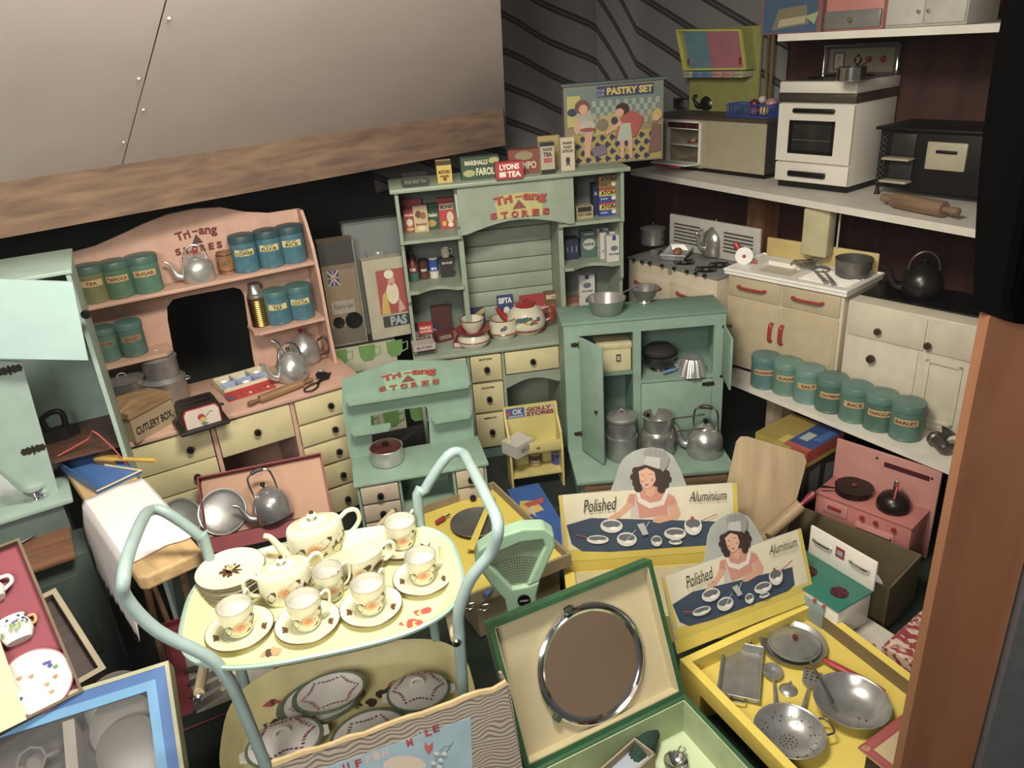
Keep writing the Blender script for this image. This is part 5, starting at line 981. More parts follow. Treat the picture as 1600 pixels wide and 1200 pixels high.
# ---------------------------------------------------------------- pan on the small counter
c, r = at(608, 733, SZ, 52); saucepan(c, r, size(c, 26), math.radians(12), 'aluminium saucepan with dark red lid on the small shop counter', m=ALU, handm=BLACK, hl=1.3, lid=False, hw=.12, lift=.06)
t = [q for q in C.objects if q.name.startswith('toy_saucepan') and q.parent is None][-1]; h = size(c, 26)
mb = MB(); mb.lathe([(r*.95, h*.97), (r*.93, h*1.04), (r*.5, h*1.12), (0, h*1.14)], M('#4a1616', .25), 32); l_ = mb.build('lid', t, 'dark red lid'); mb = MB(); mb.lathe([(0, h*1.12), (r*.2, h*1.14), (r*.22, h*1.26), (r*.12, h*1.3), (0, h*1.3)], BLACK, 16); mb.build('knob', l_)
# ---------------------------------------------------------------- mint cabinet contents
z = zs2+MZ*0+MF.o.z*0
def MFo(px, py, ly, z): x, _ = MF.f(px, py, ly); return MF.W(x, ly, 0)
x0_ = MF.f(932, 560, my+.03)[0]; x1_ = MF.f(985, 560, my+.03)[0]; bw = x1_-x0_
t = thing('bread_bin', 'cream tin bread bin in the upper left of the mint cabinet', 'bread bin', MF.W(x0_, my+.016, zs2), MF.yaw); mb = MB(); mb.rbox(0, bw, 0, .075, 0, .078, M('#c3b98a', .4), .004); mb.build('body', t); mb = MB(); mb.rbox(-.002, bw+.002, -.002, .077, .064, .082, M('#bdb282', .4), .004); mb.build('lid', t); mb = MB(); mb.box(bw*.55, bw*.68, -.003, -.0005, .03, .05, M('#4a4030')); mb.box(bw*.57, bw*.66, -.0035, -.003, .034, .046, M('#a09a80')); mb.build('emblem', t)
def mc(px, py, ly, zz, w): x, _ = MF.f(px, py, ly); p = MF.W(x, ly, zz); return p, size(p, w)/2
c, r = mc(1030, 560, my+.062, zs, 54); t = thing('colander', 'dark perforated colander standing on a low foot in the cabinet', 'colander', c, MF.yaw); COL = M('#5d5a52', .35, .85, .2, 60); mb = MB(); mb.lathe([(0, .006), (r*.4, .006), (r*.5, 0), (r*.45, .008), (r*.8, .022), (r*.98, .045), (r*1.03, .048), (r*.95, .046), (r*.75, .025), (0, .012)], COL, 32); mb.build('bowl', t)
mb = MB()
for k in range(24):
    for j, (rr, zz) in enumerate(((.84, .0265), (.92, .0355))): mb.ball((r*rr*math.cos(2*PI*k/24+j*.13), r*rr*math.sin(2*PI*k/24+j*.13), zz), .0013, BLACK, 6, 4)
mb.build('holes', t)
t = thing('toy_sieve', 'black mesh sieve lying in the colander', 'sieve', c+Vector((0, 0, .05)), MF.yaw); mb = MB(); mb.lathe([(r*.95, 0), (r*.95, .008), (r*.7, .018), (0, .022)], M('#2c2a27', .6, .3), 28); mb.build('mesh', t)
c, r = mc(1075, 560, my+.045, zs+.003, 42); saucepan(c, r, .012, MF.yaw+math.radians(205), 'shallow white enamel pan with pale blue handle in the cabinet', m=M('#a9acac', .3), handm=M('#5a83b8', .35), hl=1.3, taper=.75, hw=.12, lift=-.05, name='toy_frying_pan', cat='frying pan')
c, r = mc(1081, 577, my+.016, zs, 43); t = thing('jelly_mould', 'fluted metal jelly mould upside down at the cabinet shelf front', 'mould', c, 0); mb = MB(); h = size(c, 26); mb.lathe([(r*1.05, 0), (r, h*.1), (r*.8, h*.75), (r*.6, h), (r*.3, h*.95), (0, h*.8)], ALU, 64, flute=.05, nf=14); mb.build('body', t)
c, r = mc(985, 722, my-.012, MZ, 50); c, r = at(975, 729, MZ, 48)
t = thing('double_saucepan', 'stacked lidded aluminium steamer behind the open mint door', 'steamer', (c.x+.004, c.y+.012, MZ), CAMYAW(c)); h = size(c, 82)
mb = MB(); mb.lathe([(0, 0), (r*.97, 0), (r, h*.04), (r, h*.46), (r*1.04, h*.48), (0, h*.48)], ALUD, 36); mb.build('body', t)
mb = MB(); mb.lathe([(r*.9, h*.48), (r*.95, h*.52), (r*.95, h*.82), (r*1.02, h*.84), (0, h*.84)], alu('#a3a19c', .3), 36); mb.build('steamer', t)
mb = MB(); mb.lathe([(r*1.03, h*.84), (r*1.03, h*.88), (r*.8, h*.93), (0, h*.96)], ALUD, 36); l_ = mb.build('lid', t); mb = MB(); mb.tube([(-r*.25, 0, h*.95), (0, 0, h*1.02), (r*.25, 0, h*.95)], r*.05, ALUD, 8, sub=4); mb.build('knob', l_)
c, r = at(1027, 720, MZ, 54); t = thing('double_boiler', 'two-part aluminium boiler with a long wire handle on the mint ledge', 'boiler', (c.x, c.y, MZ), CAMYAW(c)); h = size(c, 66)
mb = MB(); mb.lathe([(0, 0), (r*.97, 0), (r, h*.05), (r, h*.5), (r*.93, h*.6), (r*.85, h*.64), (0, h*.64)], alu('#b0aeaa', .26), 36); mb.build('body', t)
mb = MB(); mb.lathe([(r*.8, h*.62), (r*.84, h*.66), (r*.86, h*.97), (r*.92, h*.99), (r*.84, h*1.0), (r*.8, h*.7), (0, h*.68)], alu('#a8a6a0', .28), 36); mb.build('upper_pan', t)
for z_, y_ in ((h*.9, 0), (h*.55, .1)): mb = MB(); mb.tube([(r*.85, 0, z_), (r*1.2, -r*.1, z_+r*.1), (r*2.6, -r*.3, z_+r*.45)], [r*.07, r*.06, r*.09], M('#4d463e', .4, .6), 8, sub=3, flat=.6); mb.build('handle', t)
kettle(1100, 721, MZ, 56, 46, 'aluminium kettle with black wire handle on the mint ledge', -.1, m=alu('#b2b0ac', .3), handm=M('#2a2420', .4), top=.45, spout=.95, handle_h=1.0)
# pans on the cabinet top
TZm = mt+MF.o.z
c, r = at(948, 497, TZm, 52); saucepan(c, r*1.15, size(c, 24), math.radians(12), 'wide aluminium pan at the left of the mint cabinet top', hl=1.7, taper=.8, hw=.05, lift=.02, m=alu('#b5b3ae', .24), name='toy_pan', cat='pan')
c, r = at(1007, 472, TZm+.012, 40); t = saucepan(c, r*1.12, size(c, 17), math.radians(175), 'smaller aluminium bowl pan behind on the mint cabinet top', hl=.5, taper=.7, hw=.05, m=alu('#9d9b96', .26), name='toy_pan', cat='pan')
mb = MB(); mb.lathe([(0, -.0118), (r*.5, -.0118), (r*.42, -.004), (r*.5, .001), (0, .001)], ALU, 24); mb.build('foot', t)
# ---------------------------------------------------------------- yellow stall
YS = Fr(onz(801, 770, 0), math.radians(-24)); YST = M('#c2b45c', .45, var=.06, wear=('#7d7440', 70, .76))
yw = .15; yc = YS.f(800, 712)[1]; yt = YS.f(792, 637, .07)[1]; yb = YS.f(800, 748)[1]
t = thing('toy_market_stall', 'yellow wooden toy stall with printed sign beside the shop dresser', 'toy stall', YS.o, YS.yaw)
for x in (0, yw-.006): mb = MB(); mb.prism([(0, 0), (.075, 0), (.075, yt), (.065, yt), (.055, yt*.86), (.012, yt*.72), (0, yc)], x, x+.006, YST, 'x'); mb.build('side_panel', t)
mb = MB(); mb.box(.006, yw-.006, .068, .075, 0, yt, YST); b_ = mb.build('back_panel', t)
mb = MB(); mb.box(.006, yw-.006, .004, .068, yc-.006, yc, YST); mb.build('shelf', t); mb = MB(); mb.box(.006, yw-.006, .004, .068, yb-.005, yb, YST); mb.build('shelf', t)
mb = MB(); mb.rbox(.006, yw-.006, .0, .008, yc-.002, yc+.028, YST, .002); d = mb.build('drawer', t); mb = MB(); mb.ball((yw*.53, -.002, yc+.014), (.005, .003, .003), M('#8d7a3a', .3, .7), 10, 6); mb.build('knob', d)
mb = MB(); q = Pic(mb, yw-.012, .03, Tm(.006, .0675, yt-.034)); q.rect(0, 0, .38, 1, '#31568a').text('OK', .24, .62, .2, .5, '#d5d0c0').text('SAUCE', .2, .18, .3, .2, '#d5d0c0').poly(ell(.06, .5, .04, .3, 8), '#a83a44').rect(.385, .05, 1, .95, '#b9a584').text('GOLLY', .68, .72, .5, .4, '#7a2a1c', 0, .05).text('STORES', .7, .27, .56, .4, '#7a2a1c', 0, .05); mb.build('sign', b_, 'printed blue and cream sign')
p_ = onz(832, 707, yc+.0); ct(822, 711, yc, 38, 20, 'small white salt packet lying on the yellow stall shelf', None, '#b5b1a4', (('SALT', .5, .5, .5, .3, '#6a665c'),), .9, yaw=.75, art=((ell(.5, .5, .3, .35), '#a09c90'),))
bottle(837, 731, yb, 21, 22, 'brown and cream tin on the lower stall shelf', '#5a3a2a', '#a08c50', 'PEAS', '#a89a60', None, 'toy_tin', 'tin', False); bottle(871, 727, yb, 18, 20, 'blue lidded tin on the lower stall shelf', '#3c3f86', '#3c3f86', '', '#8a86a0', None, 'toy_tin', 'tin', False)
# ---------------------------------------------------------------- box with green mugs, and the boxes standing on it
a = onz(512, 548, .385); GF = Fr((a.x, a.y, 0), yaw_of((516, 545), (636, 524), .385)); gw = GF.f(645, 540)[0]; gh = .385
t = thing('printed_carton', 'large white carton printed with green mugs behind the small shop counter', 'box', GF.o, GF.yaw)
mb = MB(); mb.box(.004, gw-.05, 0, .13, 0, gh, M('#a9a68c', .7)); mb.box(.004, gw-.05, -.001, .13, gh, gh+.002, M('#2b2a26', .7)); b_ = mb.build('carton', t)
mb = MB(); q = Pic(mb, gw, gh, Tm(0, -.0004, 0)); MGc = '#5b8a3c'
for u, v in ((.12, .93), (.45, .93), (.78, .93), (.28, .74), (.62, .74), (.12, .55), (.45, .55), (.78, .55), (.3, .36), (.62, .36), (.95, .36), (.2, .15), (.55, .15)):
    q.poly([(u-.1, v+.06), (u+.1, v+.06), (u+.09, v-.03), (u+.05, v-.065), (u-.05, v-.065), (u-.09, v-.03)], MGc); q.line([(u+.1, v+.03), (u+.16, v+.04), (u+.15, v-.02), (u+.08, v-.035)], .004, '#6b9a4a')
q.rect(0, 0, 1, .26, '#2e2c28'); mb.build('print', b_, 'green mug print')
# brown pastry set box (upright, with window)
def quadbox(name, label, cat, pts, ly, dep, fn, z=None, F=GF):
    P = [F.f(*p, ly) for p in pts]; x0 = min(P[0][0], P[3][0]); w = (P[1][0]-P[0][0]+P[2][0]-P[3][0])/2; zb = (P[2][1]+P[3][1])/2 if z is None else z; zt = (P[0][1]+P[1][1])/2
    t = thing(name, label, cat, F.W((P[0][0]+P[3][0])/2, ly, zb), F.yaw); fn(t, w, zt-zb, dep); return t
def fA(t, w, h, d):
    K = M('#6b5a40', .7, var=.1)
    mb = MB(); mb.box(0, w, 0, d, 0, h, K); b = mb.build('carton', t)
    mb = MB(); q = Pic(mb, w, h, Tm(0, -.0003, 0)); q.rect(0, .78, 1, 1, '#33302a').rect(0, .18, .95, .73, '#7a6749').rect(0, 0, 1, .165, '#5e5648')
    q.rect(.15, .59, .46, .73, '#2b3560').line([(.15, .59), (.46, .73)], .003, '#b9b0a0').line([(.15, .73), (.46, .59)], .003, '#b9b0a0').line([(.305, .59), (.305, .73)], .0045, '#b9b0a0').line([(.15, .66), (.46, .66)], .0045, '#b9b0a0').line([(.305, .59), (.305, .73)], .0025, '#8a2a34').line([(.15, .66), (.46, .66)], .0025, '#8a2a34')
    q.rect(.12, .31, .80, .44, '#8c8270').text('Pastry Set', .46, .375, .56, .06, '#5a4f42', .2); mb.build('printed_front', b)
    for x, r in ((.25, .016), (.70, .024)):
        mb = MB(); mb.lathe([(0, 0), (r, 0), (r, .003), (r*.85, .003), (r*.6, .0012), (0, .0012)], M('#23211f', .3, .5), 24, T=Tm(w*x, -.0006, h*.23, PI/2)); mb.build('baking_tin', t)
    mb = MB(); mb.tube([(w, -.002, 0), (w, -.002, h)], .0016, M('#8d8d88', .3), 6); mb.tube([(0, -.002, 0), (w, -.002, 0)], .0016, M('#8d8d88', .3), 6); mb.build('edge', t)
quadbox('pastry_set_box', 'brown upright toy pastry box with flag and round dark tins', 'box', ((496, 375), (556, 377), (569, 536), (520, 541)), .02, .05, fA, gh+.002)
def fB(t, w, h, d):
    mb = MB(); mb.box(0, w, 0, d, 0, h, M('#a39c80', .65)); b = mb.build('carton', t)
    mb = MB(); q = Pic(mb, w, h, Tm(0, -.0003, 0)); q.rect(.30, .30, 1.0, .86, '#9c4238').poly(ell(.66, .56, .16, .14), '#c9bda0').poly(ell(.66, .72, .09, .07), '#b9917a').poly(ell(.62, .80, .12, .055), '#cfc7b0').poly([(.32, .3), (.55, .3), (.5, .6), (.4, .55)], '#b59a3a').poly([(.75, .3), (.95, .34), (.8, .5)], '#b9917a').line([(.58, .73), (.62, .74)], .002, '#2a1c18').line([(.62, .68), (.68, .68)], .002, '#7a2a2a').rect(.33, .14, 1.0, .28, '#3a3a38').text('PAS', .72, .21, .42, .12, '#8a9aa0', 0, .05); mb.build('printed_front', b)
quadbox('pastry_set_box', 'pale upright box with red picture of a cook beside the shop dresser', 'box', ((566, 408), (630, 400), (640, 522), (580, 523)), .015, .04, fB, gh+.002)
def fC(t, w, h, d):
    mb = MB(); mb.box(0, w, 0, d, 0, h, M('#3f443e', .6)); b = mb.build('carton', t)
    mb = MB(); m_ = M('#59605a', .4)
    for a_, b_, c_, d_ in ((0, w, h-.006, h), (0, .006, 0, h), (w-.006, w, 0, h), (0, w, 0, .003)): mb.box(a_, b_, -.004, 0, c_, d_, m_)
    mb.build('frame', b)
    mb = MB(); mb.box(.004, w-.004, -.0035, -.003, .004, h-.004, clear('#c9d0cc', .12)); mb.build('window', b, 'clear film')
    mb = MB(); q = Pic(mb, w, h, Tm(0, -.0052, 0)); q.poly([(.55, .0), (1, .0), (1, .42), (.9, .46), (.8, .42), (.7, .34), (.62, .30), (.56, .16)], '#a79aa4').text('Little', .86, .36, .24, .12, '#6a3068', .2).text('Miss', .78, .17, .36, .2, '#6a3068', .2, .04); mb.build('lettering', b, 'lilac label')
tC = quadbox('tea_set_carton', 'dark windowed toy tea set box standing behind the pale pastry box', 'box', ((533, 349), (628, 338), (640, 522), (560, 530)), .075, .035, fC, gh+.002)
c = GF.W(GF.f(592, 392, .067)[0], .067, GF.f(592, 400, .067)[1]); t = thing('plastic_teapot', 'grey plastic toy teapot seen through the window of the dark box', 'toy teapot', c, GF.yaw); r = .02; mb = MB(); mb.lathe([(0, -.014), (r*.7, -.013), (r, 0), (r*.7, .013), (0, .017)], M('#7a7d78', .15), 24, 1, .35); mb.build('body', t); mb = MB(); mb.tube([(-r*.9, 0, 0), (-r*1.6, 0, .004), (-r*1.9, 0, .016)], .003, M('#7a7d78', .15), 8, sub=3); mb.build('spout', t)
# ---------------------------------------------------------------- printed PASTRY SET box on the dresser end
a = onz(880, 252, TB); PSF = Fr((a.x, a.y, TB), math.radians(-27)); a = onz(884, 262, TB)
q0 = (881, 134); cxl = onz(893, 262, TB); PSF = Fr((cxl.x-.0, cxl.y+.02, TB), math.radians(-27)); pw = PSF.f(1036, 200)[0]; phh = PSF.f(881, 136)[1]; x0p = PSF.f(884, 250)[0]
t = thing('pastry_set_box', 'wide illustrated pastry set box with two baking girls, leaning on the dresser end', 'box', PSF.W(x0p, 0, 0), PSF.yaw); pw = pw-x0p
mb = MB(); mb.box(0, pw, 0, .03, 0, phh, M('#6f6c62', .6)); b_ = mb.build('carton', t)
mb = MB(); q = Pic(mb, pw, phh, Tm(0, -.0003, 0)); q.rect(.015, .02, .985, .97, '#7b724a').rect(.02, .62, .98, .96, '#5f7068')
q.polys([R4(.28+.04*i, .5+.075*j, .32+.04*i, .575+.075*j) for i in range(17) for j in range(4) if (i+j) % 2], '#858f7c')
q.poly(R4(.02, .02, .98, .4), '#968436'); q.polys([[(.02+.1*i+.05*(j % 2), .02+.09*j), (.07+.1*i+.05*(j % 2), .065+.09*j), (.02+.1*i+.05*(j % 2), .11+.09*j), (-.0+.1*i+.05*(j % 2)-.0, .065+.09*j)] for i in range(1, 9) for j in range(4)], '#23284a')
q.poly(R4(.33, .84, .90, .97), '#2c2c52').text('PASTRY SET', .66, .905, .46, .09, '#b3a13c', 0, .05).text('PLUM', .37, .92, .07, .04, '#8a8aa0').text('DUFF', .37, .87, .07, .04, '#8a8aa0')
q.poly(R4(.03, .5, .16, .88), '#a59c48').poly(ell(.08, .68, .05, .05), '#27304a')
# left girl with cake
q.poly([(.1, .42), (.12, .66), (.26, .7), (.3, .5), (.28, .38)], '#95917c').poly(ell(.18, .74, .075, .09), '#6a3a2a').poly(ell(.19, .71, .045, .06), '#b98a6a').poly([(.2, .42), (.28, .42), (.24, .1), (.19, .1)], '#b98a6a').poly(ell(.23, .5, .08, .07), '#a39a8a').poly(ell(.23, .455, .08, .025), '#8a3a30').poly(ell(.12, .5, .03, .1), '#b98a6a')
# table and right girl
q.poly([(.3, .36), (.6, .44), (.58, .66), (.36, .6)], '#a38a44').poly(ell(.5, .54, .035, .05), '#23284a').poly(ell(.38, .5, .06, .08), '#6a6448')
q.poly([(.5, .3), (.72, .32), (.8, .55), (.68, .66), (.56, .58)], '#9c4038').poly([(.52, .28), (.68, .28), (.66, .5), (.56, .5)], '#98a08a').poly(ell(.58, .68, .07, .075), '#2c1c18').poly(ell(.55, .64, .045, .05), '#b98a6a').poly([(.4, .4), (.56, .54), (.58, .5), (.42, .37)], '#b98a6a').poly([(.55, .28), (.6, .28), (.59, .06), (.56, .06)], '#b98a6a').poly([(.63, .28), (.68, .28), (.68, .05), (.65, .05)], '#b98a6a')
q.poly(ell(.93, .58, .05, .07), '#a8903c').poly(ell(.92, .54, .035, .045), '#b98a6a').poly([(.84, .1), (.97, .12), (.97, .45), (.88, .48)], '#6a4a3c').poly([(.28, .1), (.42, .14), (.4, .26), (.26, .22)], '#6a5a6a'); mb.build('printed_front', b_)
mb = MB(); mb.box(-.006, pw+.006, -.006, .036, phh, phh+.006, M('#4d5a58', .5)); mb.build('lid', t)
# ---------------------------------------------------------------- leaning and lying flat things
class Lean:
    """a face through two foot points seen on height z, tilted until its top corners fit"""
    def __init__(s, bl, br, z, tl=None, tr=None, tilt=None, yaw=None):
        A = onz(*bl, z); B = onz(*br, z); d = B-A; s.w = d.length; y = math.atan2(d.y, d.x) if yaw is None else yaw; best = None
        for k in (range(-30, 181) if tilt is None else [tilt]):
            m = Matrix.Translation(A) @ Matrix.Rotation(y, 4, 'Z') @ Matrix.Rotation(-math.radians(k/2 if tilt is None else k), 4, 'X'); s.set(m)
            if tilt is not None: best = (0, m, k); break
            try: a = s.uv(*tl); b = s.uv(*tr)
            except ZeroDivisionError: continue
            e = abs(a[0])+abs(b[0]-s.w)+abs(a[1]-b[1])
            if a[1] > 0 and (best is None or e < best[0]): best = (e, m, k/2)
        s.set(best[1]); s.tilt = best[2]; s.err = best[0]
        if tl: a = s.uv(*tl); b = s.uv(*(tr or tl)); s.h = (a[1]+b[1])/2
    def set(s, m): s.m = m; s.i = m.inverted()
    def uv(s, px, py, ly=0):
        d = s.i.to_3x3() @ ray(px, py); c = s.i @ CAM; q = c+d*((ly-c.y)/d.y); return q.x, q.z
def open_box(t, w, h, dep, mo, mi=None, th=.003, floor=True, name='carton'):
    """rim in the plane y = 0, floor at y = dep"""
    mb = MB(); mi = mi or mo
    for a, b, c_, d_ in ((0, w, 0, th), (0, w, h-th, h), (0, th, th, h-th), (w-th, w, th, h-th)): mb.box(a, b, 0, dep, c_, d_, mo)
    if floor: mb.box(th, w-th, dep-th, dep, th, h-th, mi)
    return mb.build(name, t)
# --- tall mint cupboard at the left with a dropped flap
LZ = .43
o = onz(200, 716, LZ); LF = Fr((o.x, o.y, 0), math.radians(-6))
lw = .40; lt = LF.f(131, 424)[1]; ld = .20
t = thing('toy_larder', 'tall pale mint toy cupboard at the left edge with a hanging flap door', 'cupboard', LF.o, LF.yaw)
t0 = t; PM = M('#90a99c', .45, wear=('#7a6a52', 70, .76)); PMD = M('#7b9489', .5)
mb = MB(); mb.box(-.008, 0, 0, ld, 0, lt, PM); mb.build('side_panel', t); mb = MB(); mb.box(-lw, -.008, ld-.006, ld, 0, lt, PMD); mb.build('back_panel', t); mb = MB(); mb.rbox(-lw, .004, -.004, ld, lt, lt+.008, PM, .002); mb.build('top_board', t)
BRW = wood('#5e3c26', '#3f2718', 5, .5); mb = MB(); mb.box(-lw, -.008, .02, ld-.006, LZ+.02, LZ+.026, BRW); mb.build('shelf', t)
fa = LF.f(113, 440, -.06); fb = LF.f(138, 562, -.055)
mb = MB(); 
P = [LF.f(*q, -.05) for q in ((-60, 433), (113, 440), (138, 562), (-60, 558))]; mb.prism(P, -.054, -.048, M('#9fc0ba', .4, var=.04)); fd = mb.build('flap_door', t); 
kx, kz = LF.f(128, 496, -.046); mb = MB(); mb.lathe([(0, 0), (.006, 0), (.009, .008), (0, .012)], KNOB, 14, T=Tm(P[1][0]+.004, -.040, kz, -PI/2)); mb.build('knob', fd)
c, r = at(100, 690, LZ+.027, 36); t = thing('flat_iron', 'black toy flat iron in shadow inside the left mint cupboard', 'iron', c, CAMYAW(c)); mb = MB(); mb.prism([(-.03, -.014), (.01, -.014), (.035, 0), (.01, .014), (-.03, .014)], 0, .022, IRON, 'z'); mb.build('sole', t); mb = MB(); mb.tube([(-.02, 0, .02), (-.024, 0, .05), (0, 0, .06), (.014, 0, .05), (.012, 0, .02)], .006, BLACK, 10, sub=4); mb.build('handle', t)
mb = MB(); pts = [Vector(p) for p in ((-.12, .03, LZ+.03), (-.06, .03, LZ+.05), (-.045, .012, LZ+.07), (-.02, -.002, LZ+.03), (-.005, -.006, LZ-.01))]; mb.tube(pts, .0016, M('#b8403a', .5), 6, sub=5); mb.build('cord', t0, 'thin red cord').matrix_parent_inverse = Matrix.Identity(4)
# --- lower mint cabinet with counter, at the left edge
MZ2 = .40; o = onz(113, 777, MZ2); QF = Fr((o.x, o.y, 0), yaw_of((0, 812), (113, 777), MZ2))
t = thing('toy_washstand', 'pale mint toy counter cabinet with a darker green body at the left edge', 'toy cabinet', QF.o, QF.yaw)
mb = MB(); mb.rbox(-.36, 0, 0, .14, MZ2-.012, MZ2, PM, .003); mb.build('worktop', t)
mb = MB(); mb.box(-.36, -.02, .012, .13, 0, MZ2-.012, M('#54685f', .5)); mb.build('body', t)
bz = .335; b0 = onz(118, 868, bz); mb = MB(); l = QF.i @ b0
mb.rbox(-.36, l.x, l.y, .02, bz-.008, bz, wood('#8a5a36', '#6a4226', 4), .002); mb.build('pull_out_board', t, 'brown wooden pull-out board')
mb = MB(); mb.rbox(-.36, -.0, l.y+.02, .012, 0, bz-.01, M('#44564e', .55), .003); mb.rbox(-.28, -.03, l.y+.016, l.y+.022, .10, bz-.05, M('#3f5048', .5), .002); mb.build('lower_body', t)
# upright door with strap hinges, tilted
DL = Lean((-60, 842), (82, 772), MZ2+.0005, (-60, 566), (36, 566), tilt=None)
t = thing('cupboard_door', 'pale mint loose door with black hinges behind the plastic bag', 'door', M0=Matrix.Translation(QF.W(-.05, .05, MZ2)) @ Matrix.Rotation(QF.yaw, 4, 'Z'))
D2 = Fr(QF.W(-.05, .05, MZ2), QF.yaw); P = [D2.f(*q) for q in ((-50, 560), (34, 566), (80, 735), (-50, 780))]
P[2] = (P[2][0], .0); P[3] = (P[3][0], .0); mb = MB(); mb.prism(P, 0, .006, PM); d = mb.build('panel', t)
for q in ((14, 578), (52, 702)): x, z = D2.f(*q); hinge(d, x, -.0005, z, .016)
# crumpled clear bag on the counter
rnd = random.Random(3)
t = thing('plastic_bag', 'crumpled clear plastic bag lying on the pale mint counter', 'bag', onz(50, 768, MZ2), CAMYAW(onz(50, 768, MZ2)))
mb = MB(); n = 22; vs = []; k_ = 12
for j in range(k_+1):
    for i in range(n):
        a = 2*PI*i/n; b = PI*j/k_; rr = 1+.22*math.sin(a*5+j*1.3)*math.sin(b)+rnd.uniform(-.1, .1); vs.append((.052*rr*math.sin(b)*math.cos(a), .028+.022*rr*math.sin(b)*math.sin(a), .026-.024*math.cos(b)))
mb.add(vs, [(j*n+i, j*n+(i+1) % n, (j+1)*n+(i+1) % n, (j+1)*n+i) for j in range(k_) for i in range(n)], clear('#c8ccc8', .42, .12)); mb.build('film', t)
c, r = at(60, 784, MZ2, 34); t = thing('silver_egg_cup', 'small round silver dish foot in front of the plastic bag', 'dish', c, 0); mb = MB(); mb.lathe([(0, 0), (r, 0), (r, .003), (r*.5, .006), (r*.35, .014), (r*.8, .02), (0, .02)], CHROME, 24); mb.build('foot', t)
# large upright clear bag at the far left
mb = MB(); n = 14; m_ = 18; vs = []; A_ = QF.W(-.33, .03, MZ2+.001)
for j in range(m_+1):
    for i in range(n+1):
        u = i/n; v = j/m_; vs.append((u*.27*(1-.42*v), .014*math.sin(u*9+v*5)+.012*math.sin(v*13+u*3), v*.21+.01*math.sin(u*7)*v))
mb.add(vs, [(j*(n+1)+i, j*(n+1)+i+1, (j+1)*(n+1)+i+1, (j+1)*(n+1)+i) for j in range(m_) for i in range(n)], clear('#c9d0cc', .5, .1), True)
mb.add([(x, y+.004, z) for x, y, z in vs], [(j*(n+1)+i, j*(n+1)+i+1, (j+1)*(n+1)+i+1, (j+1)*(n+1)+i) for j in range(m_) for i in range(n)], clear('#c9d0cc', .5, .1), True)
o_ = mb.build('plastic_bag'); tag(o_, 'large hanging clear plastic bag at the far left in front of the mint door', 'bag', M0=Matrix.Translation(A_) @ Matrix.Rotation(QF.yaw, 4, 'Z'))
# silver tray with biscuits on the brown board
c = onz(12, 838, bz); r = size(c, 46); t = thing('silver_tray', 'oval silver tray with brown pastry pieces at the left edge', 'tray', c, 0)
mb = MB(); mb.lathe([(0, .001), (r*.7, .001), (r*.9, .004), (r, .007), (r*1.02, .006), (r*.9, .002), (r*.7, 0), (0, 0)], STEEL, 36, 1.2, 1); mb.build('dish', t)
for dx, dy, ln in ((-.012, .006, .03), (.008, .012, .024), (-.004, -.01, .03)):
    t = thing('toy_pastry', 'brown toy pastry strip, %s on the silver tray' % {-.012: 'leftmost', .008: 'rearmost', -.004: 'front one'}[dx], 'toy food', c+Vector((dx, dy, .006)), .2, 'brown strips on the silver tray'); mb = MB(); mb.rbox(-ln/2, ln/2, -.004, .004, -.003, .003, M('#a5763f', .6), .003, 3); mb.build('pastry', t)
# --- ironing board
IZ = .415
ip = [onz(*q, IZ) for q in ((76, 703), (166, 684), (312, 884), (205, 862))]
cs = [(76, 700), (95, 690), (165, 681), (182, 690), (312, 880), (250, 905), (208, 868), (90, 725)]
W_ = [onz(*q, IZ) for q in ((76, 703), (166, 684), (304, 870), (232, 897))]
mid0 = (W_[0]+W_[1])/2; mid1 = (W_[2]+W_[3])/2; v = mid1-mid0; iyaw = math.atan2(v.y, v.x); IL = v.length; IB = Fr((mid0.x, mid0.y, 0), iyaw)
t = thing('toy_ironing_board', 'small wooden padded ironing board sloping across the left, half under a white cloth', 'ironing board', IB.o, IB.yaw)
a_ = .048; b_ = .052
P = [(0, -a_*.7), (.012, -a_), (IL-.01, -b_), (IL, -b_*.8), (IL, b_*.8), (IL-.01, b_), (.012, a_), (0, a_*.7)]
mb = MB(); 
bmv = MB(); bmv.prism(P, IZ-.026, IZ, TAN, 'z'); bd = bmv.build('board', t); mod = bd.modifiers.new('b', 'BEVEL'); mod.width = .004; mod.segments = 2
for x, s in ((.06, 1), (IL-.08, -1)):
    mb = MB(); mb.tube([(x, -.03, IZ-.026), (x+s*.12, -.035, 0)], .006, wood('#8a6440', '#6a4828', 5), 8); mb.tube([(x, .03, IZ-.026), (x+s*.12, .035, 0)], .006, wood('#8a6440', '#6a4828', 5), 8); mb.build('trestle', t)
# white cloth over it
x0 = (IB.i @ onz(150, 775, IZ)).x; x1 = (IB.i @ onz(275, 850, IZ)).x
CL = M('#ded6d4', .85, var=.03, scale=20, bump=.2); nx, ny = 18, 40; vs = []
for i in range(nx+1):
    for j in range(ny+1):
        u = i/nx; x = x0+(x1-x0)*u; s_ = -1+2*j/ny; hang = .15 if s_ < 0 else .05; tot = b_*1.04; ss = s_*(tot+hang) if s_ < 0 else s_*(tot+hang)
        q_ = abs(s_)*(tot+hang)
        if q_ <= tot: y = math.copysign(q_, s_); z = IZ+.0025
        else:
            dz = q_-tot; wv = .006*math.sin(x*95+s_*3)*min(1, dz/.05); y = math.copysign(tot+.003+abs(wv)+dz*.06, s_); z = IZ-dz+.001*math.sin(x*160)
        vs.append((x+.004*math.sin(j*.5), y, z))
mb = MB(); mb.add(vs, [(i*(ny+1)+j, i*(ny+1)+j+1, (i+1)*(ny+1)+j+1, (i+1)*(ny+1)+j) for i in range(nx) for j in range(ny)], CL, True)
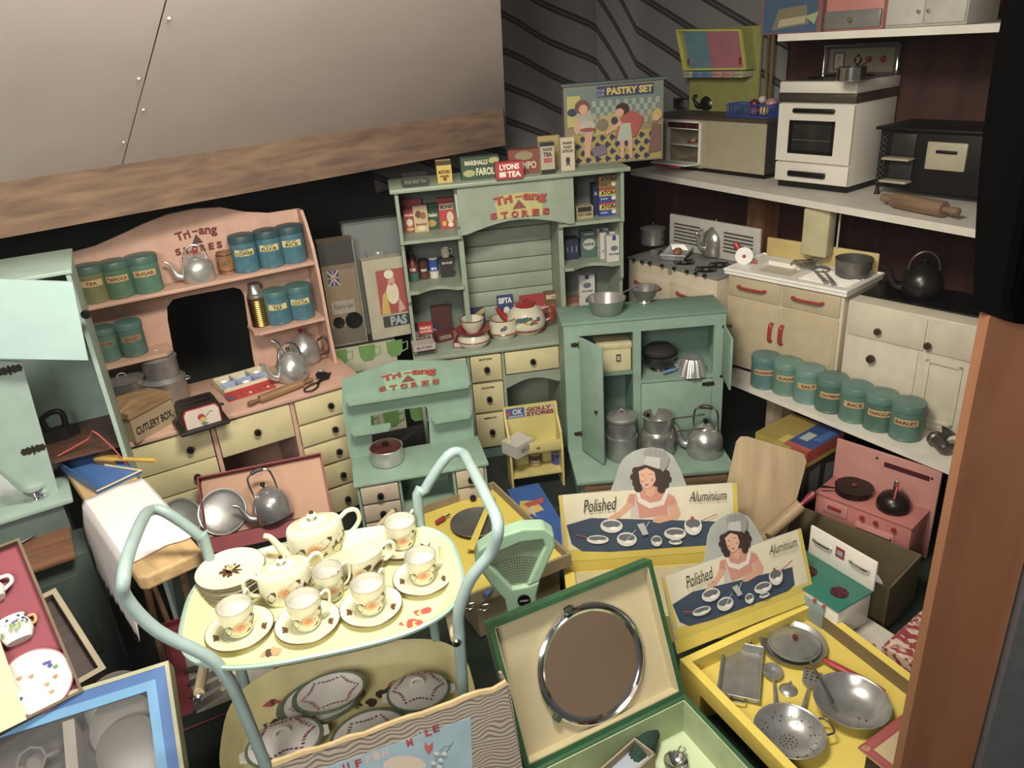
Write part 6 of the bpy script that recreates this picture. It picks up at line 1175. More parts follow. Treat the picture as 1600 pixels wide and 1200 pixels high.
o_ = mb.build('white_cloth'); tag(o_, 'white cloth draped over the wooden toy ironing board', 'cloth', M0=IB.m.copy()); sm = o_.modifiers.new('s', 'SOLIDIFY'); sm.thickness = .0015; sm.offset = 1
# blue dustpan with strap and its yellow stick
DP = Lean((95, 736), (221, 738), IZ+.004, (125, 705), (190, 720), tilt=80); BL = M('#3667a8', .4); 
c = onz(160, 745, IZ+.001); F = Fr((c.x, c.y, IZ+.001), CAMYAW(c)); pt = lambda px, py, z: F.i @ onz(px, py, IZ+.001+z)
t = thing('toy_dustpan', 'blue toy dustpan with cream edging lying on the ironing board', 'dustpan', F.o, F.yaw)
P = [pt(*q, .002) for q in ((94, 733), (128, 704), (190, 722), (222, 738), (152, 771))]
mb = MB(); mb.prism([(p.x, p.y) for p in P], 0, .003, BL, 'z'); mb.prism([(P[0].x, P[0].y), (P[4].x, P[4].y), (P[4].x-.002, P[4].y+.006), (P[0].x+.001, P[0].y+.006)], .003, .020, BL, 'z'); mb.build('pan', t)
mb = MB(); CRE = M('#c9bd8c', .5); a = P[4]; b = P[3]; mb.tube([(a.x, a.y, .007), (b.x, b.y, .007)], .003, CRE, 6, flat=.4); b2 = P[2]; mb.tube([(b2.x-.03, b2.y+.006, .004), (b.x, b.y, .006)], .0022, CRE, 6); mb.build('edging', t)
mb = MB()
for k, (c_, off) in enumerate(((CRE, -.004), (BL, 0), (CRE, .004))):
    mb.tube([(P[1].x+.002+off, P[1].y-.034, .004), (P[1].x+.012+off, P[1].y-.01, .02), (P[1].x+.026+off, P[1].y+.004, .034), (P[1].x+.040+off, P[1].y+.004, .026), (P[1].x+.044+off, P[1].y, .006)], .0024, c_, 6, sub=5, flat=.8)
mb.build('strap', t)
a = onz(150, 716, IZ+.014); b = onz(243, 719, IZ+.02); t = thing('wooden_brush', 'yellow-handled toy hand brush lying behind the blue dustpan', 'brush', M0=Matrix.Translation(a) @ (b-a).to_track_quat('X', 'Z').to_matrix().to_4x4()); L = (b-a).length
mb = MB(); mb.rbox(0, L*.35, -.009, .009, -.003, .005, M('#b8922a', .4), .003); mb.tube([(L*.3, 0, 0), (L*.5, 0, 0), (L, 0, 0)], [.005, .0045, .005], M('#c49a22', .35), 12); mb.build('handle', t); mb = MB(); mb.rbox(.002, L*.33, -.008, .008, -.012, -.003, M('#6a4a28', .9, bump=.5, scale=400), .001); mb.build('bristles', t)
# --- red box with kettle and plates
RB = Lean((322, 852), (521, 808), .15, tilt=42); RB.h = .5*(RB.uv(243, 773)[1]+RB.uv(474, 698)[1]); REDB = M('#8a1e2a', .6, wear=('#b09080', 60, .7)); PNKB = M('#b98c6c', .75, var=.06)
print('DBG lean red', RB.w, RB.h, RB.tilt, RB.err)
t = thing('red_toy_box', 'open dark red cardboard box lined in salmon card with kettle and baking tins', 'box', M0=RB.m.copy())
open_box(t, RB.w, RB.h, .03, REDB, PNKB)
mb = MB(); mb.box(.006, RB.w-.006, .022, .026, .02, RB.h-.006, PNKB); mb.build('card_insert', t, 'salmon card insert')
mb = MB(); mb.box(-.002, RB.w+.004, -.006, 0, -.022, .012, REDB); mb.build('front_flap', t)
def onL(P, px, py, off): x, z = P.uv(px, py, off); return P.m @ Matrix.Translation((x, off, z))
def facing(P, px, py, off, rot=0):     # local z out of the face, x along
    x, z = P.uv(px, py, off); return P.m @ Matrix.Translation((x, off, z)) @ Matrix.Rotation(PI/2, 4, 'X') @ Matrix.Rotation(rot, 4, 'Z')
def dish_on(P, px, py, off, wpx, label, m, hgt=.008, name='baking_tin', cat='tin', rim=1.0, foot=.82, group=None):
    Mx = facing(P, px, py, off); c = Mx.translation; r = size(c, wpx)/2; t = thing(name, label, cat, M0=Mx, group=group)
    mb = MB(); mb.lathe([(0, 0), (r*foot, 0), (r*.97, hgt), (r*1.02, hgt*1.05), (r*1.0, hgt*.9), (r*.95, hgt*.95), (r*foot*.97, .0015), (0, .0015)], m, 40); mb.build('dish', t); return t, r
dish_on(RB, 349, 800, .021, 72, 'round aluminium tin lying flat in the red box', alu('#a9a9a8', .4))
dish_on(RB, 283, 812, .021, 66, 'round aluminium tin half hidden at the left of the red box', ALUD)
# kettle clipped on the card, shown upright
c = RB.m @ Vector((RB.uv(433, 806, .02)[0], .012, RB.uv(433, 806, .02)[1])); r = size(c, 56)/2; Mk = Matrix.Translation(c+Vector((0, 0, -.004))) @ Matrix.Rotation(CAMYAW(c), 4, 'Z') @ Matrix.Rotation(-.35, 4, 'X') @ Matrix.Rotation(-.18, 4, 'Y') @ Matrix.Translation((0, -r*.35, 0))
t = thing('toy_kettle', 'aluminium kettle with black wire handle fastened inside the red box', 'kettle', M0=Mk); kettle_m(t, r, size(c, 50), alu('#b0b0b0', .25), top=.5, hand='top', handm=M('#3a3a3a', .4), handle_h=.95)
# --- lower red box with knives
KB = Lean((285, 1143), (372, 1108), .004, tilt=72); KB.h = .5*(KB.uv(232, 985)[1]+KB.uv(300, 955)[1]); print('DBG knives', KB.w, KB.h, KB.tilt, KB.err)
t = thing('cutlery_set_box', 'dark red open box of small knives on the floor behind the tea trolley', 'box', M0=KB.m.copy()); w = KB.w*2.1; open_box(t, w, KB.h, .02, REDB, REDB); mb = MB(); mb.box(.03, w-.03, .015, .0165, .03, KB.h-.03, M('#8f8a80', .7)); mb.build('card_insert', t, 'grey card insert')
for k in range(4):
    x, z = KB.uv(292+k*3, 1050+k*17, .014); tt = thing('toy_knife', 'small steel knife, %s in the red cutlery box' % ('topmost', 'second', 'third', 'lowest')[k], 'knife', M0=KB.m @ Matrix.Translation((x+.035, .014, z)) @ Matrix.Rotation(-.12*k+.1, 4, 'Y'), group='knives in the red box')
    mb = MB(); mb.prism([(-.04, -.002), (-.03, -.008), (.02, -.008), (.02, .006), (-.03, .005)], -.001, .001, STEEL); mb.build('blade', tt); mb = MB(); mb.rbox(.02, .055, -.003, .003, -.005, .005, M('#c9b48a', .4), .002); mb.build('handle', tt)
# ---------------------------------------------------------------- tea trolley
TZ_ = .40; c0 = onz(500, 918, TZ_); TF = Fr((c0.x, c0.y, 0), math.radians(-20.6))
rim = [TF.t(*q, TZ_) for q in ((282, 985), (718, 882), (500, 838), (530, 1015))]; print('DBG tray rim', rim)
hx = (rim[1][0]-rim[0][0])/2; cxo = (rim[1][0]+rim[0][0])/2; hy = (rim[2][1]-rim[3][1])/2; cyo = (rim[2][1]+rim[3][1])/2
TF = Fr(TF.W(cxo, cyo), TF.yaw)
def sup(a, b, n=56, e=3.0): return [(a*math.copysign(abs(math.cos(2*PI*i/n))**(2/e), math.cos(2*PI*i/n)), b*math.copysign(abs(math.sin(2*PI*i/n))**(2/e), math.sin(2*PI*i/n))) for i in range(n)]
t = thing('tea_trolley', 'child size tin tea trolley with two cream trays and pale blue tube frame', 'tea trolley', TF.o, TF.yaw)
def patches(z, seed, n, mb):
    r_ = random.Random(seed); k = 0
    for i in range(n):
        cx, cy = r_.uniform(-.72, .72)*hx, r_.uniform(-.62, .62)*hy; c_ = r_.choice(['#b8402c', '#2c4a7a', '#c9a02c', '#5a7a3a', '#3a2c28', '#6a94a8', '#c98a5a'])
        for q in range(3): k += 1; rr = r_.uniform(.006, .014); a0 = r_.uniform(0, 3); mb.add([(cx+r_.uniform(-.002, .002)+q*.007+rr*math.cos(a0+a)*r_.uniform(.5, 1), cy+rr*math.sin(a0+a)*r_.uniform(.5, 1), z+.0002+k*.00003) for a in [2*PI*j/8 for j in range(8)]], [list(range(8))], M(c_ if q != 1 else r_.choice(['#c9b88a', '#d0c070', '#4a3a30']), .45, var=.1))
    return mb
def tray(z, m):
    mb = MB(); n = 56; e = 3.0; L = [(hx*.83, hy*.78, z-.030), (hx*.865, hy*.82, z-.0275), (hx*.965, hy*.955, z-.004), (hx, hy, z+.001), (hx*1.006, hy*1.01, z-.002), (hx*1.0, hy, z-.004), (hx*.90, hy*.86, z-.028), (hx*.83, hy*.78, z-.0325)]
    vs = []; 
    for a, b, zz in L: vs += [(x, y, zz) for x, y in sup(a, b, n, e)]
    fs = [[i for i in range(n)], [7*n+i for i in range(n)][::-1]] + [(k*n+i, k*n+(i+1) % n, (k+1)*n+(i+1) % n, (k+1)*n+i) for k in range(7) for i in range(n)]
    mb.add(vs, fs, m, True); patches(z-.030, 5 if z > .3 else 9, 16 if z > .3 else 26, mb); return mb
tr = tray(TZ_, TRAYC).build('top_tray', t); mb = MB(); mb.tube([(x, y, TZ_-.002) for x, y in sup(hx*1.004, hy*1.006, 72)], .0036, M('#8fb0a4', .4), 6, True); mb.build('tray_edge', tr)
# nursery print of the trays: small coloured patches
yl = hy*.86
PL = {}
LZ2 = .145
lowtr = tray(LZ2, M('#cbc07e', .45, wear=('#8f8558', 60, .72))).build('lower_tray', t)
BT_ = M('#8fa9a6', .38, var=.08, wear=('#5a6a62', 120, .72))
def leg_x(px, py, y): return TF.f(px, py, y)
def loop(pf, pb_):
    pts = [Vector((TF.f(px, py, -yl)[0], -yl, TF.f(px, py, -yl)[1])) for px, py in pf]; pts2 = [Vector((TF.f(px, py, yl)[0], yl, TF.f(px, py, yl)[1])) for px, py in pb_]; return pts, pts2
A, B = loop([(415, 1195), (372, 1090), (345, 1045), (318, 1022), (245, 985), (197, 935), (193, 905)], [(236, 798), (258, 800), (312, 838), (326, 868)])
A[0].z = A[0].z; foot = A[0]+(A[0]-A[1])*((.012-A[0].z)/(A[0].z-A[1].z)); Bf = B[-1].copy(); Bf.z = .012; top0 = A[-1]; top1 = B[0]
m1 = A[-1].lerp(B[0], .25)+Vector((0, 0, .012)); m2 = A[-1].lerp(B[0], .75)+Vector((0, 0, .012))
mb = MB(); mb.tube([foot]+A+[m1, m2]+B+[Bf], .0088, BT_, 14, sub=4); mb.build('tube_frame', t)
A, B = loop([(724, 1088), (718, 1000), (717, 955), (735, 905), (768, 862), (778, 820)], [(722, 708), (700, 712), (664, 765), (654, 800)])
foot = A[0]+(A[0]-A[1])*((.012-A[0].z)/(A[0].z-A[1].z)); Bf = B[-1].copy(); Bf.z = .012
m1 = A[-1].lerp(B[0], .25)+Vector((0, 0, .010)); m2 = A[-1].lerp(B[0], .75)+Vector((0, 0, .010))
mb = MB(); mb.tube([foot]+A+[m1, m2]+B+[Bf], .0088, BT_, 14, sub=4); mb.build('tube_frame', t)
for s in (-1, 1):
    mb = MB(); mb.tube([(s*hx*.86, -yl*1.02, TZ_-.040), (s*hx*.86, yl*1.02, TZ_-.040)], .0075, wood('#d0bd90', '#b59e6c', 8, .5, 'Y'), 12); cr = mb.build('wooden_cross_bar', t); 
    for e in (-1, 1): mb = MB(); mb.lathe([(0, -.004), (.005, -.003), (.0065, 0), (.005, .003), (0, .004)], CHROME, 14, T=Tm(s*hx*.86, e*yl*1.10, TZ_-.04, PI/2)); mb.build('cap_nut', cr)
for s in (-1, 1):
    mb = MB(); mb.tube([(s*hx*.86, -yl*1.02, LZ2-.040), (s*hx*.86, yl*1.02, LZ2-.040)], .007, BT_, 10); mb.build('lower_cross_bar', t)
# ---- china on the top tray
CH = M('#dad8b8', .1, var=.03, spec=.6); CHG = M('#c3c998', .12, var=.14, scale=30, spec=.6); CHW = M('#dedcd4', .1, var=.02, spec=.6); GOLDL = M('#5f4a24', .3, .3)
TD = TZ_-.0296; LEAF = '#5b3d1c'; ROSE = '#d98a52'; ROSEL = '#e3cf9c'
def rose_cyl(mb, r, zc, a0, s, sy=1, rf=None):
    """rose spray wrapped on an upright body of radius r (rf(z) gives the radius)"""
    rf = rf or (lambda z: r); k = 0
    def blob(a, z, ra, rz, c_, rot=0, n=10, pts=None):
        nonlocal k; k += 1; o_ = []
        for i in range(n):
            b = 2*PI*i/n; u = ra*math.cos(b); v = rz*math.sin(b); x = u*math.cos(rot)-v*math.sin(rot); y = u*math.sin(rot)+v*math.cos(rot); zz = z+y; R_ = rf(zz)+.0003+k*.00004; aa = a+x/max(R_, 1e-4); o_.append((R_*math.sin(aa), -R_*math.cos(aa)*sy, zz))
        mb.add(o_, [list(range(n))], M(c_, .2, var=.12))
    for da, dz, rot in ((.0, -.10, -.5), (.25, .16, .5), (.95, .1, .2), (.8, -.24, -.6), (-.6, -.12, .9), (1.2, -.08, -.2)): blob(a0+da*s/r*1.0, zc+dz*s, s*.36, s*.15, LEAF, rot, 8)
    blob(a0, zc, s*.34, s*.3, ROSEL); blob(a0-.05*s/r, zc+.02*s, s*.24, s*.2, '#e0b078'); blob(a0-.05*s/r, zc+.02*s, s*.13, s*.11, ROSE)
def sprig_flat(mb, r, ang, z, s, rose=False):
    k = 0
    for da, dr, rot in ((0, 0, 0), (.12, .1, .7), (-.12, .08, -.7), (.05, -.14, 1.6)):
        k += 1; cx = (r+dr*s)*math.cos(ang+da*s/r*2); cy = (r+dr*s)*math.sin(ang+da*s/r*2); ro = ang+rot
        mb.add([(cx+s*.3*math.cos(b)*math.cos(ro)-s*.1*math.sin(b)*math.sin(ro), cy+s*.3*math.cos(b)*math.sin(ro)+s*.1*math.sin(b)*math.cos(ro), z+.00006*k) for b in [2*PI*i/8 for i in range(8)]], [list(range(8))], M(LEAF, .25, var=.15))
    if rose:
        for rr, c_ in ((.26, ROSEL), (.15, ROSE)): k += 1; mb.add([(r*math.cos(ang-.3*s/r)+s*rr*math.cos(b), r*math.sin(ang-.3*s/r)+s*rr*math.sin(b), z+.00006*k) for b in [2*PI*i/10 for i in range(10)]], [list(range(10))], M(c_, .2))
def saucer_m(t, r, name='dish', sprigs=((.0, 0), (1.6, 0), (3.4, 0))):
    mb = MB(); mb.lathe([(0, 0), (r*.5, 0), (r*.55, .001), (r*.8, .005), (r, .010), (r*1.005, .0105), (r*.99, .0115), (r*.78, .0065), (r*.52, .003), (0, .0025)], CH, 44); mb.lathe([(r*.45, .0027), (r*.55, .0034), (r*.75, .0061)], CHG, 40)
    mb.lathe([(r*.985, .0118), (r*1.01, .0112), (r*1.012, .010)], GOLDL, 44)
    for a, ro in sprigs: sprig_flat(mb, r*.72, a, .0066, r*.42, ro)
    return mb.build(name, t)
def saucer(px, py, wpx, label, z=TD, **k):
    c = onz(px, py, z+.008); r = size(c, wpx)/2; t = thing('china_saucer', label, 'saucer', (c.x, c.y, z), CAMYAW(c)-.3, 'floral saucers on the top tray'); saucer_m(t, r, **k); return c, r
def cup(c, z, label, turn=.5, r=.0, h=.0):
    t = thing('china_tea_cup', label, 'cup', (c.x, c.y, z), CAMYAW(c), 'floral tea cups on the top tray')
    pr = lambda zz: r*(.62+.38*min(1, zz/h*1.35)**.6) if zz < h*.74 else r*(1.0-.02*(zz/h-.74))
    mb = MB(); mb.lathe([(0, .002), (r*.5, .002), (r*.55, 0), (r*.62, .001), (pr(h*.1), h*.1), (pr(h*.3), h*.3), (pr(h*.6), h*.6), (r*.99, h*.8), (r, h), (r*.955, h), (r*.93, h*.8)], CH, 40); mb.lathe([(r*.95, h*.99), (r*.93, h*.6), (r*.8, h*.25), (r*.5, h*.1), (0, h*.08)], CHW, 40)
    mb.lathe([(pr(h*.15)*1.004, h*.15), (pr(h*.5)*1.004, h*.5)], CHG, 36); mb.lathe([(r*1.004, h*.985), (r*.98, h*1.006), (r*.955, h*1.0)], GOLDL, 40)
    rose_cyl(mb, r, h*.46, .12, h*.84, rf=pr); mb.build('body', t)
    mb = MB(); ca, sa = math.cos(turn), math.sin(turn); H = [(.95, .88), (1.35, .98), (1.52, .85), (1.42, .5), (1.2, .32), (.88, .25)]
    mb.tube([(r*a*ca, r*a*sa, h*b) for a, b in H], [r*.09, r*.1, r*.1, r*.09, r*.08, r*.08], CH, 10, sub=4); mb.build('handle', t); return t
for (sx_, sy_, sw, cx_, cy_, cw, ch_, tn, lb, w2) in ((375, 983, 104, 369, 998, 51, 51, .9, 'front left', 'nearest the left tube frame'), (481, 973, 101, 479, 985, 50, 52, .1, 'front middle', 'in the middle of the tray front'), (580, 948, 98, 579, 960, 50, 50, .8, 'right of centre', 'fourth along, in front of the milk jug'), (661, 902, 94, 658, 914, 46, 46, .5, 'far right', 'nearest the right tube frame'), (629, 848, 90, 628, 858, 46, 44, .8, 'back right', 'at the back right behind the milk jug')):
    zz = TD
    if lb == 'back right': saucer(sx_, sy_+2, sw, 'lower of two stacked floral saucers at the back right', TD); zz = TD+.0045
    c, r = saucer(sx_, sy_, sw, 'floral saucer under the cup %s' % w2, zz)
    cc = onz(cx_, cy_, zz+.004); rc = size(cc, cw)/2; cc = cc+Vector((c.x-cc.x, c.y-cc.y, 0)).normalized()*min(rc*.7, (Vector((c.x-cc.x, c.y-cc.y, 0))).length); cup(cc, zz+.0035, 'pale floral china tea cup on its saucer %s' % w2, tn, rc*1.08, size(cc, ch_)*1.03)
cc, rc = at(522, 948, TD, 48); cup(cc, TD, 'floral china cup without saucer between sugar bowl and milk jug', .25, rc, size(cc, 52)*1.05)
# plates
c, r = at(373, 944, TD, 96); r = size(c, 104)/2; c = onz(368, 918, TD)
for k in range(6):
    t = thing('china_tea_plate', 'pale floral tea plate, %s in the stack of six' % ('lowest', 'second from the bottom', 'third from the bottom', 'fourth from the bottom', 'fifth from the bottom', 'topmost')[k], 'plate', (c.x+.0008*math.sin(k*2), c.y+.0008*math.cos(k*3), TD+k*.0062), CAMYAW(c), 'stack of floral tea plates')
    mb = MB(); mb.lathe([(0, 0), (r*.6, 0), (r*.62, .0012), (r, .0085), (r*1.004, .0092), (r*.99, .0098), (r*.66, .0040), (0, .0036)], CH, 48); mb.lathe([(r*.98, .0098), (r*1.008, .0094), (r*1.008, .0085)], GOLDL, 48)
    if k == 5:
        mb.lathe([(0, .00372), (r*.5, .00375)], CHG, 36)
        for a, ro in ((.3, False), (1.2, False), (2.4, True), (3.6, False), (4.6, False)): sprig_flat(mb, r*.16, a, .0040, r*.5, ro)
    mb.build('dish', t)
def oval_pot(px, py, wpx, hpx, name, label, cat, kind, turn=0):
    c, r = at(px, py, TD, wpx); h = size(c, hpx); t = thing(name, label, cat, (c.x, c.y, TD), CAMYAW(c)+turn); sy = .68
    pr = lambda z: r*(.80+.2*min(1, z/h*2.2)) if z < h*.75 else r*(1-.05*(z/h-.75)*4)
    mb = MB(); 
    if kind == 'jug':
        N = 40; prof = [(0, .001, 0), (.62, .001, 0), (.68, 0, 0), (.80, .12, .1), (.96, .45, .2), (.95, .75, .5), (1.0, 1.0, 1), (.96, 1.0, 1), (.88, .7, .4), (.7, .3, 0), (0, .2, 0)]; vs = []; fs = []
        for R_, z_, sp_ in prof:
            for i in range(N):
                a = 2*PI*i/N; ex = max(0, -math.cos(a))**6*sp_; vs.append((r*R_*math.cos(a)*(1+ex*.4), r*R_*sy*math.sin(a)*(1-.3*sp_*max(0, -math.cos(a))**2), h*z_+ex*h*.12+(.05*h*max(0, math.cos(a))*sp_)))
        fs = [(k*N+i, k*N+(i+1) % N, (k+1)*N+(i+1) % N, (k+1)*N+i) for k in range(len(prof)-1) for i in range(N)]; mb.add(vs, fs, CH, True)
    else:
        mb.lathe([(0, .001), (r*.74, .001), (r*.78, 0)]+[(pr(h*z), h*z) for z in (.05, .2, .4, .6, .8)]+[(r*.98, h*.92), (r*.93, h*.99), (r*.78, h*1.0), (0, h*1.0)], CH, 48, 1, sy)
    rose_cyl(mb, r, h*.48, -.15, h*.80, sy, rf=pr); mb.build('body', t)
    if kind != 'jug':
        mb = MB(); mb.lathe([(r*.80, h*.995), (r*.83, h*1.02), (r*.8, h*1.04), (r*.45, h*1.10), (0, h*1.12)], CH, 40, 1, sy); mb.lathe([(r*.79, h*1.042), (r*.5, h*1.092)], CHG, 40, 1, sy); l_ = mb.build('lid', t)
        mb = MB(); mb.lathe([(0, h*1.10), (r*.12, h*1.12), (r*.08, h*1.17), (r*.19, h*1.24), (r*.14, h*1.3), (0, h*1.34)], CH, 16); mb.lathe([(r*.1, h*1.30), (r*.07, h*1.36), (0, h*1.38)], M('#6a4a1c', .25, .6), 10); mb.build('knob', l_)
    hd_ = lambda s, k=1.0: [(s*r*.93, 0, h*.92), (s*r*(1.0+.22*k), 0, h*1.06), (s*r*(1.0+.50*k), 0, h*1.0), (s*r*(1.0+.55*k), 0, h*.7), (s*r*(1.0+.3*k), 0, h*.45), (s*r*.96, 0, h*.35)]
    if kind == 'tea':
        mb = MB(); mb.tube(hd_(1, 1.1), r*.085, CH, 12, sub=5); mb.build('handle', t); mb = MB(); mb.tube([(-r*.88, 0, h*.25), (-r*1.12, 0, h*.35), (-r*1.32, 0, h*.7), (-r*1.5, 0, h*.98), (-r*1.68, 0, h*1.08)], [r*.2, r*.18, r*.13, r*.1, r*.085], CH, 14, sub=5); mb.build('spout', t)
    elif kind == 'sugar':
        for s in (-1, 1): mb = MB(); mb.tube(hd_(s, .8), r*.085, CH, 12, sub=5); mb.build('handle', t)
    else: mb = MB(); mb.tube(hd_(1, .8), r*.08, CH, 12, sub=5); mb.build('handle', t)
oval_pot(505, 893, 90, 60, 'china_teapot', 'pale oval china teapot painted with roses at the back of the tray', 'teapot', 'tea', .12)
oval_pot(458, 957, 86, 56, 'china_sugar_bowl', 'lidded two-handled floral china sugar bowl beside the plate stack', 'sugar bowl', 'sugar', .12)
oval_pot(570, 922, 80, 42, 'china_milk_jug', 'open boat-shaped floral china milk jug behind the cups', 'milk jug', 'jug', .15)
# ---- dinner service on the lower tray
LD = LZ2-.0294; GRN = M('#6a7a5c', .35, var=.3, scale=120); PK = '#8c3a58'
def garland(mb, rx, ry, z, sw, dome=None):
    n = 6
    for i in range(n*7):
        a = 2*PI*i/(n*7); f_ = abs(math.sin(a*n/2)); rr = (.60+.16*(1-f_)); 
        for q in range(2): x = rx*(rr+.03*q)*math.cos(a+.02*q); y = ry*(rr+.03*q)*math.sin(a+.02*q); s_ = sw*(1 if q else .8); zz = z if not dome else dome(rr); mb.add([(x+s_*math.cos(b), y+s_*.8*math.sin(b), zz+.0003+.00005*q) for b in [2*PI*j/6 for j in range(6)]], [list(range(6))], M(PK if (i+q) % 2 else '#a86a84', .3, var=.2))
def oval_plate(px, py, wpx, label, z, asp, turn, k=0, group='oval plates on the lower tray'):
    c = onz(px, py, z+.006); r = size(c, wpx)/2; t = thing('china_dinner_plate', label, 'plate', (c.x, c.y, z), TF.yaw+turn, group); mb = MB()
    mb.lathe([(0, 0), (r*.62, 0), (r*.7, .003), (r, .009), (r*.99, .0105), (r*.72, .0048), (r*.6, .003), (0, .003)], CHW, 48, 1, asp); mb.lathe([(r*.93, .0096), (r*1.005, .0112), (r*1.01, .0088)], GRN, 48, 1, asp); garland(mb, r, r*asp, .0078, r*.035, None); mb.build('dish', t); return c, r
def tureen(px, py, wpx, label, z, asp, turn):
    c = onz(px, py, z+.02); r = size(c, wpx)/2; t = thing('china_tureen', label, 'tureen', (c.x, c.y, z), TF.yaw+turn, 'covered china tureens on the lower tray')
    mb = MB(); mb.lathe([(0, 0), (r*.5, 0), (r*.55, .004), (r*.85, .018), (r*.97, .026), (r, .028), (r*.95, .028), (0, .028)], CHW, 44, 1, asp); mb.lathe([(r*.96, .0275), (r*1.02, .0285), (r*.95, .0295)], GRN, 44, 1, asp); b_ = mb.build('bowl', t)
    mb = MB(); dm = lambda rr: .029+.018*(1-rr*rr*1.0); mb.lathe([(r*.93, dm(.93)), (r*.7, dm(.7)), (r*.45, dm(.45)), (r*.2, dm(.2)), (0, dm(0))], CHW, 44, 1, asp); garland(mb, r, r*asp, 0, r*.045, lambda q: dm(q)+.0006); l_ = mb.build('lid', t)
    mb = MB(); mb.tube([(-r*.2, 0, dm(.2)), (-r*.12, 0, dm(0)+.010), (r*.12, 0, dm(0)+.010), (r*.2, 0, dm(.2))], .003, CHW, 8, sub=4); mb.build('lid_handle', l_)
    for s in (-1, 1): mb = MB(); mb.prism([(s*r*.94, -r*.18), (s*r*1.16, -r*.12), (s*r*1.16, r*.12), (s*r*.94, r*.18)], .022, .027, CHW, 'z'); mb.build('handle', t)
for k, (x, y, wp) in enumerate(((498, 1096, 128), (502, 1093, 128), (504, 1091, 126), (514, 1082, 112), (516, 1080, 110))): oval_plate(x, y+3, wp, 'oval pink garland plate, %s in the lower tray stack' % ('lowest', 'second from the bottom', 'third from the bottom', 'second from the top', 'topmost')[k], LD+k*.0055, .72, .1)
oval_plate(578, 1150, 122, 'single pink garland plate in front of the oval stack', LD, .8, .1)
tureen(446, 1165, 118, 'covered pink garland tureen at the front left of the lower tray', LD, .78, .15); tureen(655, 1086, 98, 'covered pink garland tureen at the back right of the lower tray', LD, .82, -.1)
# ---------------------------------------------------------------- foreground right
def flatK(bl, br, z, h):
    """a lid-less box lying flat: back-left and back-right rim corners seen at height z; h runs to the viewer"""
    A = onz(*bl, z); B = onz(*br, z); d = B-A; P = Lean.__new__(Lean); P.w = d.length; P.h = h; P.tilt = 90; P.err = 0
    P.set(Matrix.Translation(A) @ Matrix.Rotation(math.atan2(d.y, d.x), 4, 'Z') @ Matrix.Rotation(-PI/2, 4, 'X') @ Matrix.Translation((0, 0, -h))); return P
YB_ = M('#d6bd1e', .5, var=.07, scale=14, wear=('#a8964a', 60, .78)); YBI = M('#cdb522', .5, var=.08, scale=10); BRC = M('#6f5c34', .8)
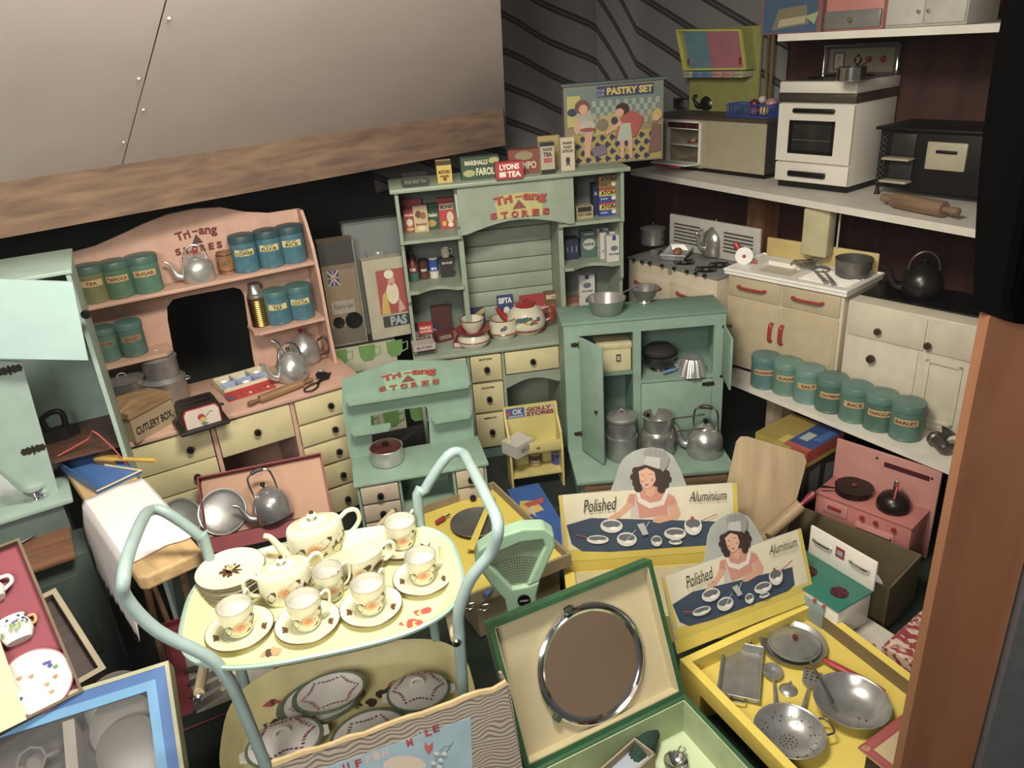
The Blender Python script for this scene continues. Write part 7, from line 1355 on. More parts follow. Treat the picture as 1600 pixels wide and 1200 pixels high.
# --- yellow card display: artwork authored in the pixels of one print
def art_uv(x, y):
    u = (x-80)/(713-80); yt = 305-43*(x-75)/637; return u, 1-(y-yt)/239.
def polished(mb, w, h, T):
    q = Pic(mb, w, h, T, .00012); A = lambda L: [art_uv(*p) for p in L]
    q.poly(A([(92, 303), (697, 263), (700, 500), (100, 540)]), '#cfc7a8').poly(A([(80, 500), (715, 475), (716, 503), (92, 543)]), '#c9b226').poly(A([(78, 306), (90, 305), (106, 540), (92, 542)]), '#c9b226').poly(A([(697, 264), (713, 263), (717, 500), (700, 502)]), '#c9b226')
    q.poly(A([(100, 410), (190, 385), (640, 400), (636, 470), (600, 486), (250, 508), (150, 505), (115, 480)]), '#34455a')
    # cap and head stand on the raised tab
    S = '#c99472'; q.poly(A([(352, 300), (335, 330), (330, 385), (480, 385), (500, 330), (480, 300)]), '#b9aca0')
    q.poly(A([(362, 388), (352, 300), (375, 280), (445, 278), (470, 300), (462, 375)]), '#c0806a').poly(A([(352, 300), (330, 300), (318, 330), (345, 345)]), '#c0806a').poly(A([(462, 300), (490, 310), (498, 340), (468, 345)]), '#c0806a')
    q.poly(A([(322, 328), (345, 340), (290, 385), (262, 398), (245, 392), (262, 376), (290, 362)]), S).poly(A([(470, 342), (498, 335), (510, 368), (500, 388), (430, 405), (408, 400), (415, 385), (470, 372)]), S)
    q.poly(A([(352, 285), (360, 330), (400, 352), (450, 340), (472, 290), (460, 288), (440, 325), (402, 332), (370, 315), (365, 282)]), '#cfc6b8').poly(A([(385, 262), (425, 262), (420, 300), (405, 315), (388, 300)]), S)
    [q.poly(A(ell(x_, y_, 15, 14, 9)), '#3a2a22') for x_, y_ in ((356, 262), (350, 240), (458, 268), (468, 248), (444, 284), (362, 280), (462, 228), (358, 218))]; q.poly(A([(350, 225), (362, 205), (400, 195), (445, 205), (462, 235), (465, 262), (448, 280), (425, 272), (378, 270), (355, 262)]), '#3a2a22')
    q.poly(A([(366, 220), (395, 207), (422, 222), (426, 250), (410, 275), (388, 282), (370, 262)]), '#d0a082').poly(A(ell(376, 255, 7, 5, 8)), '#c77a62').poly(A(ell(413, 250, 7, 5, 8)), '#c77a62')
    q.line(A([(374, 235), (380, 232), (386, 235)]), .0007, '#2c2018').line(A([(400, 231), (407, 228), (414, 231)]), .0007, '#2c2018').line(A([(391, 240), (388, 250), (392, 252)]), .0005, '#8a5a44').poly(A([(382, 262), (392, 266), (402, 260), (392, 271)]), '#8c2a28')
    q.poly(A([(382, 195), (392, 168), (385, 152), (400, 140), (430, 138), (462, 150), (478, 172), (470, 200), (452, 222), (440, 208)]), '#8a8a86').poly(A([(384, 194), (394, 166), (445, 172), (440, 212)]), '#b3b0a4')
    for x in (412, 430, 448, 462): q.line(A([(x, 145), (x-6, 168)]), .0005, '#5a5c60')
    G = '#a9a9a2'
    for cx, cy, rx, ry in ((260, 412, 40, 25), (312, 460, 36, 26), (208, 460, 40, 16), (418, 466, 20, 20), (485, 440, 40, 22), (485, 470, 24, 10), (550, 412, 32, 34)):
        q.poly(A(ell(cx, cy, rx, ry, 14)), '#c9c7bc').poly(A(ell(cx, cy-ry*.25, rx*.82, ry*.5, 12)), '#5f6468').poly(A(ell(cx+rx*.2, cy+ry*.35, rx*.4, ry*.25, 8)), '#e0ddd0')
    q.line(A([(172, 452), (130, 440)]), .0018, '#a8402c').line(A([(578, 395), (636, 370)]), .0018, '#a8402c').poly(A(ell(548, 385, 7, 8, 8)), '#a8402c').line(A([(395, 395), (365, 440)]), .0012, '#c9c7bc').poly(A([(350, 405), (375, 400), (390, 440), (370, 445)]), G).line(A([(345, 425), (310, 462)]), .0009, '#d9d7cc')
    w_ = h/239.
    q.text('Polished', .225, art_uv(222, 335)[1], .19, .19, '#2a2622', .35, 0, .04); q.text('Aluminium', .83, art_uv(605, 305)[1], .21, .15, '#2a2622', .35, 0, -.02)
def card_outline(w, h, k=0):
    P = [(0, 0), (w, 0), (w, h*1.0)]; P += [(a*w, h*(k+(1-k)*b)) for a, b in [(art_uv(x, y)) for x, y in ((535, 272), (515, 215), (490, 165), (455, 143), (420, 138), (385, 141), (350, 152), (320, 172), (300, 200), (282, 250), (265, 288))]]; P += [(0, h)]; return P
def header(L, name, label, k=0):
    t = thing(name, label, 'display card', M0=L.m.copy()); mb = MB(); mb.prism(card_outline(L.w, L.h, k), 0, .002, M('#9fa39a', .6)); c_ = mb.build('card', t); mb = MB(); mb.box(0, L.w, -.0003, 0, 0, L.h*max(k, .02), YB_); polished(mb, L.w, L.h*(1-k), Tm(0, -.0003, L.h*k)); mb.build('printed_front', c_); return t
B1 = Lean((880, 878), (1154, 858), .10, (873, 773), (1151, 755)); header(B1, 'display_card', 'yellow-edged header card with girl cook, larger one standing before the mint cabinet')
B2 = Lean((1058, 1022), (1272, 937), .105, (1040, 905), (1250, 822)); header(B2, 'display_card', 'worn yellow header card with girl cook, nearer one behind the open yellow tray', .17)
# low boxes carrying the cards
byaw = math.atan2((B1.m @ Vector((1, 0, 0))-B1.m.translation).y, (B1.m @ Vector((1, 0, 0))-B1.m.translation).x)
F = Fr((B1.m.translation.x, B1.m.translation.y, 0), byaw); t = thing('yellow_toy_box', 'yellow and cream cardboard box lying under the larger header card', 'box', F.o, F.yaw)
mb = MB(); mb.box(0, B1.w, -.0, .04, 0, .099, YB_); mb.box(0, B1.w, -.16, 0, 0, .070, YB_); mb.box(.01, B1.w-.01, -.155, -.004, .070, .072, M('#b3a87c', .7)); mb.build('carton', t)
mb = MB(); mb.prism([(-.002, -.16), (.02, -.12), (.022, -.02), (0, -.004)], .072, .085, YB_, 'z'); mb.build('flap', t)
# --- open yellow tray with aluminium ware
YT = flatK((1062, 1030), (1268, 936), .10, .36)
t = thing('aluminium_set_tray', 'open yellow cardboard tray holding aluminium pans, spoons and colander at the lower right', 'tray', M0=YT.m.copy()); w, h = YT.w, YT.h; th = .016; dd = .034
mb = MB()
for a, b, c_, d_ in ((0, w, 0, th), (0, w, h-th, h), (0, th, th, h-th), (w-th, w, th, h-th)): mb.box(a, b, 0, dd, c_, d_, YB_)
mb.box(th, w-th, dd-.003, dd, th, h-th, YBI); mb.box(w-th-.001, w-th+.0, .001, dd, th, h-th, BRC); mb.box(0, w, dd, .099, h-.06, h, YB_); mb.box(0, w, dd, .099, 0, .06, YB_); mb.build('tray', t)  # thin brown sheet paints the shadow on the right inner wall
fo = dd-.003; ZF = .10-fo
A1 = alu('#a6a6a2', .27); A2 = alu('#97968f', .33)
def on_tray(px, py, off=0): return facing(YT, px, py, fo-off)
def R_(px, py, wpx): return size(on_tray(px, py).translation, wpx)/2
# covered frying pan
Mx = on_tray(1238, 1012); r = R_(1238, 1012, 98); t = thing('toy_frying_pan', 'aluminium frying pan with red handle under a lid in the yellow tray', 'frying pan', M0=Mx)
mb = MB(); mb.lathe([(0, 0), (r*.8, 0), (r, .014), (r*1.03, .0145), (r*.97, .013), (r*.78, .002), (0, .002)], A2, 44); mb.build('body', t)
a0 = math.atan2(*(lambda v: (v.y, v.x))(Mx.inverted() @ on_tray(1375, 1085).translation)); mb = MB(); mb.tube([(r*.98*math.cos(a0), r*.98*math.sin(a0), .010), (r*1.3*math.cos(a0), r*1.3*math.sin(a0), .012), (r*2.4*math.cos(a0), r*2.4*math.sin(a0), .012), (r*2.9*math.cos(a0), r*2.9*math.sin(a0), .010)], [.004, .0065, .0075, .005], M('#a0202a', .35), 12, sub=3, flat=.6); mb.build('handle', t)
M2 = on_tray(1241, 1006, .014); r2 = r*.76; t = thing('pan_lid', 'round aluminium lid with small brown knob lying on the frying pan', 'lid', M0=M2); mb = MB(); mb.lathe([(r2*1.04, 0), (r2*1.04, .001), (r2*.97, .0015), (r2*.94, .005), (r2*.5, .009), (0, .010)], A1, 44); mb.build('cover', t); mb = MB(); mb.lathe([(0, .009), (.002, .0095), (.002, .013), (.0055, .016), (.005, .019), (0, .020)], M('#5a2418', .3), 16); mb.build('knob', t)
# deep bowl, colander
def bowl(px, py, wpx, name, label, holes=False, handle=None, hh=.03):
    Mx = on_tray(px, py); r = R_(px, py, wpx); t = thing(name, label, 'colander' if holes else 'bowl', M0=Mx); mb = MB(); mb.lathe([(0, 0), (r*.5, 0), (r*.52, .001), (r*.85, hh*.55), (r, hh), (r*1.035, hh*1.02), (r*1.02, hh*.95), (r*.97, hh*.96), (r*.82, hh*.55), (r*.55, hh*.12), (0, hh*.06)], A1, 48); b = mb.build('body', t)
    mb = MB()
    if holes:
        pr = lambda f: hh*(.12+(.55-.12)*(f-.55)/.27) if f > .55 else hh*.09
        for rr, n in ((0, 1), (.12, 6), (.24, 12), (.36, 18), (.46, 22), (.66, 8), (.76, 16), (.86, 10)):
            for k in range(n): a = 2*PI*k/n+rr*3; zz = hh*.07 if rr < .5 else (hh*(.12+1.6*(rr-.55))+.001); mb.lathe([(0, zz+.0006), (.0013, zz+.0006), (0, zz+.0007)], BLACK, 8, T=Tm(r*rr*math.cos(a), r*rr*math.sin(a), 0))
    else:
        for x, y in ((-.3, -.55), (.05, -.5), (-.05, -.35)): mb.lathe([(0, hh*.2), (.0016, hh*.2), (0, hh*.21)], BLACK, 8, T=Tm(r*x, r*y, .001))
    mb.build('holes' if holes else 'specks', b)
    if handle is not None: mb = MB(); ca, sa = math.cos(handle), math.sin(handle); mb.tube([(r*(ca*a-sa*b), r*(sa*a+ca*b), hh*.9) for a, b in ((.98, -.3), (1.25, -.25), (1.3, 0), (1.25, .25), (.98, .3))], .0018, STEEL, 8, sub=3); mb.build('handle', t)
bowl(1328, 1112, 110, 'toy_mixing_bowl', 'wide aluminium bowl at the right of the yellow tray', hh=.028); bowl(1232, 1160, 104, 'toy_colander', 'aluminium colander with pierced base at the front of the yellow tray', True, -.35, .028)
# loaf tin
P4 = [on_tray(*q).translation for q in ((1134, 1003), (1190, 1027), (1186, 1122), (1120, 1075))]; c = sum(P4, Vector())/4; v = (P4[1]-P4[0]); v2 = (P4[0]-P4[3])+(P4[1]-P4[2]); yw_ = math.atan2(v2.y, v2.x)-PI/2+.08; a_ = v.length/2; b_ = ((P4[0]-P4[3]).length+(P4[1]-P4[2]).length)/4
t = thing('toy_roasting_tin', 'rectangular aluminium roasting tin with wire handles at the left of the yellow tray', 'roasting tin', (c.x, c.y, ZF), yw_-.08)
mb = MB(); Q = ((-1, -1), (1, -1), (1, 1), (-1, 1)); L4 = lambda k, z: [(s*(a_-k), u*(b_-k), z) for s, u in Q]; vs = L4(.005, 0)+L4(0, .014)+L4(.002, .014)+L4(.007, .002); mb.add(vs, [(0, 3, 2, 1)]+[(i, (i+1) % 4, 4+(i+1) % 4, 4+i) for i in range(4)]+[(4+i, 4+(i+1) % 4, 8+(i+1) % 4, 8+i) for i in range(4)]+[(8+i, 8+(i+1) % 4, 12+(i+1) % 4, 12+i) for i in range(4)]+[(12, 13, 14, 15)], A1); mb.tube([(x, y, z) for x, y, z in L4(0, .014)], .0018, A1, 8, True); mb.build('tin', t)
for s in (-1, 1): mb = MB(); mb.tube([(-.012, s*b_, .012), (-.011, s*(b_+.010), .014), (.011, s*(b_+.010), .014), (.012, s*b_, .012)], .0015, STEEL, 8, sub=3); mb.build('handle', t)
def flatw(p, q): a = on_tray(*p).translation; b = on_tray(*q).translation; return a+Vector((0, 0, .0095)), b+Vector((0, 0, .006))
spatula(*flatw((1206, 1046), (1213, 1124)), 'round-bowled aluminium spoon lying between tin and strainer', 'la', 0, 0, A1); spatula(*flatw((1268, 1062), (1250, 1128)), 'perforated aluminium slice lying under the ladle handle', 'sl', 0, 0, A1)
a, b = flatw((1260, 1047), (1298, 1118)); t = thing('toy_ladle', 'thin aluminium ladle handle running from the lid into the bowl', 'ladle', M0=Matrix.Translation(a+Vector((0, 0, .02))) @ (b-a+Vector((0, 0, .005))).to_track_quat('X', 'Z').to_matrix().to_4x4()); L = (b-a).length; mb = MB(); mb.tube([(0, 0, 0), (L*.5, 0, .003), (L, 0, 0)], [.0024, .0022, .003], STEEL, 8, sub=3); mb.build('handle', t)
Mx = on_tray(1232, 1078); t = thing('tea_strainer', 'tiny aluminium tea strainer in the middle of the yellow tray', 'strainer', M0=Mx @ Matrix.Rotation(.6, 4, 'Z')); r = R_(1232, 1078, 29); mb = MB(); mb.lathe([(0, .006), (r*.6, .005), (r*.95, .001), (r, 0), (0, 0)], A1, 22); mb.prism([(r*.9, -r*.25), (r*1.4, 0), (r*.9, r*.25)], 0, .0012, A1, 'z'); mb.build('bowl', t)
Mx = on_tray(1234, 1106); t = thing('tea_scoop', 'very small aluminium scoop below the tea strainer', 'scoop', M0=Mx @ Matrix.Rotation(-1.4, 4, 'Z')); mb = MB(); mb.ball((.004, 0, .003), (.009, .004, .003), A1, 12, 6); mb.tube([(-.008, -.006, .002), (-.006, 0, .003), (-.006, .008, .002)], .001, STEEL, 6, sub=3); mb.build('bowl', t)
# --- green suitcase picnic set
GL = Lean((822, 1207), (1070, 1085), .15, (767, 975), (1015, 862)); GL.h -= .007; w, h = GL.w, GL.h; GRN_ = M('#265431', .4, var=.12, wear=('#123a1c', 80, .72)); LIN = M('#b3a57a', .7, var=.04)
t = thing('toy_suitcase', 'green open toy suitcase with cream lined lid and pale green base', 'suitcase', GL.m.translation, 0); t.matrix_world = GL.m.copy(); dp_ = .024
mb = MB()
for a, b, c_, d_ in ((0, w, 0, .008), (0, w, h-.008, h), (0, .008, .008, h-.008), (w-.008, w, .008, h-.008)): mb.box(a, b, 0, dp_, c_, d_, GRN_)
mb.box(.004, w-.004, dp_-.002, dp_, .004, h-.004, GRN_); l_ = mb.build('lid', t); mb = MB(); mb.box(.008, w-.008, dp_-.004, dp_-.002, .008, h-.008, LIN); 
for a, b, c_, d_ in ((.008, w-.008, .008, .010), (.008, w-.008, h-.010, h-.008), (.008, .010, .010, h-.010), (w-.010, w-.008, .010, h-.010)): mb.box(a, b, .002, dp_-.004, c_, d_, LIN)
mb.build('lining', l_, 'cream lining')
A = GL.m @ Vector((0, 0, 0)); B = GL.m @ Vector((w, 0, 0)); d = B-A; gy = math.atan2(d.y, d.x); Fb = Fr((A.x, A.y, 0), gy); GP = Lean.__new__(Lean); bh = .22; GP.set(Matrix.Translation(A) @ Matrix.Rotation(gy, 4, 'Z') @ Matrix.Rotation(-PI/2, 4, 'X') @ Matrix.Translation((0, 0, -bh)))
rel = GL.i @ GP.m; LG = M('#98aa78', .6, var=.14, scale=30); LGP = M('#afbd92', .6, var=.05, wear=('#a8573a', 160, .66))
mb = MB(); bd = .075
for a, b, c_, d_ in ((0, w, 0, .006), (0, w, bh-.006, bh), (0, .006, .006, bh-.006), (w-.006, w, .006, bh-.006)): mb.box(a, b, 0, bd, c_, d_, GRN_)
mb.box(.004, w-.004, bd-.003, bd, .004, bh-.004, GRN_); b_ = mb.build('base', t, M0=rel)
mb = MB(); mb.box(.006, w-.006, bd-.005, bd-.003, .006, bh-.006, LGP)
for a, b, c_, d_ in ((.006, w-.006, .006, .008), (.006, w-.006, bh-.008, bh-.006), (.006, .008, .008, bh-.008), (w-.008, w-.006, .008, bh-.008)): mb.box(a, b, .003, bd-.005, c_, d_, LG)
mb.build('lining', b_, 'pale green printed lining')
# support for the case (folded dark blanket box underneath)
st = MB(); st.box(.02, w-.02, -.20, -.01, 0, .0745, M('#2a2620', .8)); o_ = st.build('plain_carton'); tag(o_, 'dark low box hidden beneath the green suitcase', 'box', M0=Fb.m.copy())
# steel tray strapped in the lid; the brown of its face is a painted reflection
x, z = GL.uv(923, 1036, dp_-.006); Mx = GL.m @ Matrix.Translation((x, dp_-.006, z)) @ Matrix.Rotation(PI/2, 4, 'X'); rr = [GL.uv(*q, dp_-.006) for q in ((838, 1040), (1005, 1020), (905, 938), (935, 1130))]; ra = (rr[1][0]-rr[0][0])/2; rb = (rr[2][1]-rr[3][1])/2; print('DBG lid tray', ra, rb)
t2 = thing('round_metal_tray', 'round chrome rimmed tray with a reflection painted brown, held by clips in the suitcase lid', 'tray', M0=Mx); r = (ra+rb)/2
mb = MB(); mb.lathe([(0, .001), (r*.86, .001), (r*.87, .0035), (0, .0035)], M('#7d6650', .25, .35, .06, 6), 56); b_ = mb.build('dish', t2); mb = MB(); mb.lathe([(r*.86, .0035), (r*.9, .0055), (r*.93, .003), (r*.97, .0075), (r, .006), (r*.99, .002), (r*.86, .0005)], CHROME, 64); mb.build('rim', t2, 'chrome rim')
for a in (1.75, 3.75):
    mb = MB(); mb.rbox(-.006, .006, -.004, .007, 0, .010, M('#4a5a48', .4, .5), .0015, T=Tm(r*math.cos(a), r*math.sin(a), 0, 0, 0, a-PI/2)); mb.build('clip', t2)
gfl = .15-bd+.005
c = onz(1006, 1162, gfl+.02); t = thing('woollen_roll', 'dark green woolly roll lying in the suitcase base', 'woollen roll', c, .5)
mb = MB(); rnd = random.Random(5); n = 26; k_ = 14; vs = []
for j in range(k_+1):
    for i in range(n):
        a = 2*PI*i/n; b = PI*j/k_; q = 1+rnd.uniform(-.05, .05); vs.append((.048*q*-math.cos(b), .020*q*math.sin(b)**.6*math.cos(a), .020*q*math.sin(b)**.6*math.sin(a)))
WG = M('#17392c', .95, var=.35, scale=300, bump=.8); mb.add(vs, [(j*n+i, j*n+(i+1) % n, (j+1)*n+(i+1) % n, (j+1)*n+i) for j in range(k_) for i in range(n)], WG, True); mb.ball((.05, 0, .004), .022, WG, 18, 10); mb.build('wool', t)
c = onz(1056, 1190, gfl+.012); r = size(c, 36)/2; t = thing('silver_strainer', 'small silver strainer with pierced lugs at the suitcase corner', 'strainer', (c.x, c.y, gfl+.001), .4); mb = MB(); mb.lathe([(0, 0), (r*.5, .001), (r*.85, .008), (r, .013), (r*1.06, .013), (r*.95, .012), (r*.75, .007), (0, .003)], CHROME, 28); mb.build('bowl', t); 
for s in (-1, 1): mb = MB(); mb.tube([(s*r, -.004, .0125), (s*r*1.5, -.005, .0125), (s*r*1.6, .004, .0125), (s*r, .004, .0125)], .0014, CHROME, 6, sub=3); mb.build('lug', t)
c = onz(975, 1205, gfl+.03); t = thing('folded_card_box', 'torn grey card box with blue lining at the front of the suitcase', 'box', (c.x, c.y, gfl), gy+.25); mb = MB()
for a, b, c_, d_ in ((-.05, .05, .018, .021), (-.05, -.047, -.02, .018), (.047, .05, -.02, .018), (-.05, .05, -.021, -.018)): mb.box(a, b, c_, d_, 0, .045, M('#8f8064', .8))
mb.box(-.047, .047, -.018, .018, 0, .03, M('#8f9aa6', .6)); mb.build('carton', t)
c = onz(1086, 1222, gfl+.012); t = thing('metal_ball_infuser', 'round dark metal infuser at the bottom edge of the case', 'infuser', (c.x, c.y, gfl+.0125), 0); mb = MB(); mb.ball((0, 0, 0), .012, STEEL, 18, 10); mb.build('ball', t); mb = MB(); mb.tube([(0, 0, .012), (.004, 0, .016), (.01, 0, .012)], .001, STEEL, 6); mb.build('loop', t)
# --- pale green shop scale
pS = onz(806, 955, .19); SC = Fr((pS.x, pS.y, 0), CAMYAW(pS)+.05); SCG = M('#93bb97', .35, var=.06)
S = lambda px, py: SC.f(px, py, 0)
t = thing('toy_scale', 'pale green toy shop scale with fan-shaped dial behind the suitcase lid', 'scale', SC.o, SC.yaw)
O = [S(*q) for q in ((741, 872), (746, 852), (775, 832), (815, 819), (848, 818), (864, 828), (866, 845), (842, 900), (836, 925), (840, 960), (795, 965), (788, 930), (765, 905))]
I = [S(*q) for q in ((760, 872), (775, 856), (812, 840), (846, 836), (850, 846), (822, 908), (800, 912))]
cx = sum(p[0] for p in I)/7; cz_ = sum(p[1] for p in I)/7
mb = MB(); mb.prism([O[0], O[1], O[2], O[3], O[4], O[5], O[6], O[7], I[5], I[4], I[3], I[2], I[1], I[0]], -.016, .016, SCG); mb.prism([O[0], I[0], I[6], I[5], O[7], O[8], O[9], O[10], O[11], O[12]], -.016, .016, SCG); hb = mb.build('housing', t); mod = hb.modifiers.new('b', 'BEVEL'); mod.width = .004; mod.segments = 3; mod.limit_method = 'ANGLE'
mb = MB(); mb.prism(I, -.006, -.004, M('#7f9473', .4)); dl = mb.build('dial', t)
mb = MB(); pv = S(812, 930); 
for k in range(10):
    R0 = .035+.0058*k; 
    for j in range(26):
        a = math.radians(60+j*3.3); 
        pts = [(pv[0]+R*math.cos(a+s), pv[1]+R*math.sin(a+s)) for R, s in ((R0, 0), (R0, .022), (R0+.0035, .022), (R0+.0035, 0))]
        if all(min(I, key=lambda q: 0) and True for _ in [0]):
            def inside(p):
                c_ = False; n_ = len(I); j_ = n_-1
                for i_ in range(n_):
                    if (I[i_][1] > p[1]) != (I[j_][1] > p[1]) and p[0] < (I[j_][0]-I[i_][0])*(p[1]-I[i_][1])/(I[j_][1]-I[i_][1])+I[i_][0]: c_ = not c_
                    j_ = i_
                return c_
            if all(inside(p) for p in pts): mb.add([(x, -.0064, z) for x, z in pts], [(0, 1, 2, 3)], M('#2b3a2e', .5))
mb.build('price_chart', dl)
mb = MB(); x, z = S(817, 928); r_ = size(SC.W(x, 0, z), 20)/2; mb.lathe([(0, 0), (r_, 0), (r_, .003), (0, .003)], BLACK, 24, T=Tm(x, -.016, z, PI/2)); bdg = mb.build('badge', t, 'black round badge'); mb = MB(); put_text(mb, 'AVERY', r_*1.5, r_*.34, M('#c9c9c0', .4), Tm(x, -.0194, z), 0, .03); mb.build('lettering', bdg)
mb = MB(); z0 = S(815, 960)[1]; mb.rbox(O[10][0]-.004, O[9][0]+.004, -.02, .02, 0, z0+.006, SCG, .006); mb.rbox(O[10][0]-.03, O[9][0]+.05, -.035, .035, 0, .035, SCG, .008); mb.build('base', t)
mb = MB(); mb.lathe([(0, 0), (.03, .0), (.042, .008), (.045, .010), (.040, .010), (0, .003)], M('#c9c9c4', .2), 32, T=Tm(O[9][0]+.02, -.002, z0-.035)); mb.build('weighing_pan', t, 'white weighing pan')
# --- yellow open box with big bowl, blue box behind
YK = flatK((632, 800), (771, 752), .14, .36); w, h = YK.w, YK.h; YKM = M('#d3bd24', .5, var=.08, scale=12); print('DBG YK', w)
A = YK.m @ Vector((w, 0, h)); t = thing('yellow_cardboard_box', 'open yellow cardboard box with a dark bowl strapped in, behind the tea trolley', 'box', M0=YK.m.copy()); open_box(t, w, h, .03, CARD, YKM, .006); mb = MB(); mb.box(.006, w-.006, .02, .024, .006, h-.006, YKM); mb.box(.02, w-.02, .03, .135, .02, h-.02, CARD); mb.build('insert', t, 'yellow card insert')
def onb(P, px, py, off, wpx): Mx = facing(P, px, py, off); return Mx, size(Mx.translation, wpx)/2
Mx, r = onb(YK, 745, 822, .02, 82); t = thing('toy_bowl', 'large dark aluminium bowl under a yellow card strap', 'bowl', M0=Mx); mb = MB(); mb.lathe([(0, 0), (r*.6, 0), (r*.95, .012), (r, .013), (r*.97, .014), (r*.6, .004), (0, .004)], alu('#7c7b76', .38), 44); mb.build('body', t)
a = YK.uv(770, 775, .006); b = YK.uv(735, 860, .006); mb = MB(); ax = (b[0]-a[0], b[1]-a[1]); L = math.hypot(*ax); nx_, nz_ = -ax[1]/L*.006, ax[0]/L*.006; mb.prism([(a[0]+nx_, a[1]+nz_), (a[0]-nx_, a[1]-nz_), (b[0]-nx_*1.4, b[1]-nz_*1.4), (b[0]+nx_*1.4, b[1]+nz_*1.4)], .003, .005, YKM); o_ = mb.build('card_strap', bpy.data.objects['yellow_cardboard_box'])
Mx, r = onb(YK, 688, 815, .014, 20); t = thing('toy_utensil', 'small tool with red handle beside the dark bowl', 'kitchen utensil', M0=Mx); mb = MB(); mb.tube([(-.012, -.004, .004), (.012, .004, .004)], [.005, .006], M('#9c2420', .35), 12); mb.tube([(.012, .004, .004), (.03, .01, .004)], .002, STEEL, 8); mb.build('handle', t)
Mx, r = onb(YK, 765, 926, .014, 20); t = thing('toy_utensil', 'small blue plastic toy utensil on the yellow card', 'kitchen utensil', M0=Mx); mb = MB(); mb.tube([(-.014, -.008, .004), (.012, .007, .004)], [.006, .005], M('#3d5f94', .35), 12); mb.lathe([(0, 0), (.008, 0), (.008, .003), (0, .003)], M('#3d5f94', .35), 14, T=Tm(.012, .007, .001)); mb.build('handle', t)
for k, (px, py) in enumerate(((735, 950), (757, 952))):
    Mx, r = onb(YK, px, py, .014, 20); t = thing('metal_cutter', 'small curled metal cutter, %s one near the trolley frame' % ('left', 'right')[k], 'cutter', M0=Mx, group=None); mb = MB(); mb.tube([(.011*math.cos(a)*(1+.3*math.sin(3*a)), .008*math.sin(a), .004) for a in [2*PI*i/12 for i in range(12)]], .0016, STEEL, 6, True, 2); mb.build('ring', t)
t = thing('wooden_spoon', 'pale wooden handle poking over the trolley tray edge', 'spoon', M0=Matrix.Translation(onz(600, 815, .20)) @ Matrix.Rotation(.25, 4, 'Z')); mb = MB(); mb.tube([(-.04, 0, -.01), (.03, 0, .012)], [.006, .0065], wood('#cdb98a', '#b09a68', 9), 12); mb.build('handle', t); mb = MB(); mb.lathe([(0, 0), (.005, .001), (.006, .006), (0, .008)], CHROME, 12, T=Tm(.03, 0, .012, 0, PI/2)); mb.build('cap', t)
mb = MB(); mb.box(-.03, .03, -.02, .02, 0, .187, CARD); o_ = mb.build('plain_carton'); tag(o_, 'brown carton behind the trolley under the pale wooden handle', 'box', M0=Matrix.Translation(Vector((onz(600, 815, .20).x, onz(600, 815, .20).y, 0))))
BB = flatK((792, 765), (830, 757), .075, .30); 
P_ = [BB.uv(*q) for q in ((830, 757), (878, 858), (872, 885))]; t = thing('blue_toy_box', 'blue printed toy box lying behind the yellow open box', 'box', M0=BB.m.copy()); w, h = BB.w, BB.h
mb = MB(); mb.box(-.0, w+.02, 0, .074, 0, h, M('#2256a0', .45, var=.08)); b_ = mb.build('carton', t)
mb = MB(); q = Pic(mb, w+.1, h, Tm(-.08, -.0003, 0)); q.poly([(.58, .78), (.8, .74), (.85, .58), (.6, .55), (.5, .65)], '#c9a838').poly([(.6, .72), (.95, .77), (.9, .68), (.65, .66)], '#a84434').line([(.62, .73), (.95, .78), (.9, .67)], .001, '#2a1c18').poly([(.62, .6), (.72, .68), (.68, .5)], '#b9b2a0').line([(.6, .6), (.72, .48)], .0012, '#c9a838'); mb.build('print', b_)
p_ = onz(830, 790, .0); t = thing('printed_packet', 'small brown printed packet standing on the floor beside the blue box', 'packet', onz(838, 800, 0), .5); mb = MB(); mb.rbox(-.02, .035, -.0, .03, 0, .06, M('#96784c', .6), .001); b_ = mb.build('carton', t); mb = MB(); mb.rbox(-.008, .014, -.001, .0, .03, .05, M('#a99d86', .5), .0003); mb.build('print', b_)
mb = MB(); mb.ball((.0, 0, .02), (.028, .02, .02), M('#3a3020', .95, var=.5, scale=200, bump=.9), 16, 10); o_ = mb.build('brown_brush_head'); tag(o_, 'dark bristly ball on the floor beside the brown packet', 'brush', M0=Matrix.Translation(onz(862, 812, 0)))
# --- mini cooker, green and white
MCb = Lean((1262, 862), (1364, 924), .135, (1268, 820), (1368, 877)); mw = MCb.w; A = MCb.m.translation; d = MCb.m @ Vector((1, 0, 0))-A; my_ = math.atan2(d.y, d.x); Fm = Fr((A.x, A.y, 0), my_); fr_l = Fm.t(1321, 962, .135); md = -fr_l[1]; print('DBG mini', mw, md, MCb.h)
CRT = .052; t = thing('toy_cooker', 'small white toy cooker with green hob and two dark red rings', 'toy cooker', Fm.W(0, 0, CRT), my_); H = .135-CRT; GH = M('#1e6a58', .3, var=.05); WM = M('#cfcabb', .35, var=.04)
mb = MB(); mb.rbox(.002, mw-.002, -md+.003, 0, .006, H-.004, WM, .003); mb.build('body', t); mb = MB(); mb.rbox(-.001, mw+.001, -md-.002, .002, H-.004, H, GH, .002); mb.build('hob', t, 'green hob')
mb = MB(); mb.rbox(0, mw, 0, .006, H-.004, H+MCb.h, WM, .003); bk = mb.build('splashback', t)
for u in (.22, .78): mb = MB(); z = H+MCb.h*.62; mb.tube([(mw*(u-.13), -.001, z), (mw*(u-.11), -.008, z), (mw*(u+.11), -.008, z), (mw*(u+.13), -.001, z)], .0022, CHROME, 8, sub=3); mb.build('handle', bk, 'chrome handle')
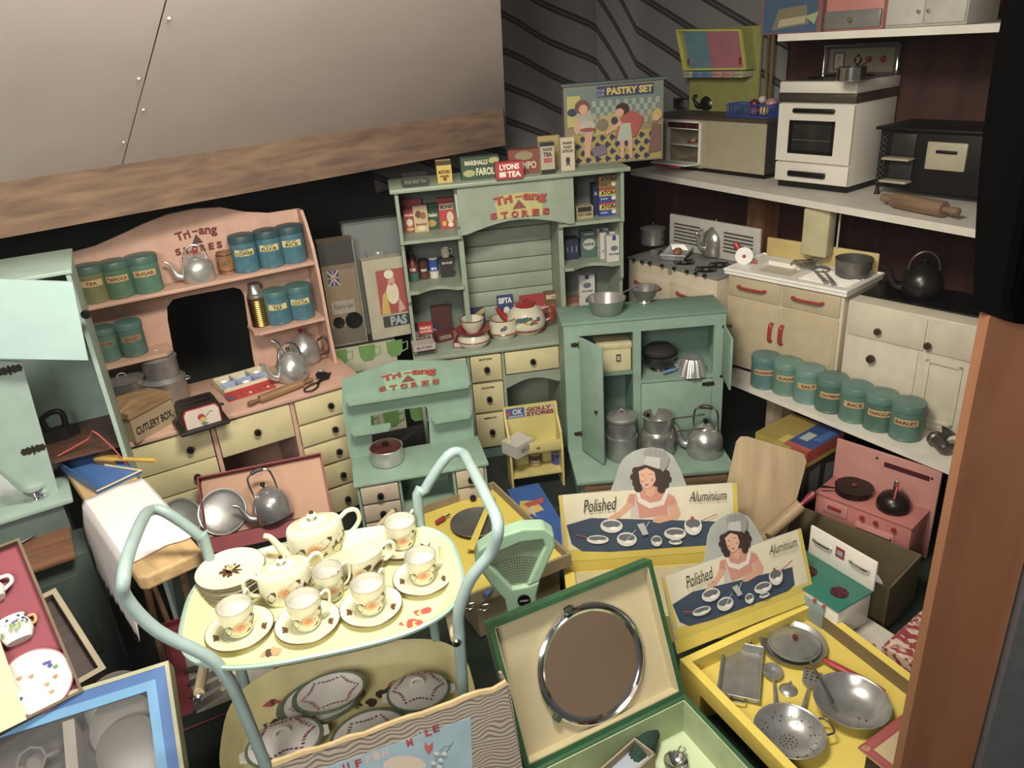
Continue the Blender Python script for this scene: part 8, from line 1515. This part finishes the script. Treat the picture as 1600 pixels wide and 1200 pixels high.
mb = MB(); mb.box(mw*.42, mw*.55, -.001, .001, H+MCb.h*.45, H+MCb.h*.8, M('#8f2a2c', .4)); mb.box(mw*.445, mw*.525, -.0016, -.001, H+MCb.h*.54, H+MCb.h*.7, M('#8a9a9a', .3)); mb.build('clock', bk)
for u, v in ((.28, .5), (.78, .55)):
    mb = MB(); cx, cy = mw*u, -md*v; R0 = .017; mb.lathe([(0, H+.0002), (R0, H+.0002), (R0, H+.0012), (0, H+.0012)], M('#1c1012', .35), 28, T=Tm(cx, cy, 0))
    for rr in (.9, .6, .28): mb.lathe([(R0*(rr-.1), H+.0012), (R0*(rr-.1), H+.0022), (R0*rr, H+.0022), (R0*rr, H+.0012)], M('#6a2034', .35), 28, T=Tm(cx, cy, 0))
    for k in range(5): a = 2*PI*k/5; mb.tube([(cx+R0*.25*math.cos(a), cy+R0*.25*math.sin(a), H+.002), (cx+R0*.88*math.cos(a+.5), cy+R0*.88*math.sin(a+.5), H+.002)], .0007, M('#6a2034', .35), 6)
    mb.build('hot_plate', t)
mb = MB(); mb.rbox(.012, mw*.8, -md-.0015, -md+.004, .012, H-.014, M('#7a8a86', .35), .002); b_ = mb.build('oven_door', t)
for u in (.16, .3, .66, .8): knob(t, mw*u, -md+.001, H-.009, .0035, M('#a82c2a', .3))
q_ = Fm.W(.0, -md-.012, 0); F_ = Fr((q_.x, q_.y, 0), my_); t = thing('toy_cooker_carton', 'white and blue printed carton under the green and white cooker', 'box', F_.o, F_.yaw); mb = MB(); mb.box(0, mw+.06, 0, md+.03, 0, CRT-.0015, M('#27406a', .5)); mb.box(.0, mw+.06, 0, md+.03, CRT-.0015, CRT-.0003, M('#b9b1a0', .6)); b_ = mb.build('carton', t)
mb = MB(); q = Pic(mb, mw+.055, md+.03, Tm(0, 0, CRT-.0002, -PI/2)); q.text('Cooker', .80, .14, .22, .09, '#1c1a18', 0, .04).poly([(.85, .3), (.95, .35), (.9, .45)], '#a83a34').poly([(.9, .5), (.97, .55), (.93, .6)], '#a83a34'); mb.build('print', b_)
# --- big brown open carton
KC_ = flatK((1250, 790), (1441, 867), .115, .15); w, h = KC_.w, KC_.h; t = thing('brown_carton', 'large open brown cardboard box behind the green and white cooker', 'box', M0=KC_.m.copy()); open_box(t, w, h, .114, M('#5d5130', .8, var=.1), M('#564a2c', .8), .004)
Mx, r = onb(KC_, 1383, 905, .03, 62); c = Mx.translation; l = KC_.i @ c; t = thing('pan_lid', 'aluminium lid resting upright in the brown carton', 'lid', M0=KC_.m @ Matrix.Translation((w*.74, .105-r*.8, h*.40)) @ Matrix.Rotation(PI/2-.55, 4, 'X') @ Matrix.Rotation(PI/2, 4, 'X')); mb = MB(); mb.lathe([(0, 0), (r*.9, 0), (r, .003), (r, .005), (0, .006)], ALU, 32); mb.build('cover', t); mb = MB(); mb.lathe([(0, .006), (.002, .006), (.005, .012), (0, .014)], BLACK, 12); mb.build('knob', t)
# --- pink cooker with backboard
PK_ = fr2((1275, 767), (1426, 824), .13); pw_ = PK_.w; Fp = Fr((PK_.o.x, PK_.o.y, 0), PK_.yaw); pd = .09; PKM = M('#b5695f', .45, var=.08, wear=('#6a4038', 90, .76)); PKL = M('#b87a70', .5, var=.08)
t = thing('toy_cooker', 'pink tin toy cooker with red knobs under the white shelf', 'toy cooker', Fp.o, Fp.yaw); PH = .13
mb = MB(); mb.rbox(0, pw_, 0, pd, 0, PH-.004, PKM, .005); mb.build('body', t); mb = MB(); mb.rbox(-.002, pw_+.002, -.003, pd, PH-.006, PH, PKM, .003); mb.build('hob', t)
mb = MB(); mb.rbox(pw_*.10, pw_*.36, -.003, .001, PH-.045, PH-.012, PKL, .003); p_ = mb.build('grill_door', t); mb = MB(); mb.rbox(pw_*.15, pw_*.3, -.007, -.002, PH-.03, PH-.022, M('#8f2226', .3), .003); mb.build('handle', p_)
for u in (.52, .66, .84): knob(t, pw_*u, -.001, PH-.02, .0055, M('#8f2226', .3))
mb = MB(); mb.rbox(pw_*.45, pw_*.85, -.004, .001, .02, PH-.038, PKL, .004); p_ = mb.build('oven_door', t); mb = MB(); mb.rbox(pw_*.47, pw_*.83, -.012, -.003, PH-.048, PH-.042, PKL, .002); mb.build('handle', p_)
mb = MB(); mb.rbox(-.005, pw_*1.05, pd, pd+.008, 0, .232, PKL, .003); bb = mb.build('splashback', t); mb = MB(); mb.box(pw_*.5, pw_*.95, pd-.001, pd, .20, .212, M('#4a1a20', .5)); mb.ball((pw_*.42, pd-.001, .216), .003, M('#3a2a24', .4), 8, 6); mb.ball((pw_*.97, pd-.001, .21), .003, M('#3a2a24', .4), 8, 6); mb.build('plate_rail', bb)
c = Fp.W(pw_*.30, pd*.55, PH+.0005); r = size(c, 54)/2; saucepan(c, r, .016, 2.5, 'black lidded frying pan with red knob on the pink cooker', m=M('#1f1816', .4, .3), lid=True, hl=.9, handm=BLACK, lidm=M('#2a1d19', .4, .3), knobm=M('#7c1c1c', .3), name='black_frying_pan', cat='frying pan')
c = Fp.W(pw_*.72, pd*.5, PH+.0005); r = size(c, 50)/2; t = thing('black_toy_kettle', 'dark kettle with upright red handle and chrome spout on the pink cooker', 'kettle', c, CAMYAW(c)); mb = MB(); mb.lathe([(0, 0), (r*.95, 0), (r, .006), (r*.96, r*.5), (r*.8, r*.85), (r*.4, r*1.1), (0, r*1.15)], M('#2c221e', .3, .4), 32); mb.build('body', t)
mb = MB(); mb.tube([(0, -r*.6, r*1.0), (r*.05, -r*.2, r*1.6), (r*.0, r*.2, r*1.65), (0, r*.6, r*1.0)], r*.08, M('#9c2a20', .3), 10, sub=4); mb.build('handle', t); mb = MB(); mb.lathe([(0, 0), (r*.15, 0), (r*.15, r*.7), (r*.1, r*.8), (0, r*.8)], CHROME, 14, T=Tm(0, r*.3, r*1.0)); mb.build('spout', t)
c = onz(1452, 850, .12); F_ = Fr((c.x-.03, c.y-.06, 0), Fp.yaw); t = thing('cream_toy_range', 'tiny cream toy range with black oven door beside the post', 'toy range', F_.o, F_.yaw); mb = MB(); mb.rbox(0, .10, 0, .09, 0, .11, M('#a3985a', .5), .004); mb.build('body', t); mb = MB(); mb.rbox(.015, .07, -.004, .002, .02, .085, BLACK, .003); mb.build('oven_door', t); knob(t, .03, -.001, .098, .005, BLACK)
t = thing('black_stock_pot', 'black toy pot with upturned lid standing on the tiny cream range', 'pan', F_.W(.05, .045, .1107), 0); mb = MB(); mb.lathe([(0, 0), (.035, 0), (.04, .03), (.042, .031), (.03, .036), (0, .04)], M('#0f0f10', .35), 28); mb.build('body', t); mb = MB(); mb.lathe([(0, .0), (.034, .0), (.036, .004), (.0, .012)], M('#161617', .3), 26, T=Tm(-.012, 0, .055, 0, 1.0)); mb.build('lid', t)
# --- colourful carton behind the pastry board
zt = .205; K0 = onz(1262, 708, zt); K1 = onz(1181, 675, zt); K2 = onz(1327, 679, zt); d = K0-K1; cy_ = math.atan2(d.y, d.x); Fc = Fr((K1.x, K1.y, 0), cy_); cw_ = d.length; cd_ = min((K2-K0).length, .16)
t = thing('toy_oven_carton', 'yellow, blue and red printed toy carton under the white shelf', 'box', Fc.o, cy_); mb = MB(); mb.box(0, cw_, 0, cd_, 0, zt, M('#2e2a26', .6)); mb.box(0, cw_, 0, cd_, zt, zt+.0006, M('#8f7c20', .55, var=.1)); b_ = mb.build('carton', t)
mb = MB(); q = Pic(mb, cw_, cd_, Tm(0, 0, zt+.0007, -PI/2)); q.rect(.55, .0, 1, 1, '#24427a').rect(.42, 0, .55, .3, '#b5a428').rect(.55, 0, 1, .12, '#b03a28').rect(.62, .3, .78, .6, '#9aa0a0').rect(.82, .4, .96, .9, '#2c5f9a'); q2 = Pic(mb, cd_, zt, Tm(cw_+.0003, 0, 0, 0, 0, PI/2)); q2.rect(0, .86, 1, 1, '#a8402c').rect(0, .8, 1, .86, '#a8942a'); q2.poly([(.1, .7), (.4, .74), (.38, .3), (.12, .3)], '#5a5c5c').poly([(.55, .7), (.85, .66), (.8, .35), (.52, .35)], '#6a6c6a'); mb.build('print', b_)
q_ = Pic; mb = MB(); q = Pic(mb, cw_, zt, Tm(0, -.0003, 0)); q.rect(0, .84, 1, 1, '#a8942a').rect(.4, .84, .55, 1, '#b5a428').rect(.7, .84, 1, 1, '#b03a28'); mb.build('print', b_)
# --- pastry board and red-handled rolling pin
PBd = Lean((1112, 862), (1215, 872), .04, tilt=24); t = thing('pastry_board', 'pale wooden toy pastry board leaning under the white shelf', 'pastry board', M0=PBd.m.copy())
P = [PBd.uv(*q) for q in ((1112, 862), (1215, 872), (1240, 800), (1261, 722), (1257, 710), (1246, 705), (1168, 682), (1157, 682), (1150, 690))]; mb = MB(); mb.prism(P, 0, .006, wood('#a88f62', '#8d734a', 3, .6, 'Z', 10, .05)); b_ = mb.build('board', t); mod = b_.modifiers.new('b', 'BEVEL'); mod.width = .0015; mod.segments = 2
a = PBd.m @ Vector((PBd.uv(1275, 768, -.03)[0], -.03, PBd.uv(1275, 768, -.03)[1])); b = PBd.m @ Vector((PBd.uv(1150, 878, -.03)[0], -.03, PBd.uv(1150, 878, -.03)[1])); rolling_pin(a, b, .015, 'wooden rolling pin with crimson handles leaning on the pastry board', wood('#a48a60', '#8a6f48', 8), M('#7a1224', .3), 0)
# --- patterned red and white box and board-game corner at the post
PR = flatK((1378, 1010), (1450, 945), .085, .16); t = thing('patterned_box', 'red and white patterned cardboard box beside the wooden post', 'box', M0=PR.m.copy()); w, h = PR.w, PR.h
k = ('rw',); m_ = bpy.data.materials.new('paint_red_white_marbling'); m_.use_nodes = True; nn = m_.node_tree.nodes; ll = m_.node_tree.links; wv = nn.new('ShaderNodeTexNoise'); wv.inputs['Scale'].default_value = 28; wv.inputs['Distortion'].default_value = 2.2; tc = nn.new('ShaderNodeTexCoord'); ll.new(tc.outputs['Object'], wv.inputs['Vector']); cr = nn.new('ShaderNodeValToRGB'); cr.color_ramp.elements[0].color = col('#8c2c34'); cr.color_ramp.elements[1].color = col('#c0a890'); cr.color_ramp.elements[0].position = .48; cr.color_ramp.elements[1].position = .54; ll.new(wv.outputs['Fac'], cr.inputs['Fac']); ll.new(cr.outputs['Color'], nn['Principled BSDF'].inputs['Base Color'])
mb = MB(); mb.box(0, w, 0, .084, 0, h, m_); mb.build('carton', t); c = PR.m @ Vector((w*.45, -.0005, h*.25)); t = thing('blue_box', 'small dark blue box lying on the patterned box', 'box', c, .9); mb = MB(); mb.rbox(-.025, .025, -.012, .012, 0, .02, M('#22305a', .5), .001); mb.box(-.025, .025, -.012, .012, .02, .0205, M('#a9b0b8', .5)); mb.build('carton', t)
GC = flatK((1340, 1168), (1402, 1122), .13, .10); t = thing('game_board_corner', 'cream board with crimson scroll border at the bottom right corner', 'game board', M0=GC.m.copy()); w = .12; h = GC.h; mb = MB(); mb.box(0, w, 0, .003, 0, h, M('#a99468', .6)); b_ = mb.build('board', t); mb = MB(); q = Pic(mb, w, h, Tm(0, -.0002, 0)); q.rect(0, .84, 1, 1, '#8f3434').rect(0, 0, .13, 1, '#8f3434')
q.line([(.02+.02*i, .92+.045*(-1)**i) for i in range(48)], .0006, '#c0a07c').line([(.065+.035*(-1)**i, .05+.02*i) for i in range(44)], .0006, '#c0a07c').line([(.065+.05*a/12*math.cos(a), .92+.06*a/12*math.sin(a)) for a in [i*.6 for i in range(22)]], .0008, '#c9ac88'); mb.build('border', b_)
mb = MB(); mb.box(.01, w-.01, .003, .13, .01, h-.01, M('#3a2f22', .8)); o_ = mb.build('plain_carton'); tag(o_, 'dark carton under the cream game board', 'box', M0=GC.m.copy())
# --- torn patterned box lid across the front of the trolley
MU = Lean((440, 1330), (800, 1215), .23, (425, 1195), (790, 1070)); w, h = MU.w, MU.h; t = thing('torn_box_lid', 'torn grey patterned box lid with blue panel in front of the trolley', 'box lid', M0=MU.m.copy()); h = MU.uv(790, 1070)[1]; h0 = MU.uv(425, 1195)[1]; x0 = MU.uv(425, 1195)[0]; x1 = MU.uv(792, 1072)[0]
m_ = bpy.data.materials.new('paint_grey_wave_paper'); m_.use_nodes = True; nn = m_.node_tree.nodes; ll = m_.node_tree.links; wv = nn.new('ShaderNodeTexWave'); wv.wave_type = 'RINGS'; wv.inputs['Scale'].default_value = 60; wv.inputs['Distortion'].default_value = 14; wv.inputs['Detail'].default_value = 1; wv.inputs['Detail Scale'].default_value = .45; tc = nn.new('ShaderNodeTexCoord'); ll.new(tc.outputs['Object'], wv.inputs['Vector']); cr = nn.new('ShaderNodeValToRGB'); cr.color_ramp.elements[0].color = col('#5f564a'); cr.color_ramp.elements[1].color = col('#938877'); cr.color_ramp.elements[0].position = .2; cr.color_ramp.elements[1].position = .5; ll.new(wv.outputs['Fac'], cr.inputs['Fac']); ll.new(cr.outputs['Color'], nn['Principled BSDF'].inputs['Base Color']); nn['Principled BSDF'].inputs['Roughness'].default_value = .7
rnd = random.Random(11); TP = [(x0+(x1-x0)*i/16, h0+(h-h0)*i/16+rnd.uniform(-.002, .0025)) for i in range(17)]; hb_ = -.05
mb = MB(); mb.prism([(x0, hb_), (x1+.004, hb_)]+TP[::-1], 0, .003, m_); mb.box(x1, x1+.004, .003, .05, hb_, h-.004, m_); b_ = mb.build('patterned_panel', t)
mb = MB(); TP2 = [(x, z+rnd.uniform(.0005, .0035)) for x, z in TP]; 
for i in range(16): mb.prism([(TP[i][0], TP[i][1]-.003), (TP[i+1][0], TP[i+1][1]-.003), TP2[i+1], TP2[i]], -.001, .006, M('#b59c66', .85, var=.2))
mb.build('torn_edge', t, 'torn cream cardboard edge')
bl_ = [MU.uv(*q) for q in ((505, 1200), (735, 1121), (742, 1290), (505, 1370))]; mb = MB(); mb.prism(bl_, -.0006, 0, M('#7d97a3', .6, var=.1)); pn = mb.build('blue_panel', t, 'faded blue title panel')
mb = MB(); rot = math.atan2(h-h0, x1-x0)
def ch(s, px, py, hpx, c_, k=.0008, f=1.0):
    x, z = MU.uv(px, py); s_ = size(MU.m.translation, hpx); put_text(mb, s, s_*.8*f, s_, M(c_, .6), Tm(x, -k, z, 0, -rot, 0), 0, .05)
for s, px, py, c_ in (('M', 520, 1206, '#8f2c30'), ('U', 541, 1198, '#8f2c30'), ('F', 560, 1192, '#8f2c30'), ('F', 576, 1186, '#a89890'), ('I', 588, 1181, '#a89890'), ('N', 602, 1176, '#a89890'), ('M', 640, 1160, '#9a3034'), ('U', 657, 1149, '#8f97a0'), ('L', 669, 1144, '#9a3034'), ('E', 681, 1138, '#7c2c3c')): ch(s, px, py, 13, c_)
q = Pic(mb, 1, 1, Tm(0, -.0007, 0)); V = lambda L: [MU.uv(*p) for p in L]
q.poly(V(ell(632, 1196, 34, 16, 16)), '#b0a08e').poly(V([(664, 1158), (669, 1166), (676, 1158), (676, 1168), (670, 1178), (663, 1168)]), '#a8443a').line(V([(678, 1188), (695, 1178), (708, 1158)]), .0007, '#2a3038').line(V([(680, 1180), (694, 1166), (704, 1164)]), .0006, '#2a3038')
for px, py in ((682, 1176), (688, 1186), (694, 1176), (677, 1190), (686, 1196)): q.poly(V(ell(px, py, 4.5, 3.5, 9)), '#a9aeae')
mb.build('lettering', pn)
mb = MB(); A = MU.m.translation; d = MU.m @ Vector((1, 0, 0))-A; F_ = Fr((A.x, A.y, 0), math.atan2(d.y, d.x)); mb.box(x0+.01, x1-.01, .0, .05, 0, .23+hb_*.95-.01, M('#4a4234', .8)); o_ = mb.build('plain_carton'); tag(o_, 'grey carton standing below the torn patterned lid', 'box', M0=F_.m.copy())
# ---------------------------------------------------------------- lower left boxes
MR = Lean((0, 1145), (130, 1080), .30, tilt=48); MRD = M('#8d2c40', .65, var=.1); w = MR.w; h = MR.uv(22, 843)[1]; xr_ = (w+MR.uv(22, 843)[0])/2; X0 = -.12
t = thing('maroon_toy_box', 'open box lined in crimson card with doll china at the left edge', 'box', M0=MR.m @ Matrix.Translation((X0, 0, 0))); W2 = w-X0; OLV = M('#6b5a3c', .7, var=.15)
open_box(t, W2, h, .024, OLV, MRD, .004)
mb = MB(); mb.box(.004, W2-.004, .016, .018, .004, h-.004, MRD); mb.build('card_insert', t, 'crimson card insert')
Mx = facing(MR, 58, 1066, .014); r = size(Mx.translation, 100)/2; t = thing('doll_plate', 'white doll plate with small blue flower in the crimson lined box', 'plate', M0=Mx); mb = MB(); mb.lathe([(0, 0), (r*.6, 0), (r, .008), (r*.99, .009), (r*.65, .0025), (0, .002)], CHW, 44); mb.lathe([(r*.96, .0088), (r*1.005, .0095), (r*1.005, .008)], M('#a8505a', .4), 44)
for a, q, c_ in ((.7, .62, '#2c3c9a'), (.85, .56, '#3c50b0'), (.55, .55, '#2c3c9a'), (.3, .62, '#5a8a4a'), (2.4, .5, '#b08a5a'), (5.2, .55, '#b08a5a'), (5.5, .3, '#b08a5a'), (3.6, .6, '#3c4a9a'), (1.9, .25, '#b08a5a'), (-.2, .5, '#a8783c')): mb.add([(r*q*math.cos(a)+r*.075*math.cos(b)*(1+.3*math.sin(3*b)), r*q*math.sin(a)+r*.06*math.sin(b), .0036+.004*max(0, q-.5)) for b in [2*PI*j/9 for j in range(9)]], [list(range(9))], M(c_, .3))
mb.build('dish', t)
def blue_sprays(mb, r, h):
    rr_ = random.Random(2)
    for k in range(14): a = rr_.uniform(-1, 1); z = h*rr_.uniform(.25, .75); c_ = '#3c4a72' if z > h*.5 else '#7fa05a'; s_ = r*.14; mb.add([((r*1.01)*math.sin(a+s_/r*.8*math.cos(b)), -(r*1.01)*math.cos(a+s_/r*.8*math.cos(b)), z+s_*(1.4 if z < h*.5 else .7)*math.sin(b)) for b in [2*PI*j/8 for j in range(8)]], [list(range(8))], M(c_, .3))
Mx = MR.m @ Matrix.Translation((MR.uv(32, 1003, .012)[0], .004, MR.uv(32, 1003, .012)[1])) @ Matrix.Rotation(-.15, 4, 'X'); r = size(Mx.translation, 48)/2; h_ = size(Mx.translation, 42); t = thing('doll_sugar_bowl', 'small white china doll bowl with green and blue sprays strapped in the box', 'sugar bowl', M0=Mx)
mb = MB(); mb.lathe([(0, 0), (r*.75, 0), (r, h_*.3), (r*.98, h_*.6), (r*.8, h_*.9), (r*.82, h_), (0, h_)], CHW, 30, 1, .6); blue_sprays(mb, r*.99, h_); 
mb.build('body', t)
for s in (-1, 1): mb = MB(); mb.tube([(s*r*.9, 0, h_*.8), (s*r*1.25, 0, h_*.75), (s*r*1.2, 0, h_*.5), (s*r*.95, 0, h_*.45)], .0025, M('#c99a5a', .3), 8, sub=3); mb.build('handle', t)
Mx = MR.m @ Matrix.Translation((MR.uv(-6, 940, .012)[0], .0, MR.uv(-6, 940, .012)[1])) @ Matrix.Rotation(-.15, 4, 'X'); t = thing('doll_jug', 'white china doll jug handle at the left picture edge', 'jug', M0=Mx); mb = MB(); mb.lathe([(0, 0), (.014, 0), (.018, .015), (.012, .03), (.014, .036), (0, .03)], CHW, 26); mb.build('body', t); mb = MB(); mb.tube([(.012, 0, .032), (.027, 0, .030), (.028, 0, .018), (.015, 0, .010)], .003, CHW, 8, sub=4); mb.build('handle', t)
P = [MR.uv(*q, -.002) for q in ((-40, 985), (0, 1000), (42, 1124), (-30, 1160))]; mb = MB(); mb.prism(P, -.003, -.001, M('#cfc794', .6)); o_ = mb.build('cream_card_flap'); tag(o_, 'plain cream card lying across the crimson lined box', 'card', M0=MR.m.copy())
# supports
# cream tray box beside it
CT = Lean((128, 1066), (166, 1044), .22, tilt=60); p_ = [CT.uv(*q) for q in ((68, 918), (98, 922))]; w = CT.w; hh = (p_[0][1]+p_[1][1])/2; X0 = -.10
t = thing('cream_wooden_tray', 'cream painted open wooden tray leaning beside the maroon box', 'tray', M0=CT.m @ Matrix.Translation((X0, 0, 0))); CRW = M('#b3a684', .5, wear=('#6a5a40', 60, .74)); open_box(t, w-X0, hh, .03, CRW, wood('#4a3630', '#33241f', 6), .009, name='tray')
# blue box with film window
BL_ = Lean((-60, 1340), (290, 1215), .20, (-20, 1160), (215, 1047)); w, h = BL_.w, BL_.h; xr2 = BL_.uv(215, 1047)[0]; h = BL_.uv(215, 1047)[1]; print('DBG blue', w, h, xr2, BL_.tilt)
t = thing('blue_window_box', 'blue bordered toy box with clear film window at the bottom left', 'box', M0=BL_.m.copy()); X0 = -.06
E1 = M('#a9aa82', .6, var=.1)
def ringp(k0, k1, m, y0, y1, name, parent, lab=None):
    mb = MB(); a0, b0, c0, d0 = X0+k0, w-k0, -.03+k0, h-k0; a1, b1, c1, d1 = X0+k1, w-k1, -.03+k1, h-k1
    for P in ([(a0, d0), (b0, d0), (b1, d1), (a1, d1)], [(a0, c0), (b0, c0), (b1, c1), (a1, c1)], [(a0, c0), (a0, d0), (a1, d1), (a1, c1)], [(b0, c0), (b0, d0), (b1, d1), (b1, c1)]): mb.prism(P, y0, y1, m)
    return mb.build(name, parent, lab)
rb_ = ringp(0, .006, E1, -.001, .045, 'edge', t); ringp(.006, .022, M('#3065a6', .45), 0, .003, 'blue_border', t, 'deep blue border'); ringp(.022, .036, M('#5596c4', .45), -.0004, .003, 'light_border', t, 'light blue border')
mb = MB(); mb.box(X0+.005, w-.005, .043, .046, -.025, h-.005, M('#3f3a36', .7)); mb.build('back', t); mb = MB(); mb.box(X0+.034, w-.034, .002, .0024, .004, h-.034, clear('#b9bcbc', .05)); mb.build('window', t, 'clear film')
xs_ = BL_.uv(105, 1120, .01)[0]; mb = MB(); mb.box(xs_-.006, xs_+.010, .006, .043, -.02, h-.04, M('#8a8276', .7)); mb.build('divider', t)
GRC = M('#5f5b55', .3, var=.05)
for k, (px, py, wp) in enumerate(((188, 1100, 118), (196, 1135, 118), (206, 1170, 118))):
    Mx = facing(BL_, px, py, .040-.009*k) @ Matrix.Rotation(.35, 4, 'X'); r = size(Mx.translation, wp)/2; tt = thing('grey_doll_plate', 'grey doll plate, %s overlapping under the film window' % ('rearmost', 'middle', 'front')[k], 'plate', M0=Mx, group='grey plates in the blue window box'); mb = MB(); mb.lathe([(0, 0), (r*.6, 0), (r*.85, .004), (r*.84, .005), (r*.6, .002), (0, .002)], GRC, 36); mb.build('dish', tt)
Mx = facing(BL_, 57, 1192, .040); r = size(Mx.translation, 44)/2; tt = thing('grey_doll_cup', 'grey octagonal doll cup under the film window', 'cup', M0=Mx); mb = MB(); mb.lathe([(0, 0), (r*.7, 0), (r, .018), (r*1.0, .022), (r*.85, .022), (r*.6, .004), (0, .004)], GRC, 8, smooth=False); mb.build('body', tt); mb = MB(); mb.tube([(r*.9, 0, .018), (r*1.5, .002, .016), (r*1.6, .002, .008), (r*.85, 0, .006)], .0035, GRC, 8, sub=3); mb.build('handle', tt)
# supports of the leaning boxes: plain cartons on the floor
def support(label, L, w0, w1, dep, back=.0, cut=.03):
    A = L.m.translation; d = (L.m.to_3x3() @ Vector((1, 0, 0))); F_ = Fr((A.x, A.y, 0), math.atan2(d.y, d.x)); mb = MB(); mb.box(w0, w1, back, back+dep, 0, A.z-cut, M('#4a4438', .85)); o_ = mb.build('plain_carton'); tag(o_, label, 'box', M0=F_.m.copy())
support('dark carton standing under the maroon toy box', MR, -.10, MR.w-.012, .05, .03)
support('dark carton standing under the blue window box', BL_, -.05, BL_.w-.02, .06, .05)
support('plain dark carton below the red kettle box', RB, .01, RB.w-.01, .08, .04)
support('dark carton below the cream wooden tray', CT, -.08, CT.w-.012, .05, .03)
# ---------------------------------------------------------------- striped sheet in the back corner, made up for a reflection in the glass
ST = bpy.data.materials.new('striped_reflection'); ST.use_nodes = True; nn = ST.node_tree.nodes; ll = ST.node_tree.links; at_ = nn.new('ShaderNodeUVMap'); sx_ = nn.new('ShaderNodeSeparateXYZ'); ll.new(at_.outputs['UV'], sx_.inputs[0]); mt_ = nn.new('ShaderNodeMath'); mt_.operation = 'FRACT'; ml = nn.new('ShaderNodeMath'); ml.operation = 'MULTIPLY'; ml.inputs[1].default_value = 8; ll.new(sx_.outputs['Y'], ml.inputs[0]); ll.new(ml.outputs[0], mt_.inputs[0])
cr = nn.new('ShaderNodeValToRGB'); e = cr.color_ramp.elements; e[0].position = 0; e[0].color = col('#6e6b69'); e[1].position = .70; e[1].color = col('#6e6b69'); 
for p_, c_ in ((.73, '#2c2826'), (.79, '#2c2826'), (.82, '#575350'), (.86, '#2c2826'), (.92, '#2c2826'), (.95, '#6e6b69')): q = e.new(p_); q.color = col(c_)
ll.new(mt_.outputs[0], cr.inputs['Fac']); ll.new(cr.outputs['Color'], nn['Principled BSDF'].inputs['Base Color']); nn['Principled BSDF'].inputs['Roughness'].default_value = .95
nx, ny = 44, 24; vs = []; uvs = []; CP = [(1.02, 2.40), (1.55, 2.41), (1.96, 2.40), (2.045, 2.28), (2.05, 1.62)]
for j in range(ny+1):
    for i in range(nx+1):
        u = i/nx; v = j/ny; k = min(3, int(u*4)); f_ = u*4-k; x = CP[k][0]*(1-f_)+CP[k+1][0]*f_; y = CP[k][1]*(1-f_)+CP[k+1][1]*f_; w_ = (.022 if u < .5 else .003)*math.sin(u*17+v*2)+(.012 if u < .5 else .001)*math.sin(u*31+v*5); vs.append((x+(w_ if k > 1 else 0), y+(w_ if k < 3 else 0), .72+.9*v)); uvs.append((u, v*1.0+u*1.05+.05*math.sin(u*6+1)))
mb = MB(); mb.add(vs, [(j*(nx+1)+i, j*(nx+1)+i+1, (j+1)*(nx+1)+i+1, (j+1)*(nx+1)+i) for j in range(ny) for i in range(nx)], ST, True); o_ = mb.build('striped_reflection'); uv = o_.data.uv_layers.new(name='UVMap')
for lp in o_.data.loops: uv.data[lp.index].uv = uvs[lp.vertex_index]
tag(o_, 'grey sheet with dark diagonal stripes in the back corner, standing in for a glass reflection', 'cloth'); sm = o_.modifiers.new('s', 'SOLIDIFY'); sm.thickness = .002
# black sleeve on the post, added for a dark blur close to the lens
mb = MB(); nx, ny = 30, 22; vs = []; wc = wx*.62
for j in range(ny+1):
    v = j/ny; z = PFm.f(1520, 505, -.02)[1]*(1-v)+1.60*v; ra = .046+.022*math.sin(PI/2*min(1, v*3)) if v < .43 else .068-.05*(v-.43)
    for i in range(nx):
        a = 2*PI*i/nx; q = 1+.05*math.sin(a*5+v*4); vs.append((wc+(ra*1.0+.010)*q*math.cos(a)*(1.0 if math.cos(a) < 0 else .9), .012+.045*q*math.sin(a), z))
mb.add(vs, [(j*nx+i, j*nx+(i+1) % nx, (j+1)*nx+(i+1) % nx, (j+1)*nx+i) for j in range(ny) for i in range(nx)], M('#040404', 1.0, spec=.0), True); tag(mb.build('lens_blur_sleeve'), 'black sleeve around the showcase post top, standing in for a dark blur near the lens', 'cloth', M0=PFm.m.copy())
# glass of the showcase
gm = bpy.data.materials.new('case_glass'); gm.use_nodes = True; nn = gm.node_tree.nodes; ll = gm.node_tree.links
for x in list(nn): nn.remove(x)
go = nn.new('ShaderNodeOutputMaterial'); gt = nn.new('ShaderNodeBsdfTransparent'); gg = nn.new('ShaderNodeBsdfGlossy'); gg.inputs['Roughness'].default_value = .02; gx = nn.new('ShaderNodeMixShader')
gx.inputs[0].default_value = .02; ll.new(gt.outputs[0], gx.inputs[1]); ll.new(gg.outputs[0], gx.inputs[2]); ll.new(gx.outputs[0], go.inputs[0])
struct('window_1', MB().box(-1.08, .70, .296, .300, .0, 1.75, gm))
